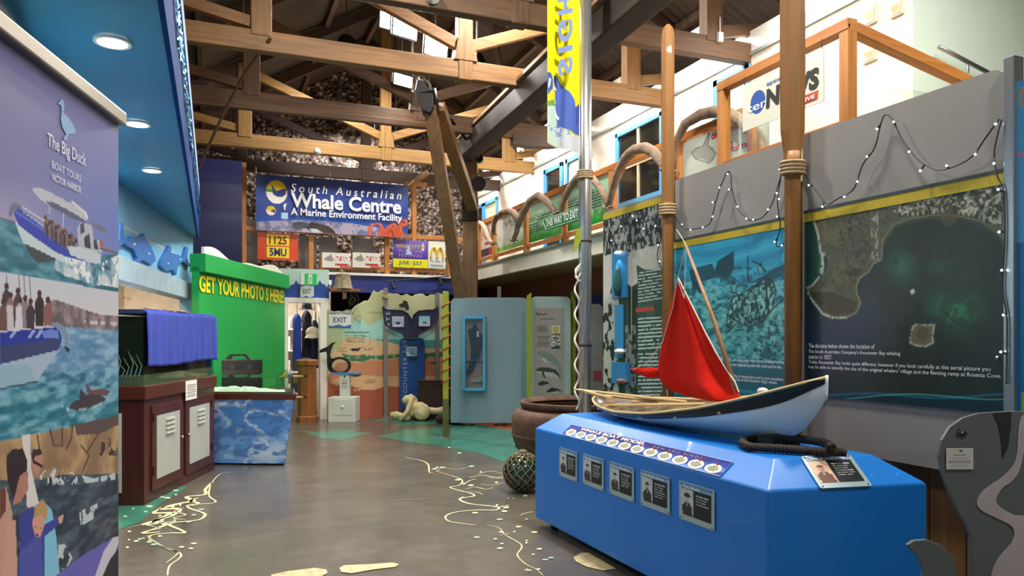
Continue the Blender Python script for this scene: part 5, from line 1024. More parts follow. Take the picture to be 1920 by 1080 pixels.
ce = c7([(385, 668)])[0]; o_ = [PL(ce[0]+20.5*math.cos(a), ce[1]+16.5*math.sin(a), DPL, dn) for a in np.linspace(0, 6.2832, 33)[:-1]]; i_ = [PL(ce[0]+15.5*math.cos(a), ce[1]+12*math.sin(a), DPL, dn) for a in np.linspace(0, 6.2832, 33)[:-1]]
MB().add([p for p in o_]+[p for p in i_]+[p+FWD*.05 for p in o_]+[p+FWD*.05 for p in i_], [(k, (k+1) % 32, 32+(k+1) % 32, 32+k) for k in range(32)]+[(64+k, 96+k, 96+(k+1) % 32, 64+(k+1) % 32) for k in range(32)]+[(k, 64+k, 64+(k+1) % 32, (k+1) % 32) for k in range(32)]+[(32+k, 32+(k+1) % 32, 96+(k+1) % 32, 96+k) for k in range(32)]).obj('whale_body_ring', BKS, db)
MB().add([p+FWD*.025 for p in i_], [tuple(range(32))]).obj('clear_window', glass_mat('clear_acrylic'), db)
# shop stock seen through the doorway
cl = mat('royal_cloth', '1f3f9c', .85); dkc = mat('dark_cloth', '1c1f2c', .9); crc = mat('cream_cloth', 'cfc6ae', .9)
def garment(px, ytop, ybot, wpx, Y, m, lab):
    A, B = PY(px-wpx/2, ytop, Y), PY(px+wpx/2, ybot, Y); w_ = (B.x-A.x)/2; c = V(((A.x+B.x)/2, Y, 0)); v = []
    prof = [(0, .25), (.06, .7), (.14, 1), (.4, .82), (.7, .9), (1, 1)]
    for f, k in prof:
        z = A.z+(B.z-A.z)*f
        for q in range(16): a = q/16*2*math.pi; v.append(c+V((w_*k*math.cos(a), .1*k*math.sin(a)+.02*math.cos(5*a), z)))
    n = len(prof); t = thing('hanging_garment', lab, 'clothing', (c.x, Y, B.z), 'shop clothing behind the doorway')
    MB().add(v, [(i*16+k, i*16+(k+1) % 16, (i+1)*16+(k+1) % 16, (i+1)*16+k) for i in range(n-1) for k in range(16)]+[tuple(range(16))]).obj('body', m, t, smooth=True)
    MB().tube([c+UP*(A.z-.02), c+UP*(A.z+.05), c+UP*2.3], .006, 5).obj('hanger_hook', mat('old_iron'), t); return t
garment(557, 588, 676, 18, 14.85, cl, 'royal blue jacket hanging inside the shop doorway'); garment(575, 582, 670, 20, 14.95, dkc, 'black jacket hanging behind the blue jacket in the shop'); garment(590, 600, 690, 16, 14.8, mat('navy_cloth', '20284c', .9), 'navy jacket hanging nearest the right door jamb')
rz = 2.3; one('clothes_rail', MB().tube([(.9, 14.9, rz), (2.03, 14.9, rz)], .015, 8), STEEL, 'steel clothes rail across the shop doorway', 'clothes rail', (1.5, 14.9, rz))
p = PY(575, 578, 14.72); ht_ = thing('sun_hat', 'black hat above the hanging jackets in the shop', 'hat', tuple(p), 'shop hats'); MB().lathe([(.0, .1), (.09, .09), (.1, 0)], p, 14, cap=False).obj('crown', dkc, ht_, smooth=True); MB().lathe([(.16, -.02), (.1, .0)], p, 14, cap=False).obj('brim', dkc, ht_); MB().tube([p+UP*.1, p+UP*(2.3-p.z)], .004, 5).obj('hanging_cord', CORD, ht_)
p = PY(586, 624, 14.58); ht_ = thing('sun_hat', 'cream cap hanging beside the door jamb in the shop', 'hat', tuple(p), 'shop hats'); MB().sph(p, (.13, .09, .12), 14, 8).obj('crown', crc, ht_, smooth=True); MB().lathe([(.15, -.1), (.11, -.02)], p, 14, cap=False).obj('brim', crc, ht_); MB().tube([p+UP*.1, p+UP*(2.3-p.z)], .004, 5).obj('hanging_cord', CORD, ht_)
sh = thing('shop_shelf', 'white shop shelving unit on the far shop wall', 'shelf', (1.2, 16.2, 0))
for z in (.35, .8, 1.25, 1.7): MB().bx(.2, 2.0, 16.05, 16.38, z, z+.03).obj('shelf_board', WHITEP, sh)
for x in (.2, 1.1, 1.97): MB().bx(x, x+.03, 16.05, 16.38, 0, 2.1).obj('upright', WHITEP, sh)
cols = ['b03a2e', '2f5fa8', 'd8b23a', '3f8f5a', '8a4a8a', 'e0e0dc', '2a2a34', 'd87a3a']; k = 0
CN = {'b03a2e': 'red', '2f5fa8': 'blue', 'd8b23a': 'yellow', '3f8f5a': 'green', '8a4a8a': 'purple', 'e0e0dc': 'white', '2a2a34': 'black', 'd87a3a': 'orange'}
SHN = ['bottom', 'second', 'third', 'top']
for zi, z in enumerate((.38, .83, 1.28, 1.73)):
    for x in np.arange(.3, 1.95, .21):
        c_ = cols[k % 8]; k += 1; h = random.uniform(.16, .3)
        one('souvenir_box', MB().bx(x, x+.15, 16.1, 16.25, z, z+h), mat('souvenir_'+c_, c_, .5), '%s souvenir box on the %s shelf of the shop' % (CN[c_], SHN[zi]), 'box', (x, 16.1, z), 'souvenirs on the shop shelves', bevel=.006)
# bones and crate before the whale tail
bp_ = P(768, 780, 13.75); bp_.z = 0; BON = mat('old_bone', 'c9b98c', .75, var=.22, scale=9, bump=.5, bscale=22)
vt = thing('whale_vertebra', 'cream whale vertebra with long side processes on the green floor', 'bone', tuple(bp_), 'whale bones by the mural'); o0 = bp_+RGT*.2+UP*.175
MB().lathe([(.0, -.17), (.13, -.17), (.165, -.13), (.12, 0), (.165, .13), (.13, .17), (0, .17)], o0, 18, ax=(RGT, UP, (FWD*-.9+RGT*.25).normalized())).obj('centrum', BON, vt, smooth=True)
MB().tube([o0-RGT*.0+UP*.05, o0-RGT*.2-UP*.06-FWD*.1, o0-RGT*.32-UP*.13-FWD*.16], [.07, .055, .045], 8).obj('side_process', BON, vt, smooth=True)
MB().tube([bp_-RGT*.14-FWD*.3+UP*.04, bp_-FWD*.22+UP*.2, bp_+RGT*.04-FWD*.12+UP*.36, bp_+RGT*.03-FWD*.05+UP*.48], [.035, .045, .05, .035], 9).obj('spine_process', BON, vt, smooth=True)
MB().tube([o0+RGT*.1, o0+RGT*.3, o0+RGT*.45], [.08, .06, .09], 8).obj('side_process', BON, vt, smooth=True)
v2 = thing('whale_vertebra', 'rounded cream whale bone propped behind the vertebra', 'bone', tuple(bp_+FWD*.2-RGT*.05), 'whale bones by the mural'); MB().sph(bp_+FWD*.22-RGT*.03+UP*.36, (.15, .09, .1), 14, 10).obj('lobe', BON, v2, smooth=True); MB().sph(bp_+FWD*.24+RGT*.1+UP*.26, (.12, .09, .12), 12, 8).obj('lobe', BON, v2, smooth=True); MB().tube([bp_+FWD*.22+UP*.3, bp_+FWD*.22+UP*.03], [.1, .12], 8).obj('root', BON, v2, smooth=True)
v3 = thing('whale_vertebra', 'flat cream whale bone lying closest to the rusty post', 'bone', tuple(bp_-RGT*.3), 'whale bones by the mural'); MB().tube([bp_-RGT*.36+UP*.1, bp_-RGT*.25+UP*.1, bp_-RGT*.12+UP*.08, bp_+RGT*.0+UP*.06-FWD*.2], [.05, .075, .05, .05], 10).obj('shank', BON, v3, smooth=True)
cr = P(808, 768, 14.0); cr.z = 0; ct = thing('iron_trypot_lid', 'dark brown open iron box standing behind the whale bones', 'box', tuple(cr)); MB().box(cr+UP*.36, (.48, .2, .72), ax).obj('box', mat('rusty_dark', '2d1d17', .8, var=.3), ct, bevel=.01); MB().box(cr+UP*.725, (.5, .22, .02), ax).obj('rim', mat('rusty_dark'), ct)
for i, (px, py, dd) in enumerate([(826, 776, 13.3), (846, 777, 13.2), (857, 779, 13.1)]):
    p = P(px, py, dd); p.z = 0; one('iron_fragment', MB().sph(p+UP*.08, (.13 if i else .1, .09, .08), 9, 6), mat('rusty_dark'), ['round rusty iron fragment beside the rope wound post', 'middle dark iron lump on the terracotta floor', 'dark iron lump touching the pale blue board'][i], 'iron', tuple(p), 'iron fragments on the floor')
# stump on a bracket shelf
sp_ = PY(645, 545, 14.15); sf = thing('bracket_shelf', 'small timber shelf high on the wall beside the exit', 'shelf', tuple(sp_)); MB().bx(PY(617, 540, 14.15).x, PY(672, 540, 14.15).x, 13.95, 14.2, sp_.z-.02, sp_.z+.03).obj('shelf_board', CAPW, sf); MB().bx(sp_.x-.02, sp_.x+.02, 14.0, 14.2, sp_.z-.16, sp_.z-.02).obj('bracket', CAPW, sf)
st = PY(643, 540, 14.08); st.z = sp_.z+.03; one('whale_bone_stump', MB().lathe([(.19, 0), (.17, .05), (.14, .2), (.135, .27), (0, .27)], st, 14), mat('weathered_bone', '8f8468', .85, var=.4, scale=14, bump=.6), 'weathered stump shaped bone on the bracket shelf', 'bone', tuple(st))
nm = MB()
for i in range(22):
    a = random.uniform(0, 1); q = PY(652+a*18, 546.5+(random.uniform(0, 50) if i > 6 else 0), 14.12); nm.tube([q, q+V((random.uniform(-.08, .08), -.02, random.uniform(-.1, .02))), q+V((random.uniform(-.1, .1), 0, random.uniform(-.16, -.05)))], .004, 4)
tag(nm.obj('hanging_net', mat('net_twine', '5a5244', .9), loc=(2.5, 14.1, 2.2)), 'tangled grey fishing net hanging under the bracket shelf', 'net', kind='stuff')

# ------------------------------------------------------------------ boards in the middle
gp_ = P(836, 820, 11.4); gp_.z = 0; yp = thing('rope_wound_post', 'yellow green post wound with red rope beside the pale blue board', 'post', tuple(gp_)); zt = EYE-(546-HORZ)/FPX*11.4; YG = mat('yellow_green_paint', '96a022', .5, var=.15, scale=8)
MB().box(gp_+UP*(zt/2+.3), (.085, .085, zt-.6), ax).obj('painted_upper', YG, yp); MB().box(gp_+UP*.3, (.088, .088, .6), ax).obj('bare_lower', mat('mossy_metal', '5c5f34', .6, var=.3), yp); MB().box(gp_+UP*.006, (.16, .16, .012), ax).obj('foot_plate', mat('galvanised_post'), yp)
MB().tube([gp_+UP*(.75+k*.0165)+RGT*.062*math.cos(k*.62)+FWD*.062*math.sin(k*.62) for k in range(int((zt-.85)/.0165))], .009, 5).obj('red_rope', mat('red_rope', 'a83a2c', .8), yp)
def rboard(x0, y0, x1, y1, d, th=.03, r=.1):
    w_ = (x1-x0)/FPX*d; z1 = EYE-(y0-HORZ)/FPX*d; z0 = max(.03, EYE-(y1-HORZ)/FPX*d); A = P(x0, y0, d); A.z = 0; p = []
    for cx, cz, a0 in ((w_-r, z1-r, 0), (r, z1-r, 90)):
        for a in (0, 22, 45, 67, 90): q = math.radians(a0+a); p.append(A+RGT*(cx+r*math.cos(q))+UP*(cz+r*math.sin(q)))
    p += [A+UP*z0, A+RGT*w_+UP*z0]; return A, w_, z0, z1, MB().prism(p, FWD*th)
PB_ = mat('pale_blue_board', '86a3b0', .55, var=.03, scale=2)
dB = 12.9; A, w_, z0, z1, m = rboard(845, 558, 990, 793, dB); b1 = thing('exhibit_stand', 'large pale blue stand with a glazed case of a dark flipper', 'exhibit stand', tuple(A)); m.obj('board', PB_, b1, bevel=.006)
for x in (.22, .64): MB().box(A+RGT*w_*x+FWD*.06+UP*1.0, (.06, .05, 2.0), ax).obj('support', mat('galvanised_post'), b1); MB().box(A+RGT*w_*x+FWD*.06+UP*.008, (.22, .12, .016), ax).obj('foot_plate', mat('dark_screw'), b1)
px2 = lambda x, y, off=0.: P(x, y, dB)-FWD*off
fr = mat('sky_blue_frame', '5aa9d6', .45, var=.04); a, b = px2(868, 593), px2(911, 732)
cw, ch = (b-a).dot(RGT), a.z-b.z; cc = (a+b)/2
MB().box(cc-FWD*.02, (cw-.06, .02, ch-.06), ax).obj('case_back', mat('case_lining', 'b8a080', .7, var=.2), b1)
for nm_, off, sz in (('case_frame', RGT*(cw/2-.025), (.05, .16, ch)), ('case_frame', RGT*-(cw/2-.025), (.05, .16, ch)), ('case_frame', UP*(ch/2-.025), (cw, .16, .05)), ('case_frame', UP*-(ch/2-.025), (cw, .16, .05))): MB().box(cc+off-FWD*.08, sz, ax).obj(nm_, fr, b1, bevel=.008)
c4 = lambda l: [(840+x/3.857, 540+y/3.857) for x, y in l]
MB().prism([px2(x, y, .05) for x, y in c4([(195, 250), (215, 285), (245, 340), (255, 380), (240, 450), (215, 520), (180, 600), (140, 640), (138, 600), (165, 520), (170, 440), (158, 370), (145, 305), (180, 285)])], -FWD*.03).obj('flipper', mat('dark_flipper', '221a18', .6, var=.3), b1)
MB().prism([px2(x, y, .05) for x, y in c4([(160, 690), (175, 655), (200, 660), (250, 630), (258, 670), (215, 680), (180, 675)])], -FWD*.03).obj('small_whale_model', mat('model_grey', 'b4b8b4', .5), b1)
MB().box(px2(*c4([(217, 333)])[0], .09), (.04, .004, .1), ax).obj('label_tag', SGN, b1); MB().box(cc-FWD*.14, (cw-.08, .006, ch-.08), ax).obj('case_glass', glass_mat('clear_acrylic'), b1)
MB().box(cc-FWD*.05-UP*.12, (cw-.1, .08, .008), ax).obj('case_shelf', fr, b1)
d2 = 12.5; A, w_, z0, z1, m = rboard(995, 556, 1070, 800, d2, r=.09); b2_ = thing('exhibit_stand', 'pale mint stand with a grey whale species poster', 'exhibit stand', tuple(A)); m.obj('board', mat('mint_board', 'a9c4c0', .55, var=.03), b2_, bevel=.006); MB().box(A+RGT*w_*.5+FWD*.06+UP*.8, (.06, .05, 1.6), ax).obj('support', mat('galvanised_post'), b2_)
a, b = P(1003, 577, d2)-FWD*.004, P(1058, 742, d2)-FWD*.004
s = Pic(a, RGT, (0, 0, -1), (b-a).dot(RGT), a.z-b.z, 80, 200, 'a3a09a'); nn = s.nz(5, 101); s.put(nn, 'b0aca6', .4)
s.lines_of_print(1007, 1030, [610, 613.5, 617, 620.5, 624], 0, '3a3a3a', 1.4, .75, .2, 8); s.lines_of_print(1007, 1033, [631, 634.5, 638, 641.5, 645, 649], 0, '3a3a3a', 1.4, .75, .2, 9); s.lines_of_print(1013, 1041, [597, 599], 0, '4a4a4a', 1.2, .6, .2, 3)
s.line(c4([(635, 190), (650, 180), (655, 200), (670, 185), (690, 195), (715, 185)]), 1.4, '2a2a2a')
s.poly(c4([(640, 462), (690, 455), (740, 470), (790, 510), (820, 570), (832, 680), (818, 640), (790, 570), (740, 530), (690, 510), (660, 490)]), '7d948c'); s.poly(c4([(690, 500), (725, 540), (715, 545), (680, 515)]), 'c9d0c8')
s.poly(c4([(635, 590), (660, 575), (720, 575), (780, 590), (805, 625), (818, 670), (800, 640), (760, 610), (700, 630), (650, 610)]), '3a453e'); s.poly(c4([(640, 600), (690, 605), (760, 612), (800, 645), (740, 640), (680, 630), (650, 615)]), 'bcc2b8'); s.poly(c4([(690, 600), (705, 650), (695, 650), (675, 610)]), '2c342f')
s.poly(c4([(650, 690), (680, 672), (720, 678), (742, 700), (720, 692), (690, 705), (655, 705)]), '28302c'); s.poly(c4([(712, 745), (750, 718), (800, 730), (828, 755), (790, 742), (760, 755), (720, 758)]), '28302c'); s.poly(c4([(720, 758), (760, 752), (815, 755), (770, 762)]), 'c9cdc4')
s.mesh('whale_poster', print_mat('matt_print'), b2_)
a, b = P(1034, 610, d2)-FWD*.008, P(1050, 654, d2)-FWD*.008; s = Pic(a, RGT, (0, 0, -1), (b-a).dot(RGT), a.z-b.z, 20, 50, 'd8d8cc').uv(); s.ell(.5, .2, .35, .16, 'c9bc4a'); s.put((s.nz(40, 5) > .5) & (s.y > .35), '4a4a44', .8); s.put(s.y > .9, '2a4a66'); s.mesh('species_card', PRN, b2_)
for px, dd, y0, lab in ((992, 12.3, 548, 'yellow green edge post between the blue and mint stands'), (1075, 12.6, 541, 'yellow green edge post behind the tall steel pole')):
    p = P(px, 700, dd); p.z = 0; zt = EYE-(y0-HORZ)/FPX*dd; t = thing('edge_post', lab, 'post', tuple(p), 'yellow green edge posts'); MB().hexa([p-RGT*.04, p+RGT*.04, p+RGT*.04+FWD*.1, p-RGT*.04+FWD*.1]+[p-RGT*.04+UP*(zt-.06), p+RGT*.04+UP*zt, p+RGT*.04+FWD*.1+UP*zt, p-RGT*.04+FWD*.1+UP*(zt-.06)]).obj('upright', YG, t); MB().box(p+UP*.005+FWD*.05, (.16, .2, .01), ax).obj('foot_plate', mat('galvanised_post'), t)
A, w_, z0, z1, m = rboard(1098, 570, 1130, 800, 12.0, r=.08); b3 = thing('exhibit_stand', 'narrow grey stand half hidden behind the steel pole', 'exhibit stand', tuple(A)); m.obj('board', mat('light_grey_board', '9a9c98', .55), b3, bevel=.005); MB().box(P(1116, 704, 12.0)-FWD*.008+RGT*.03, (.13, .01, .16), ax).obj('red_label', mat('red_label', '9a4a4c', .5), b3); MB().box(A+RGT*.16+UP*.6+FWD*.06, (.05, .05, 1.2), ax).obj('support', mat('galvanised_post'), b3)
p = P(936, 600, 13.6); p.z = 0; t = thing('steel_post', 'thin steel post standing behind the pale blue stand', 'post', tuple(p), 'steel posts holding the exhibit boards'); MB().box(p+UP*1.24, (.07, .05, 2.48), ax).obj('upright', mat('galvanised_post'), t)
# --- cast iron try pot
cp = P(1086, 800, 9.45); cp.z = 0; tp_ = thing('iron_try_pot', 'huge rusty iron try pot with broad rim behind the blue plinth', 'cauldron', tuple(cp)); RUST = mat('rusty_iron', '4a3226', .75, .2, col2='6b4c3a', scale=7, bump=.35, bscale=30)
MB().lathe([(.5, 0), (.70, .04), (.82, .16), (.86, .32), (.865, .5), (.85, .58), (.81, .625), (.74, .645), (.72, .64), (.80, .5), (.7, .2), (.0, .12)], cp, 48, cap=False).obj('body', RUST, tp_, smooth=True)
MB().lathe([(.70, .65), (.73, .645), (.765, .73), (.75, .745), (.70, .69)], cp, 48, cap=False).obj('rim', RUST, tp_, smooth=True); MB().lathe([(.862, .3), (.868, .31), (.868, .33), (.862, .34)], cp, 48, cap=False).obj('band', RUST, tp_, smooth=True)
h0 = P(1022, 790, 9.45-.86+.1); h0 = cp-RGT*.42-FWD*.72; MB().tube([h0+UP*(.55-.13*math.sin(q)*.9)+(-FWD*.06*math.sin(q))-UP*.1*(q/3.14)+RGT*.02*math.cos(q) for q in np.linspace(0, 3.14, 9)], .028, 8).obj('lug_handle', RUST, tp_, smooth=True)
# --- net covered glass float
fc = P(980, 880, 7.42); fc.z = .2; ff = thing('glass_fishing_float', 'round dark green glass fishing float wrapped in knotted net', 'fishing float', (fc.x, fc.y, 0)); MB().sph(fc, .19, 24, 16).obj('glass_ball', mat('bottle_green_glass', '12301a', .12, var=.3, scale=8, spec=.8), ff, smooth=True)
NET = mat('net_twine_tan', '6e6146', .9)
for k in range(14):
    for sgn in (-1, 1):
        pts = []
        for q in np.linspace(.12, 2.75, 16):
            a = k/14*2*math.pi+sgn*(q*.9)+.35*math.sin(q*7)*.12; pts.append(fc+V((.196*math.sin(q)*math.cos(a), .196*math.sin(q)*math.sin(a), .196*math.cos(q))))
        MB().tube(pts, .006, 5).obj('net_cord', NET, ff)
MB().sph(fc+UP*.2, (.05, .05, .025), 10, 6).obj('net_knot', NET, ff)
# --- steel pole with flag
pp = P(1097, 700, 7.5); pp.z = 0; po = thing('steel_flag_pole', 'tall brushed steel pole rising past the yellow flag', 'pole', tuple(pp)); MB().lathe([(.066, 0), (.066, 5.6)], pp, 20).obj('pole', mat('polished_pole', 'b9b9b4', .28, .8, var=.06, stretch=(6, 6, .2)), po, smooth=True)
zz = lambda y: EYE-(y-HORZ)/FPX*7.5
for k in range(4): MB().tube([pp+UP*(zz(322)-k*.022)+RGT*.076*math.cos(q)+FWD*.076*math.sin(q) for q in np.linspace(0, 6.283, 15)], .011, 6, cap=False).obj('rope_turn', ROPE, po)
for y in (455, 650): MB().lathe([(.069, zz(y)), (.07, zz(y)+.01), (.069, zz(y)+.02)], pp, 20, cap=False).obj('cable_tie', mat('black_base'), po)
wr = thing('white_rope', 'white rope spiralling down the steel pole', 'rope', tuple(pp-RGT*.08+UP*1)); MB().tube([pp-RGT*.085-FWD*.03+UP*(zz(520)-k*.017)+RGT*.022*math.cos(k*.42)+FWD*.022*math.sin(k*.42) for k in range(int((zz(520)-zz(772))/.017))], .011, 6).obj('hanging_length', mat('white_rope', 'd5d0c2', .8), wr, smooth=True)
for k in range(3): MB().tube([pp-RGT*.07-FWD*.03+UP*(zz(515)+.03*k)+V((.03*math.cos(q), .03*math.sin(q), .07*math.sin(q+k))) for q in np.linspace(0, 5, 10)], .01, 5).obj('knot_loop', mat('white_rope'), wr)
FLG = print_mat('flag_cloth', .7, .2)
O = P(1026, -70, 7.46); fl = thing('yellow_flag', 'long yellow feather flag with mirrored blue lettering and whale picture', 'flag', tuple(P(1060, 285, 7.46)))
s = Pic(O, RGT, (0, 0, -1), 88/FPX*7.46, 357/FPX*7.46, 70, 240, 'e6d808')
cf = lambda l: [(1000+x/3.6, y/3.6) for x, y in l]
s.put(s.nz(6, 111, 3, 3, .4), 'd5c400', .35)
s.poly(cf([(135, 512), (165, 512), (175, 545), (210, 590), (250, 630), (275, 680), (285, 730), (325, 690), (325, 930), (290, 905), (270, 905), (240, 880), (215, 870), (190, 860), (160, 860), (150, 700)]), '4f66b4'); s.poly(cf([(285, 730), (325, 680), (325, 920), (290, 905)]), '3c4c9c', .8)
s.poly(cf([(90, 490), (120, 500), (132, 540), (130, 600), (95, 650)]), '3f58a4'); s.poly(cf([(105, 530), (118, 540), (112, 580), (98, 610)]), 'e8e8e8'); s.poly(cf([(95, 650), (135, 600), (145, 680), (95, 690)]), 'd8cc20'); s.poly(cf([(95, 690), (145, 670), (150, 715), (95, 722)]), '6aa04a'); s.poly(cf([(90, 722), (150, 712), (158, 860), (165, 985), (100, 985)]), 'b8d0c4')
s.poly(cf([(140, 575), (165, 600), (150, 610), (138, 600)]), 'eef0f0'); s.poly(cf([(150, 755), (178, 795), (165, 805), (150, 780)]), 'eef0f0'); s.poly(cf([(158, 862), (190, 850), (205, 872), (235, 882), (250, 910), (275, 912), (325, 930), (325, 1090), (165, 1040)]), 'c9cdd0'); s.put((s.y > 235) & (s.nz(20, 7) > .56) & (s.y < 255), '4f66b4', .5)
keep = ((s.x < 1091) | ((s.y < 60) & (s.x < 1114-(s.y+70)*.07))) & (s.y < 268+(s.x-1026)*.35)
s.p += np.outer(.035*np.sin(s.u*24+s.v*1.2)*np.clip(s.v/.5, .3, 1), -np.array(FWD))+np.outer((s.u > .33)*.14, np.array(FWD))
s.mesh('cloth', FLG, fl, keep=keep)
FBL = mat('flag_blue', '7084b4', .7, var=.02)
for ch_, y0, y1 in (('S', 145, 109), ('I', 103, 86), ('G', 81, 38), ('H', 32, -6)):
    a = P(1046, y0, 7.40); text(ch_, a-FWD*.03, UP, RGT, (y0-y1)/FPX*7.4, 27/FPX*7.4, FBL, fl, bold=.04, shear=.15, lift=.004)
p = P(1085, 450, 7.45); one('yellow_pennant', MB().prism([P(x, y, 7.45) for x, y in [(1090, 424), (1082, 432), (1077, 446), (1076, 474), (1084, 462), (1091, 448)]], FWD*.02), YG, 'small yellow pennant tied beside the steel pole', 'pennant', tuple(p))
# --- grey dolphin cutouts
DG = mat('dolphin_grey', '525a5b', .45, var=.05); dO = 3.3
t = thing('dolphin_cutout', 'big grey plywood dolphin cutout with eye and notice', 'cutout', tuple(P(1850, 1200, dO)))
zb = 0.02; yb = HORZ+(EYE-zb)/dO*FPX
MB().prism([P(x, y, dO) for x, y in [(1902, 771), (1880, 772), (1858, 773), (1835, 775), (1805, 784), (1782, 800), (1766, 826), (1760, 855), (1766, 885), (1780, 925), (1800, 965), (1812, 985), (1820, 1010), (1824, 1100), (1830, yb), (2120, yb), (2120, 780)]], FWD*.02).obj('body', DG, t, bevel=.003)
MB().prism([P(x, y, dO-.004) for x, y in smooth([(1912, 790), (1905, 860), (1885, 890), (1850, 915), (1836, 930), (1832, 945), (1842, 958), (1870, 972), (1895, 985), (1902, 1000), (1895, 1020), (1870, 1050), (1862, 1090), (1930, 1090), (1930, 980), (1900, 965), (1875, 950), (1868, 935), (1880, 915), (1900, 900), (1915, 870), (1930, 780)])], FWD*.003).obj('belly_stripe', mat('belly_mauve', 'a39ca0', .5, var=.1, scale=5), t)
MB().prism([P(x, y, dO-.003) for x, y in [(1862, 775), (1872, 795), (1878, 830), (1880, 860), (1890, 840), (1896, 800), (1896, 772)]], FWD*.002).obj('dark_flash', mat('black_base'), t)
MB().sph(P(1806, 813, dO-.004), (.018, .004, .014), 12, 8, (RGT, FWD, UP)).obj('eye', mat('black_base'), t); MB().sph(P(1804, 811, dO-.008), (.004, .002, .004), 8, 6).obj('eye_glint', SGN, t); MB().tube([P(x, y, dO-.004) for x, y in [(1799, 804), (1794, 812), (1799, 820)]], .002, 5).obj('eye_crease', mat('black_base'), t)
n = thing('paper_notice', 'small white notice on the grey dolphin cutout', 'notice', tuple(P(1775, 880, dO-.006))); a, b = P(1774, 840, dO-.006), P(1825, 880, dO-.006); s = Pic(a, RGT, (0, 0, -1), (b-a).dot(RGT), a.z-b.z, 50, 40, 'b9b9b6').uv(); s.ell(.5, .12, .1, .07, 'b0b030'); s.ell(.55, .14, .07, .05, '3a5a4a'); s.put((abs(s.y-.33) < .03) & (abs(s.x-.5) < .22), '6a6a70', .8); [s.put((abs(s.y-y) < .018) & (abs(s.x-.5) < w_), '77777a', .8) for y, w_ in ((.45, .4), (.53, .3), (.61, .42), (.69, .42), (.8, .3), (.88, .42))]; s.mesh('sheet', PRN, n)
t = thing('dolphin_cutout', 'small grey dolphin fin cutout in front of the blue plinth corner', 'cutout', tuple(P(1760, 1200, 3.15))); yb = HORZ+(EYE-.02)/3.15*FPX
MB().prism([P(x, y, 3.15) for x, y in [(1701, 1022), (1714, 1014), (1738, 1012), (1764, 1022), (1784, 1040), (1793, 1060), (1795, 1100), (1795, yb), (1725, yb), (1728, 1095), (1732, 1070), (1722, 1045)]], FWD*.02).obj('fin', DG, t, bevel=.003)
# ================================================================== UPPER LEVEL
# --- derrick
dk0 = 13.7; mp_ = P(882, 600, dk0); mp_.z = 0; DT = wood('derrick_timber', '6b5038', '8a6a48', .6, axis='Z', bump=.15); IRN = mat('black_iron', '17161a', .5, .4, var=.15)
dr_ = thing('timber_derrick', 'tall dark timber derrick with iron fittings and long rising jib', 'derrick', tuple(mp_)); ax = (RGT, FWD, UP); zd = lambda y, d=dk0: EYE-(y-HORZ)/FPX*d
MB().box(mp_+UP*zd(285)/2, (.27, .27, zd(285)), ax).obj('mast', DT, dr_, bevel=.02)
MB().box(mp_+UP*(zd(290)), (.34, .34, .2), ax).obj('mast_cap', IRN, dr_, bevel=.015); MB().box(mp_+UP*zd(395)-FWD*.02, (.29, .3, .42), ax).obj('iron_shoe', IRN, dr_, bevel=.01); MB().box(mp_+UP*zd(335), (.31, .31, .14), ax).obj('timber_collar', DT, dr_)
MB().beam(P(806, 196, 11.5), P(876, 640, 13.4), .2, .2, up=RGT).obj('leg', DT, dr_, bevel=.015); MB().beam(P(822, 200, 11.65), P(886, 390, 13.6), .2, .2, up=RGT).obj('leg', DT, dr_, bevel=.015)
MB().beam(P(801, 168, 11.45), P(810, 214, 11.6), .25, .25, up=RGT).obj('iron_collar', IRN, dr_, bevel=.01); MB().prism([P(x, y, 11.35) for x, y in [(778, 170), (782, 148), (794, 150), (802, 165), (812, 178), (813, 200), (806, 212), (790, 205), (783, 190)]], FWD*.3).obj('iron_head', IRN, dr_, bevel=.012)
MB().tube([P(786, 148, 11.4), P(790, 143, 11.4), P(806, 160, 11.4), P(808, 172, 11.4)], .03, 8).obj('sheave_hook', mat('old_iron'), dr_); MB().tube([P(805, 168, 11.5), P(900, 298, 13.4)], .022, 8).obj('tie_rod', IRN, dr_); MB().tube([P(853, 270, 13.6), P(868, 290, 13.55)], .03, 8).obj('tie_rod', IRN, dr_)
MB().lathe([(.13, -.05), (.13, .05)], P(898, 345, 13.45), 18, ax=(RGT, UP, FWD)).obj('pulley_wheel', IRN, dr_); MB().lathe([(.07, -.06), (.07, .06)], P(899, 298, 13.4), 14, ax=(RGT, UP, FWD)).obj('pulley_wheel', IRN, dr_)
MB().beam(P(866, 290, 13.6), P(1245, -40, 6.8), .3, .3, up=UP).obj('jib', wood('jib_timber', '1f1610', '30231a', .7, axis='X'), dr_, bevel=.02); MB().beam(P(872, 262, 13.5), P(1237, -85, 6.75), .32, .05, up=UP).obj('jib_capping', wood('jib_capping', '7a5f44', '9a7d5c', .7, axis='X'), dr_)
MB().beam(P(846, 274, 13.6), P(866, 265, 13.6), .09, .12).obj('wedge', PINE, dr_)
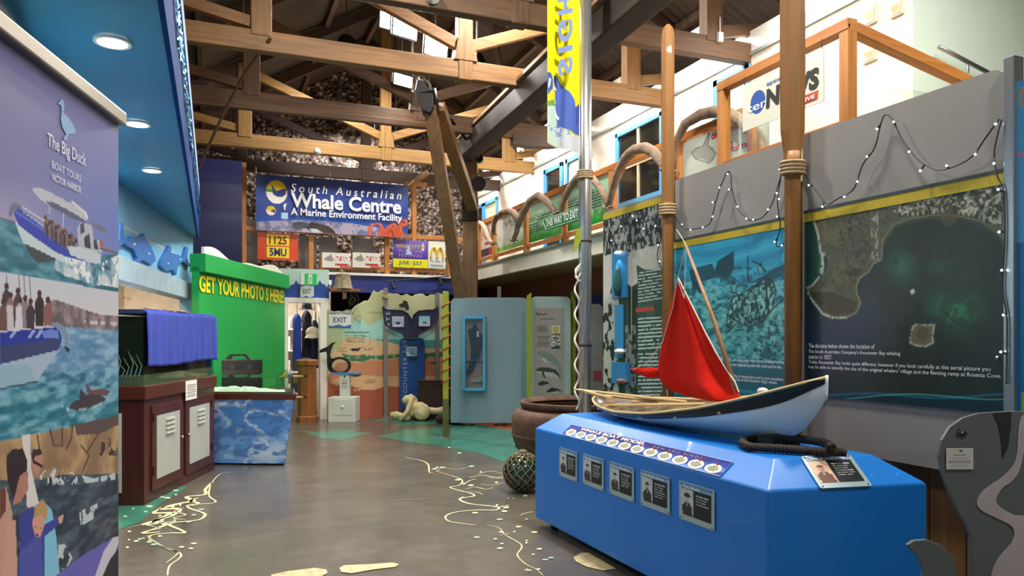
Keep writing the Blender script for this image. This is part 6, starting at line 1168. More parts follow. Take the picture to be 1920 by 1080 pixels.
# --- hung flood lamps
LENS = mat('flood_lens', 'fffaf2', .5, emit=22)
for i, (px, py, w_, h_, dd, lab) in enumerate([(722, 38, .15, .22, 11.2, 'small slim floodlight glaring beside the roof truss'), (760, 51, .36, .28, 11.0, 'wide floodlight glaring between two roof trusses'), (818, 87, .34, .28, 10.9, 'floodlight glaring left of the king post'), (756, 151, .3, .17, 11.9, 'oblong floodlight glaring beside the derrick head')]):
    c = P(px, py, dd); n = (-FWD*.75-UP*.5+RGT*.2).normalized(); u = n.cross(UP).normalized(); u = -u if u.dot(RGT) < 0 else u; vv = u.cross(n)*(-1); vv = vv if vv.z > 0 else -vv
    u2 = (u-vv*.18).normalized(); t = thing('floodlight', lab, 'floodlight', tuple(c), 'floodlights under the roof')
    MB().box(c-n*.05, (w_+.05, h_+.05, .09), (u2, vv, n)).obj('housing', mat('lamp_housing', '2a2a2c', .5, .5), t, bevel=.02); MB().box(c, (w_, h_, .012), (u2, vv, n)).obj('lens', LENS, t, bevel=.005)
    zr = 8.1-.574*abs(c.x-3.14); MB().tube([c-n*.05, V((c.x, c.y, zr))], .012, 6).obj('drop_rod', mat('old_iron'), t)
    l = area('flood_lamp', tuple(c+n*.06), tuple(c+n), .3, 85, (1, .97, .92)); l.parent = t; l.matrix_parent_inverse = Matrix.Translation(-c)
for i, b in enumerate(BAYS):  # fixtures for the lamps added to light the hall and stair wall
    t = thing('added_bay_lamp', ['added round high bay lamp behind the camera', 'added round high bay lamp over the plinth', 'added round high bay lamp above the canopy bay', 'added round high bay lamp between the near trusses', 'added round high bay lamp over the far walkway', 'added round high bay lamp beside the derrick', 'added round high bay lamp before the stone gable', 'added round high bay lamp brightening the stair wall'][i], 'lamp', b, 'added high bay lamps')
    MB().lathe([(.1, .3), (.12, .28), (.26, .02), (.26, 0)], b, 20, cap=False).obj('reflector', mat('lamp_housing'), t, smooth=True); MB().lathe([(.24, .005), (0, .0)], b, 20, cap=False).obj('lens', mat('bay_lens', 'fffaf2', .5, emit=6), t); zr = 8.1-.574*abs(b[0]-3.14); MB().tube([V(b)+UP*.28, V((b[0], b[1], zr))], .012, 6).obj('drop_rod', mat('old_iron'), t)
# --- wall washers on top of the upper rooms
for i, Y in enumerate((6.4, 8.1, 10.4, 12.8, 14.6, 16.6)):
    t = thing('wall_washer', ['first', 'second', 'third', 'fourth', 'fifth', 'sixth'][i]+' small wall washer lamp along the white upper wall', 'lamp', (6.05, Y, 5.6), 'wall washers'); MB().box((6.0, Y, 5.6), (.12, .5, .1)).obj('housing', WHITEP, t, bevel=.01); MB().box((6.03, Y, 5.542), (.1, .46, .015)).obj('lens', mat('washer_lens', 'fff8ea', .5, emit=8), t); MB().beam((6.0, Y, 5.63), (6.36, Y, 5.43), .03, .02).obj('bracket', WHITEP, t)
    l = area('washer_light', (6.0, Y, 5.52), (6.3, Y, 4.2), .4, 52, (1, .97, .9), sy=.08); l.parent = t; l.matrix_parent_inverse = Matrix.Translation(-V((6.05, Y, 5.6)))
# --- doors and windows of the upper rooms
DBL = mat('door_blue', '4a97cc', .5, var=.04); DGL = mat('dark_room_glass', '22221f', .08, var=.4, scale=2, spec=.8)
def opening(name, px0, px1, ztop, zbot, m, mull=0, frame=.09):
    y0, y1 = PX(px1, 600, 6.3).y, PX(px0, 600, 6.3).y; t = thing(name, None, None, (6.29, (y0+y1)/2, zbot), kind='structure')
    MB().bx(6.285, 6.298, y0, y1, zbot, ztop).obj('pane', m, t)
    for a, b, c, d in ((y0, y0+frame, zbot, ztop), (y1-frame, y1, zbot, ztop), (y0, y1, ztop-frame, ztop)): MB().bx(6.25, 6.3, a, b, c, d).obj('frame', DBL, t, bevel=.004)
    for k in range(mull): yy = y0+(y1-y0)*(k+1)/(mull+1); MB().bx(6.262, 6.295, yy-.03, yy+.03, zbot, ztop-frame).obj('mullion', mat('cream_mullion', 'd8c8a0', .5), t)
    return t
WRM = mat('warm_room_glass', 'cfc39c', .4, var=.1)
opening('door_2', 1023, 1057, 4.95, 3.0, DGL); opening('door_3', 1064, 1104, 4.95, 3.0, mat('pale_room_glass', 'c5d4cc', .3)); opening('door_4', 884, 909, 4.9, 3.0, DGL); opening('door_5', 911, 935, 4.9, 3.0, WRM); opening('door_6', 1342, 1410, 5.0, 3.0, mat('pale_room_glass'))
w_ = opening('window_2', 1158, 1246, 4.95, 3.75, DGL, 1, .07); y0, y1 = PX(1246, 600, 6.3).y, PX(1158, 600, 6.3).y; MB().bx(6.2, 6.3, y0-.05, y1+.05, 3.66, 3.75).obj('sill', DBL, w_); MB().bx(6.255, 6.29, y0, y1, 4.3, 4.34).obj('mullion', mat('cream_mullion'), w_)
# --- near glazed balustrade
GLZ = glass_mat('balustrade_glass', (.95, .98, .96), .2, .02); XB = 4.45
nb = thing('glazed_balustrade', 'orange timber balustrade with glass above the grey panels', 'balustrade', (XB, 5, 2.98)); yA, yB = PX(1357, 200, XB).y, PX(1590, 200, XB).y
for y in (yA, yB): MB().bx(XB-.045, XB+.045, y-.045, y+.045, 2.98, 3.9).obj('post', OAKZ, nb, bevel=.004)
MB().bx(XB-.05, XB+.05, yB-.045, yA+.045, 3.86, 3.945).obj('top_rail', OAKY, nb, bevel=.006); MB().bx(XB-.04, XB+.04, yB, yA, 3.13, 3.19).obj('bottom_rail', OAKY, nb, bevel=.004); MB().bx(XB-.004, XB+.004, yB+.05, yA-.05, 3.19, 3.86).obj('glass_pane', GLZ, nb)
MB().beam((XB-.03, yB, 3.9), (5.95, yB-.02, 3.585), .09, .085).obj('stair_rail', OAK, nb, bevel=.006); MB().bx(XB+.06, 6.0, yB-.006, yB+.002, 2.98, 3.5).obj('glass_pane', GLZ, nb)
MB().bx(XB+.3, XB+.36, yA-.03, yA+.03, 2.98, 3.86).obj('post', OAKZ, nb)
hr = thing('steel_handrail', 'short steel handrail on the mint stair wall', 'handrail', tuple(PY(1800, 110, 5.1))); a, b = PY(1761, 88, 5.1), PY(1860, 140, 5.1); MB().tube([a, b], .022, 10).obj('rail', STEEL, hr, smooth=True); c = PY(1815, 117, 5.1); MB().tube([c, c-UP*.1, V((c.x+.03, 5.2, c.z-.12))], .012, 8).obj('bracket', STEEL, hr)
for i, (x0, y0, x1, y1) in enumerate([(1617, 2, 1642, 53), (1667, -10, 1692, 37), (1616, 78, 1642, 123)]):
    A, B = PX(x0, (y0+y1)/2, 6.27), PX(x1, (y0+y1)/2, 6.27); h = (y1-y0-14)/FPX*(A.x*CS+A.y*CC)*1.0; zc = (A.z+B.z)/2; t = thing('framed_picture', ['upper framed drawing of pale orange shells on the white wall', 'framed pale orange drawing closest to the wall corner', 'lower framed drawing half behind the stair rail'][i], 'picture', (6.27, (A.y+B.y)/2, zc), 'framed drawings on the upper wall')
    MB().bx(6.27, 6.298, B.y, A.y, zc-h/2, zc+h/2).obj('frame', mat('pale_frame', 'cfc7b4', .5), t, bevel=.004); s = Pic((6.266, A.y-.02, zc+h/2-.02), (0, -1, 0), (0, 0, -1), A.y-B.y-.04, h-.04, 24, 36, 'efe6d8').uv(); nn = s.nz(12, 130+i); s.ell(.5, .55, .4, .32, 'd9a878', .7); s.put((nn > .55) & (s.y > .3), 'c98a5a', .5); s.mesh('drawing', PRN, t)
t = thing('hung_news_sign', 'cream sign lettered News hung on the balustrade glass', 'sign', (XB-.06, 5, 3.4)); XS = XB-.05; A, B = PX(1393, 160, XS), PX(1545, 95, XS); z1, z0 = 3.795, 3.385
MB().bx(XS-.004, XS+.004, B.y, A.y, z0, z1).obj('board', mat('cream_sign', 'd3d2c0', .5, var=.03), t)
for y in (A.y-.02, B.y+.02): MB().tube([(XS, y, z1-.02), (XS, y, z1+.08)], .004, 5).obj('hook', mat('old_iron'), t)
sx = lambda px, py: PX(px, py, XS-.004); c = sx(1421, 191); r = .095
MB().add([c-V((.002, 0, 0))]+[c-V((.002, 0, 0))+V((0, r*math.cos(q), r*1.05*math.sin(q))) for q in np.linspace(0, 6.2832, 29)[:-1]], [(0, 1+k, 1+(k+1) % 28) for k in range(28)]).obj('blue_disc', mat('disc_blue', '1f4fa0', .4), t)
def sw(q, x0, x1, z, h, m, bold=0., sh=0.): a, b = sx(x0, 200), sx(x1, 200); text(q, V((XS-.006, a.y, z)), (0, -1, 0), UP, a.y-b.y, h, m, t, bold=bold, shear=sh)
sw('ten', 1402, 1439, 3.53, .06, WHT, .01); sw('NEWS', 1437, 1536, 3.505, .165, mat('black_print'), .05, .05); sw('eyewitness', 1438, 1500, 3.69, .04, mat('news_blue', '1f5f9c', .5), .02)
a, b = sx(1490, 200), sx(1533, 200); MB().quad((XS-.006, a.y, 3.415), (XS-.006, b.y, 3.415), (XS-.006, b.y-.01, 3.485), (XS-.006, a.y, 3.485)).obj('red_bar', mat('news_red', 'b8441e', .5), t); t_ = sx(1500, 200); text('AT FIVE', V((XS-.009, sx(1484, 200).y, 3.43)), (0, -1, 0), UP, sx(1484, 200).y-sx(1529, 200).y, .032, WHT, t, bold=.02)
# --- far balustrade along the mezzanine
XR = 5.13; yr = lambda px: PX(px, 400, XR).y
mb_ = thing('timber_balustrade', 'long orange timber balustrade along the mezzanine with printed infill panels', 'balustrade', (XR, 10, 3.03))
MB().bx(XR-.05, XR+.05, 5.9, 14.9, 3.84, 3.93).obj('top_rail', OAKY, mb_, bevel=.006); MB().bx(XR-.03, XR+.03, 5.9, 14.9, 3.11, 3.17).obj('bottom_rail', OAKY, mb_, bevel=.004)
for px in (900, 928, 988, 1060, 1150, 1275, 1330): y = yr(px); MB().bx(XR-.05, XR+.05, y-.05, y+.05, 3.03, 3.86).obj('post', OAKZ, mb_, bevel=.004)
def infill(px0, px1, nm, fn, nx, ny):
    y0, y1 = yr(px1), yr(px0); s = Pic((XR-.012, y1, 3.83), (0, -1, 0), (0, 0, -1), y1-y0, .64, nx, ny, 'b5d0b8'); fn(s); MB().bx(XR-.01, XR+.01, y0, y1, 3.19, 3.83).obj('infill_panel', mat('infill_edge', 'c9d2c4', .4), mb_); s.mesh(nm, print_mat('infill_print', .3), mb_)
def grass(s, top='a9cdb2'):
    s.uv(); s.grad(0, 1, top, '8fc48a'); n = noise2(s.x*60, s.y*3, 9); s.put(s.y > .62+.2*n, '3f9a3c', .85); s.put(s.y > .8+.15*n, '1f7f2e', .8)
def pA(s): grass(s); n = noise2(s.x*70, np.floor(s.y*30)*3.3, 5); s.put((s.y > .3) & (s.y < .78) & (np.sin(s.y*88) > .1) & (n > .2) & (s.x < .5+.25*np.sin(s.y*20)), '1f3a2c', .8); s.ell(.5, .25, .25, .07, 'c5e0cc', .8)
def pB(s): grass(s); n = noise2(s.x*70, np.floor(s.y*30)*3.3, 6); s.put((s.y > .22) & (s.y < .66) & (np.sin(s.y*92) > .1) & (n > .2) & (s.x < .8), '1f3a2c', .8)
def pC(s):
    s.uv(); s.grad(0, 1, 'd5d8d0', 'c9d2c0'); n = noise2(s.x*60, s.y*3, 9); s.put(s.y > .8+.12*n, '6ab83c', .9)
    for q in ([(.3, .15), (.4, .3), (.35, .4)], [(.5, .12), (.55, .35), (.7, .3)], [(.6, .15), (.75, .2), (.8, .4)], [(.25, .3), (.5, .22), (.8, .28)]): s.line(q, .02, '2a3a6a', 1)
def pD(s): s.uv(); s.grad(0, 1, 'd8d4cc', 'cfc9c0'); n = s.nz(16, 4); s.put((n > .55) & (s.y < .5), 'a8443c', .8); s.put((abs(s.y-.62) < .05) & (s.x > .3), 'b03030', .9); s.put(s.y > .75, '2a2444', .9); s.put((s.y > .78) & (s.x > .6), 'b02a38', .9)
infill(903, 926, 'infill_print', pD, 30, 40); infill(932, 984, 'infill_print', pC, 50, 40); infill(993, 1056, 'infill_print', pA, 80, 60); infill(1066, 1146, 'infill_print', pB, 90, 60)
a0 = yr(1292); t = thing('radio_poster', 'pale poster with grey whale drawing and red radio lettering behind the oar', 'poster', (XR-.02, yr(1370), 3.2)); y0, y1 = yr(1452), yr(1292); MB().bx(XR-.075, XR-.06, y0, y1, 3.08, 3.8).obj('board', mat('poster_backing', 'b4b8ac', .5), t)
s = Pic((XR-.078, y1, 3.8), (0, -1, 0), (0, 0, -1), y1-y0, .72, 120, 60, 'b9beb2'); s.put(s.nz(5, 140), 'c5cabc', .4)
s.poly([(1296, 287), (1305, 278), (1318, 274), (1322, 262), (1330, 247), (1333, 255), (1327, 272), (1338, 277), (1343, 288), (1338, 300), (1330, 306), (1318, 298), (1304, 298)], '9a9a90'); s.line([(1296, 287), (1305, 278), (1318, 274), (1330, 247), (1327, 272), (1343, 288), (1330, 306), (1304, 298), (1296, 287)], 1.3, '4a4a44'); s.mesh('poster_print', PRN, t)
RDL = mat('red_lettering', 'b02a34', .5)
for q, x0, x1, py in (('one online', 1334, 1397, 262), ('on', 1362, 1374, 283), ('digital radio', 1356, 1420, 294)):
    a, b = PX(x0, py, XR-.08), PX(x1, py-.3*(x1-x0), XR-.08); text(q, a, (0, -1, 0), UP, a.y-b.y, .085, RDL, t, bold=.02)
sg = thing('way_out_sign', 'green arrow sign lettered This Way To Exit on the balustrade', 'sign', tuple(PX(1050, 420, 4.92))); XE = 4.82; e = lambda x, y: PX(x, y, XE)
ya, yb = e(1024, 420).y, e(1087, 400).y; z0, z1 = 3.21, 3.41
MB().prism([(XE, ya, z0), (XE, ya+.12, (z0+z1)/2+.05), (XE, ya+.09, z1), (XE, yb, z1), (XE, yb, z0)], (.02, 0, 0)).obj('board', mat('sign_green', '17803c', .4, var=.04), sg, bevel=.003); MB().tube([(XE-.004, ya, z0+.02), (XE-.004, ya+.1, (z0+z1)/2+.05), (XE-.004, ya+.07, z1-.02), (XE-.004, yb+.02, z1-.02), (XE-.004, yb+.02, z0+.02), (XE-.004, ya, z0+.02)], .005, 5).obj('border', WHT, sg)
text('THIS WAY TO EXIT', V((XE-.004, ya+.0, z0+.05)), (0, -1, 0), UP, ya-yb-.04, .12, WHT, sg, bold=.03); MB().beam((XE+.02, (ya+yb)/2, 3.3), (XR-.012, (ya+yb)/2, 3.3), .03, .03).obj('bracket', STEEL, sg)
# whale ribs tied along the balustrade
ce_ = lambda l: [(890+x/3.6, 220+y/3.6) for x, y in l]; RIB = mat('weathered_rib', '7d6552', .85, col2='a58d76', scale=10, bump=.6, bscale=25); RIBP = mat('pale_rib', 'd5b8a0', .8, col2='b98a72', scale=9, bump=.4)
RL = [('pale pinkish whale rib nearest the derrick mast', ce_([(5, 700), (25, 708), (50, 720), (78, 770), (100, 830), (125, 855)]), RIBP, 4.9, .04), ('knotted whale rib arching over the scribbled panel', ce_([(125, 790), (130, 720), (150, 670), (190, 640), (230, 628), (265, 645), (292, 700), (285, 770), (262, 830)]), RIB, 4.9, .05), ('whale rib arching left of the way out sign', ce_([(262, 830), (295, 730), (330, 640), (375, 560), (430, 528), (480, 560), (520, 610), (555, 645)]), RIB, 4.9, .052),
      ('whale rib arching behind the steel flag pole', ce_([(575, 660), (595, 570), (640, 480), (690, 410), (735, 375), (790, 410), (845, 475), (880, 535), (905, 600)]), RIB, 4.95, .05), ('thick whale rib arching in front of the dark window', ce_([(905, 610), (930, 490), (970, 370), (1020, 275), (1080, 218), (1150, 205), (1210, 235), (1255, 300), (1290, 350)]), RIB, 4.9, .06), ('whale rib arching behind the glazed balustrade corner', [(1262, 325), (1265, 270), (1285, 232), (1313, 215), (1340, 209), (1367, 213), (1390, 227), (1410, 247), (1425, 272), (1430, 290)], RIB, 4.98, .055)]
for lab, pts, m, X, r in RL:
    q = []; 
    for i in range(len(pts)-1):
        for f in (0, .5): q.append(PX(pts[i][0]+(pts[i+1][0]-pts[i][0])*f, pts[i][1]+(pts[i+1][1]-pts[i][1])*f, X))
    q.append(PX(*pts[-1], X)); n = len(q); rr = [r*(.7+.45*math.sin(math.pi*i/(n-1)))*(.92+.16*random.random()) for i in range(n)]
    t = thing('whale_rib', lab, 'bone', tuple(q[0]), 'whale ribs along the balustrade'); MB().tube(q, rr, 10).obj('rib', m, t, smooth=True)
    for k in (0, -1): MB().tube([q[k]+V((.07*math.cos(a), 0, .02*math.sin(3*a)))+V((0, .07*math.sin(a), 0)) for a in np.linspace(0, 6.283, 11)], .01, 5).obj('lashing', ROPE, t)
# boxes stored on top of the rooms
for i, (px, y0, s_, lab) in enumerate([(1003, 300, .42, 'large cardboard box stored on the upper roof by the truss'), (1018, 292, .36, 'smaller cardboard box stored behind the large one')]):
    p = PX(px, 290, 6.62+.5*i); p.z = 5.42; bx_ = thing('cardboard_box', lab, 'box', tuple(p), 'boxes on the upper roof'); MB().box(p+UP*s_*.4, (s_, s_, s_*.8)).obj('carton', mat('cardboard', 'b99a72', .8), bx_, bevel=.005); MB().box(p+UP*s_*.803, (s_+.004, .06, .004)).obj('tape', mat('tape_tan', 'd0b890', .4), bx_)
p = PX(935, 320, 6.55); p.z = 5.42; one('black_bundle', MB().sph(p+UP*.12, (.2, .35, .14), 12, 8), mat('black_plastic_bag', '15151a', .35, bump=.8, scale=12), 'black plastic bundle lying on the upper roof', 'bundle', tuple(p), smooth=True)

# ================================================================== BACK GALLERY
YR = 14.92; gr = thing('timber_balustrade', 'orange timber balustrade across the back gallery under the banner', 'balustrade', (3, YR, 2.83)); gx = lambda px: PY(px, 500, YR).x
MB().bx(.49, 5.05, YR-.04, YR+.04, 3.58, 3.66).obj('top_rail', OAK, gr, bevel=.005); MB().bx(gx(600), 5.05, YR-.03, YR+.03, 2.9, 2.96).obj('bottom_rail', OAK, gr, bevel=.004)
for px, zt in ((457, 4.85), (583, 3.62), (605, 3.12), (725, 3.62), (776, 4.75), (842, 3.62)): x = gx(px); MB().bx(x-.045, x+.045, YR-.05, YR+.05, 2.8, zt).obj('post', OAKZ, gr, bevel=.004)
MB().beam((gx(764), YR+.3, 4.66), (gx(800), YR-.1, 4.95), .08, .1).obj('brace', DT, gr); MB().bx(gx(760), gx(800), YR-.04, YR+.04, 4.68, 4.75).obj('tall_rail', OAK, gr)
for i, (p0, p1) in enumerate([(459, 483), (560, 594), (598, 632), (661, 700)]): one('grey_sheet', MB().bx(PY(p0, 500, 15.6).x, PY(p1, 500, 15.6).x, 15.6, 15.62, 2.8, 3.9 if i == 0 else 3.62), mat('grey_sheet_metal', '9a9c9c', .5, .2, var=.08), ['grey sheet leaning beside the navy wall on the gallery', 'grey sheet behind the radio frequency sign', 'narrow grey sheet above the white whale posters', 'grey sheet standing behind the second whale poster'][i], 'sheet', (PY(p0, 500, 15.6).x, 15.6, 2.8), 'grey sheets on the gallery')
def rsign(name, x0, y0, x1, y1, base, lab, Y=14.84, nx=60, ny=40, cat='sign'):
    A, B = PY(x0, y0, Y), PY(x1, y1, Y); t = thing(name, lab, cat, tuple(A)); MB().bx(A.x, B.x, Y+.002, Y+.016, B.z, A.z).obj('board', mat('sign_back', 'c9c9c4', .5), t); return t, A, B.x-A.x, A.z-B.z, Pic(A, (1, 0, 0), (0, 0, -1), B.x-A.x, A.z-B.z, nx, ny, base).uv()
t, A, w_, h_, s = rsign('radio_frequency_sign', 483, 435, 559, 489, 'c8401c', 'red sign with yellow plates reading 1125 and 5MU'); s.put(s.nz(5, 3), 'd8501e', .4); s.put((abs(s.x-.5) < .28) & (s.y > .06) & (s.y < .47), 'ecd81c'); s.put((abs(s.x-.5) < .28) & (s.y > .5) & (s.y < .92), 'ecd81c'); s.mesh('print', PRN, t)
text('1125', A+V((w_*.28, 0, -h_*.42)), (1, 0, 0), UP, w_*.44, h_*.3, mat('dark_red_lettering', '8a1c1c', .5), t, bold=.03); text('5MU', A+V((w_*.29, 0, -h_*.86)), (1, 0, 0), UP, w_*.42, h_*.3, mat('navy_lettering'), t, bold=.03)
for i, (x0, x1) in enumerate([(604, 658), (661, 714)]):
    t, A, w_, h_, s = rsign('whale_poster', x0, 473, x1, 503, 'e0ded6', ['white whale poster with red lettering beside the short post', 'white whale poster with red lettering beside the tall rail post'][i], nx=44, ny=26); s.poly([(.05, .45), (.15, .3), (.25, .2), (.3, .05), (.34, .25), (.42, .5), (.3, .6), (.15, .55)], '8f8d86'); s.put((noise2(s.x*40, s.y*14, 4) > .6) & (s.x > .4) & (s.y > .2) & (s.y < .6), 'b83a34', .85); s.put((abs(s.y-.78) < .07) & (s.x > .45) & (s.x < .95) & (noise2(s.x*50, s.y*3, 8) > .3), 'b02a2a', .9); s.put((s.y > .86) & (s.x > .62), 'd04a42', .8); s.mesh('print', PRN, t)
t, A, w_, h_, s = rsign('festival_sign', 737, 449, 802, 503, '4a2f8c', 'purple and yellow whale festival sign reading June July'); s.grad(0, .66, '7a6ac0', '45268c'); s.put(s.y > .68, 'e8e01c'); s.poly([(.35, .55), (.42, .25), (.5, .1), (.47, .3), (.55, .55)], 'b8cce8'); s.poly([(.8, .3), (.86, .05), (.9, .2), (.88, .4)], 'd8d8ec'); s.mesh('print', PRN, t)
GLD = mat('gold_lettering', 'c9a84a', .5)
text('JUNE / JULY', A+V((w_*.16, 0, -h_*.93)), (1, 0, 0), UP, w_*.68, h_*.17, mat('teal_lettering', '1c5a6c', .5), t, bold=.015); text('WHALETIME', A+V((w_*.08, 0, -h_*.3)), (1, 0, 0), UP, w_*.84, h_*.14, GLD, t, bold=.02); text('PLAYTIME', A+V((w_*.16, 0, -h_*.46)), (1, 0, 0), UP, w_*.7, h_*.12, mat('lilac_lettering'), t); text('FESTIVAL', A+V((w_*.16, 0, -h_*.62)), (1, 0, 0), UP, w_*.7, h_*.12, mat('lilac_lettering'), t)
t, A, w_, h_, s = rsign('restaurant_sign', 803, 452, 835, 504, 'd5dcd8', 'pale sign with golden arched letter M', nx=20, ny=30); s.mesh('print', PRN, t)
for k in (-1, 1): MB().tube([A+V((w_*(.5+k*.18)+w_*.17*math.cos(q), -.012, -h_*.62+h_*.4*max(0, math.sin(q)))) for q in np.linspace(0, math.pi, 13)], .022, 6).obj('golden_arch', mat('golden_yellow', 'd9a81c', .4), t)
text("I'm lovin' it", A+V((w_*.12, 0, -h_*.78)), (1, 0, 0), UP, w_*.76, h_*.09, mat('black_print'), t); text('Victor Harbor', A+V((w_*.12, 0, -h_*.93)), (1, 0, 0), UP, w_*.76, h_*.09, mat('black_print'), t)
# --- hanging banner
YH = 14.78; A, B = PY(480, 328, YH), PY(765, 345, YH); zt, zb_ = 4.64, 3.575
hb = thing('hanging_banner', 'wide blue vinyl banner lettered South Australian Whale Centre', 'banner', (A.x, YH, zb_))
s = Pic((A.x, YH, zt), (1, 0, 0), (0, 0, -1), B.x-A.x, zt-zb_, 240, 96, '26408c').uv(); W_, H_ = s.wd, s.ht; n1, n2 = s.nz(1.5, 150), s.nz(9, 151)
s.put(n1, '2f4c9c', .5); s.soft(.0, .2, .08, .3, '5a70b4', .5)
arc = .74+.5*(s.x-.42)**2; s.put((s.y > arc-.06) & (s.y < arc+.05), '1f4fae', .9); bt_ = s.y > arc+.03; s.put(bt_, '8f8cac'); s.put(bt_ & (n2 > .53), 'b3a8bc', .7); s.put(bt_ & (n2 < .43), '5a6488', .7)
s.poly([(.33, .84), (.35, .8), (.40, .83), (.46, .86), (.5, .95), (.51, 1.0), (.43, 1.0), (.40, .95), (.34, .97), (.31, .92)], '3a3030'); s.poly([(.23, .83), (.27, .8), (.33, .83), (.31, .92), (.25, .97), (.22, .9)], '3c4450'); s.poly([(.33, .93), (.38, .92), (.41, .97), (.36, 1.0)], 'b9c6cc')
s.ell(.128, .30, .066, .21, 'e8e6dc'); s.put((((s.x-.128)/.066)**2+((s.y-.30)/.21)**2 < 1) & (s.y < .31), 'e8c81c'); s.put((((s.x-.128)/.066)**2+((s.y-.30)/.21)**2 < 1) & (s.y > .26) & (s.y < .31) & (s.x < .11), '4a9a3c')
s.poly([(.095, .16), (.11, .22), (.125, .28), (.16, .24), (.19, .22), (.185, .32), (.165, .38), (.13, .38), (.105, .34)], '2a3f86'); s.ell(.092, .64, .03, .085, 'e4e2da'); s.put((((s.x-.092)/.03)**2+((s.y-.64)/.085)**2 < 1) & (s.y < .64), 'd8bc2a'); s.poly([(.085, .65), (.115, .6), (.12, .68)], '333a50'); s.put((abs(s.x-.178) < .02) & (abs(s.y-.72) < .06), 'a9d0ec')
octo = [[(.735, 1.0), (.735, .86), (.755, .78), (.80, .76), (.82, .84), (.82, .92)], [(.85, 1.0), (.84, .88), (.87, .8), (.9, .74), (.93, .84), (.94, .98)], [(.93, .72), (.955, .66), (.985, .66), (.99, .74), (.97, .78), (.955, .73)], [(.945, .76), (.95, .88), (.98, 1.0)], [(.80, .98), (.81, .9), (.84, .92)]]
for q in octo: s.line(q, .028, 'b84a34'); s.line(q, .01, 'd87a5c', .8)
s.poly([(.80, 1.0), (.82, .86), (.87, .82), (.93, .78), (.945, .9), (.95, 1.0)], 'c0502f'); s.line([(.85, .95), (.88, .86), (.9, 1.0)], .008, '7a2a20')
s.p[:, 1] += .02*np.sin(s.u*3.2)*np.cos(s.v*2)+.006*np.sin(s.u*14+s.v*5)
s.mesh('vinyl_sheet', print_mat('banner_vinyl', .4), hb)
def bw(q, x0, x1, y0, y1, bold=0., shear=0., space=1.): text(q, V((A.x+W_*x0, YH-.03, zt-H_*y1)), (1, 0, 0), UP, W_*(x1-x0), H_*(y1-y0), WHT, hb, bold=bold, shear=shear, space=space)
bw('South Australian', .215, .95, .13, .285, .008, .2, 1.5); bw('Whale Centre', .215, .95, .29, .56, .028); bw('A Marine Environment Facility', .215, .955, .57, .74, .02); bw('f', .168, .188, .5, .62, .04)
for x in (.0, .47, 1.0): MB().tube([V((A.x+W_*x, YH, zt)), V((A.x+W_*x+(.15 if x == 1 else 0), YH+.1, zt+.14))], .012, 5).obj('tie_cord', CORD, hb)
# --- odds and ends in the roof
one('hanging_rope', MB().tube([PY(508, 70, 9.36), PY(460, 135, 9.9), PY(425, 200, 10.4), PY(395, 265, 10.9), PY(364, 335, 11.5)], .022, 6), mat('dark_rope', '6a5238', .85), 'slanting rope running down from the pale roof truss', 'rope', tuple(PY(508, 70, 9.36)))
p = PY(812, 4, 7.5); sd = thing('smoke_detector', 'small white dome detector under the nearest roof truss', 'detector', tuple(p)); MB().lathe([(.07, .12), (.07, .05), (.055, .02), (0, 0)], p-UP*.02, 16).obj('dome', SGN, sd, smooth=True)
p = PY(1350, 70, 7.5); jb = thing('junction_box', 'small white junction box on the end of the nearest tie beam', 'junction box', tuple(p)); MB().box(p, (.07, .05, .12)).obj('case', SGN, jb, bevel=.008); MB().tube([p+UP*.06, p+UP*.25], .008, 5).obj('conduit', SGN, jb)
p = PY(595, 288, 14.3); pb = thing('bulkhead_lamp', 'small white lamp under the golden tie beam above the banner', 'lamp', tuple(p)); MB().lathe([(.03, .1), (.05, .08), (.07, 0), (0, -.02)], p, 14).obj('shade', SGN, pb, smooth=True)
tb_ = thing('track_bar', 'thin black lighting bar on the navy gallery edge', 'light bar', tuple(PY(770, 522, 14.75))); MB().tube([PY(722, 528, 14.75), PY(842, 518, 14.75)], .014, 6).obj('bar', IRN, tb_); [MB().tube([PY(x, y, 14.75), PY(x+6, y+14, 14.7)], [.02, .04], 8).obj('spot_head', IRN, tb_) for x, y in ((733, 528), (823, 521))]; [MB().tube([PY(x, y, 14.75), PY(x, y, 14.9)], .008, 5).obj('arm', IRN, tb_) for x, y in ((740, 527), (825, 520))]

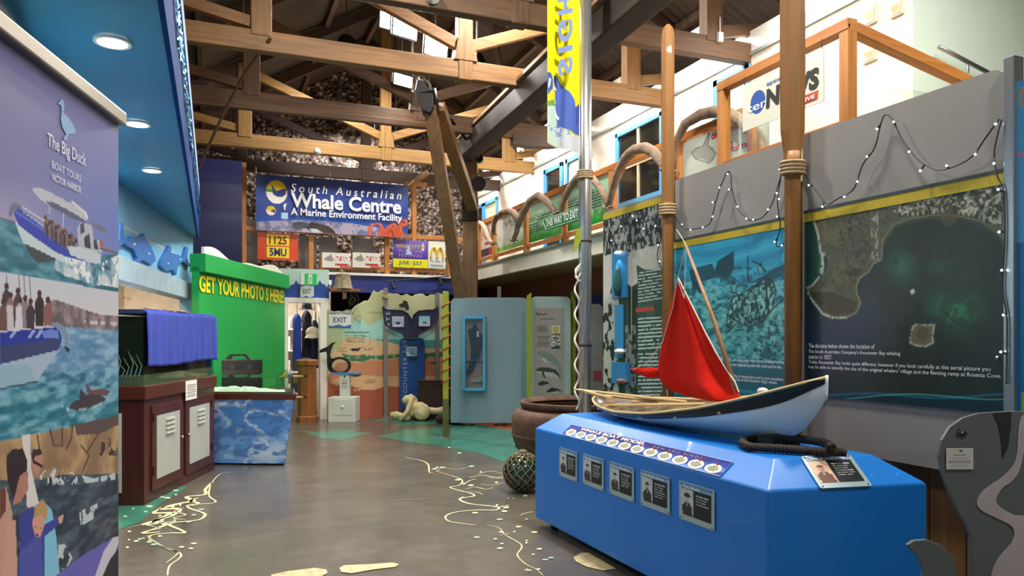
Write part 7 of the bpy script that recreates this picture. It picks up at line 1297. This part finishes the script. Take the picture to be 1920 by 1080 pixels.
# ================================================================== FAIRY LIGHTS
BULB = mat('fairy_bulb', 'dfe8ff', .4, emit=12); WIRE = mat('dark_wire', '23282a', .6)
def fairy(pts, lab, step, X=XP-.03, wire=True):
    q = [PX(x, y, X) for x, y in pts]; sm = []
    for i in range(len(q)-1):
        p0, p1, p2, p3 = q[max(i-1, 0)], q[i], q[i+1], q[min(i+2, len(q)-1)]
        for t_ in np.linspace(0, 1, 7)[:-1]: sm.append(.5*((2*p1)+(p2-p0)*t_+(2*p0-5*p1+4*p2-p3)*t_*t_+(3*p1-p0-3*p2+p3)*t_**3))
    sm.append(q[-1]); t = thing('fairy_light_string', lab, 'fairy lights', tuple(q[0]), 'fairy lights draped over the panels')
    MB().tube(sm, .0045, 5).obj('wire', WIRE, t)
    acc = 0
    for a, b in zip(sm[:-1], sm[1:]):
        acc += (b-a).length
        if acc > step:
            acc = 0; d = V((-.012, random.uniform(-.03, .03), random.uniform(-.035, .02))); o = MB().tube([b, b+d*.7], .006, 5).obj('bulb_holder', WIRE, t); MB().sph(b+d, .0062, 8, 6).obj('bulb', BULB, o)
fairy([(1503, 317), (1527, 353), (1540, 370), (1552, 383), (1570, 373), (1600, 355), (1617, 310), (1640, 277), (1653, 227), (1662, 215), (1673, 223), (1693, 263), (1723, 300), (1757, 318), (1790, 312), (1823, 293), (1847, 260), (1873, 223)], 'fairy light string peaking on the grey board above the aerial photograph', .17)
fairy([(1878, 224), (1870, 255), (1864, 290), (1870, 330), (1882, 360), (1884, 450), (1880, 540), (1888, 600), (1887, 720)], 'fairy light string trailing down beside the steel panel post', .2, XP-.04)
fairy([(1266, 405), (1275, 420), (1287, 430), (1310, 428), (1330, 420), (1338, 395), (1347, 362), (1356, 338), (1364, 322), (1370, 326), (1372, 350), (1380, 383), (1392, 402), (1407, 413), (1430, 407), (1447, 383), (1458, 350), (1468, 318)], 'fairy light string looping over the whale boat drawing', .14)
fairy([(1464, 335), (1458, 372), (1460, 400), (1463, 425), (1456, 462), (1478, 452)], 'short fairy light string hanging beside the thick oar', .14, XP-.03)
fairy([(1136, 480), (1140, 455), (1165, 425), (1185, 405), (1200, 398), (1195, 420), (1210, 430), (1232, 422), (1238, 450), (1232, 480), (1240, 505)], 'fairy light string across the black and white panel', .2, XP-.02)
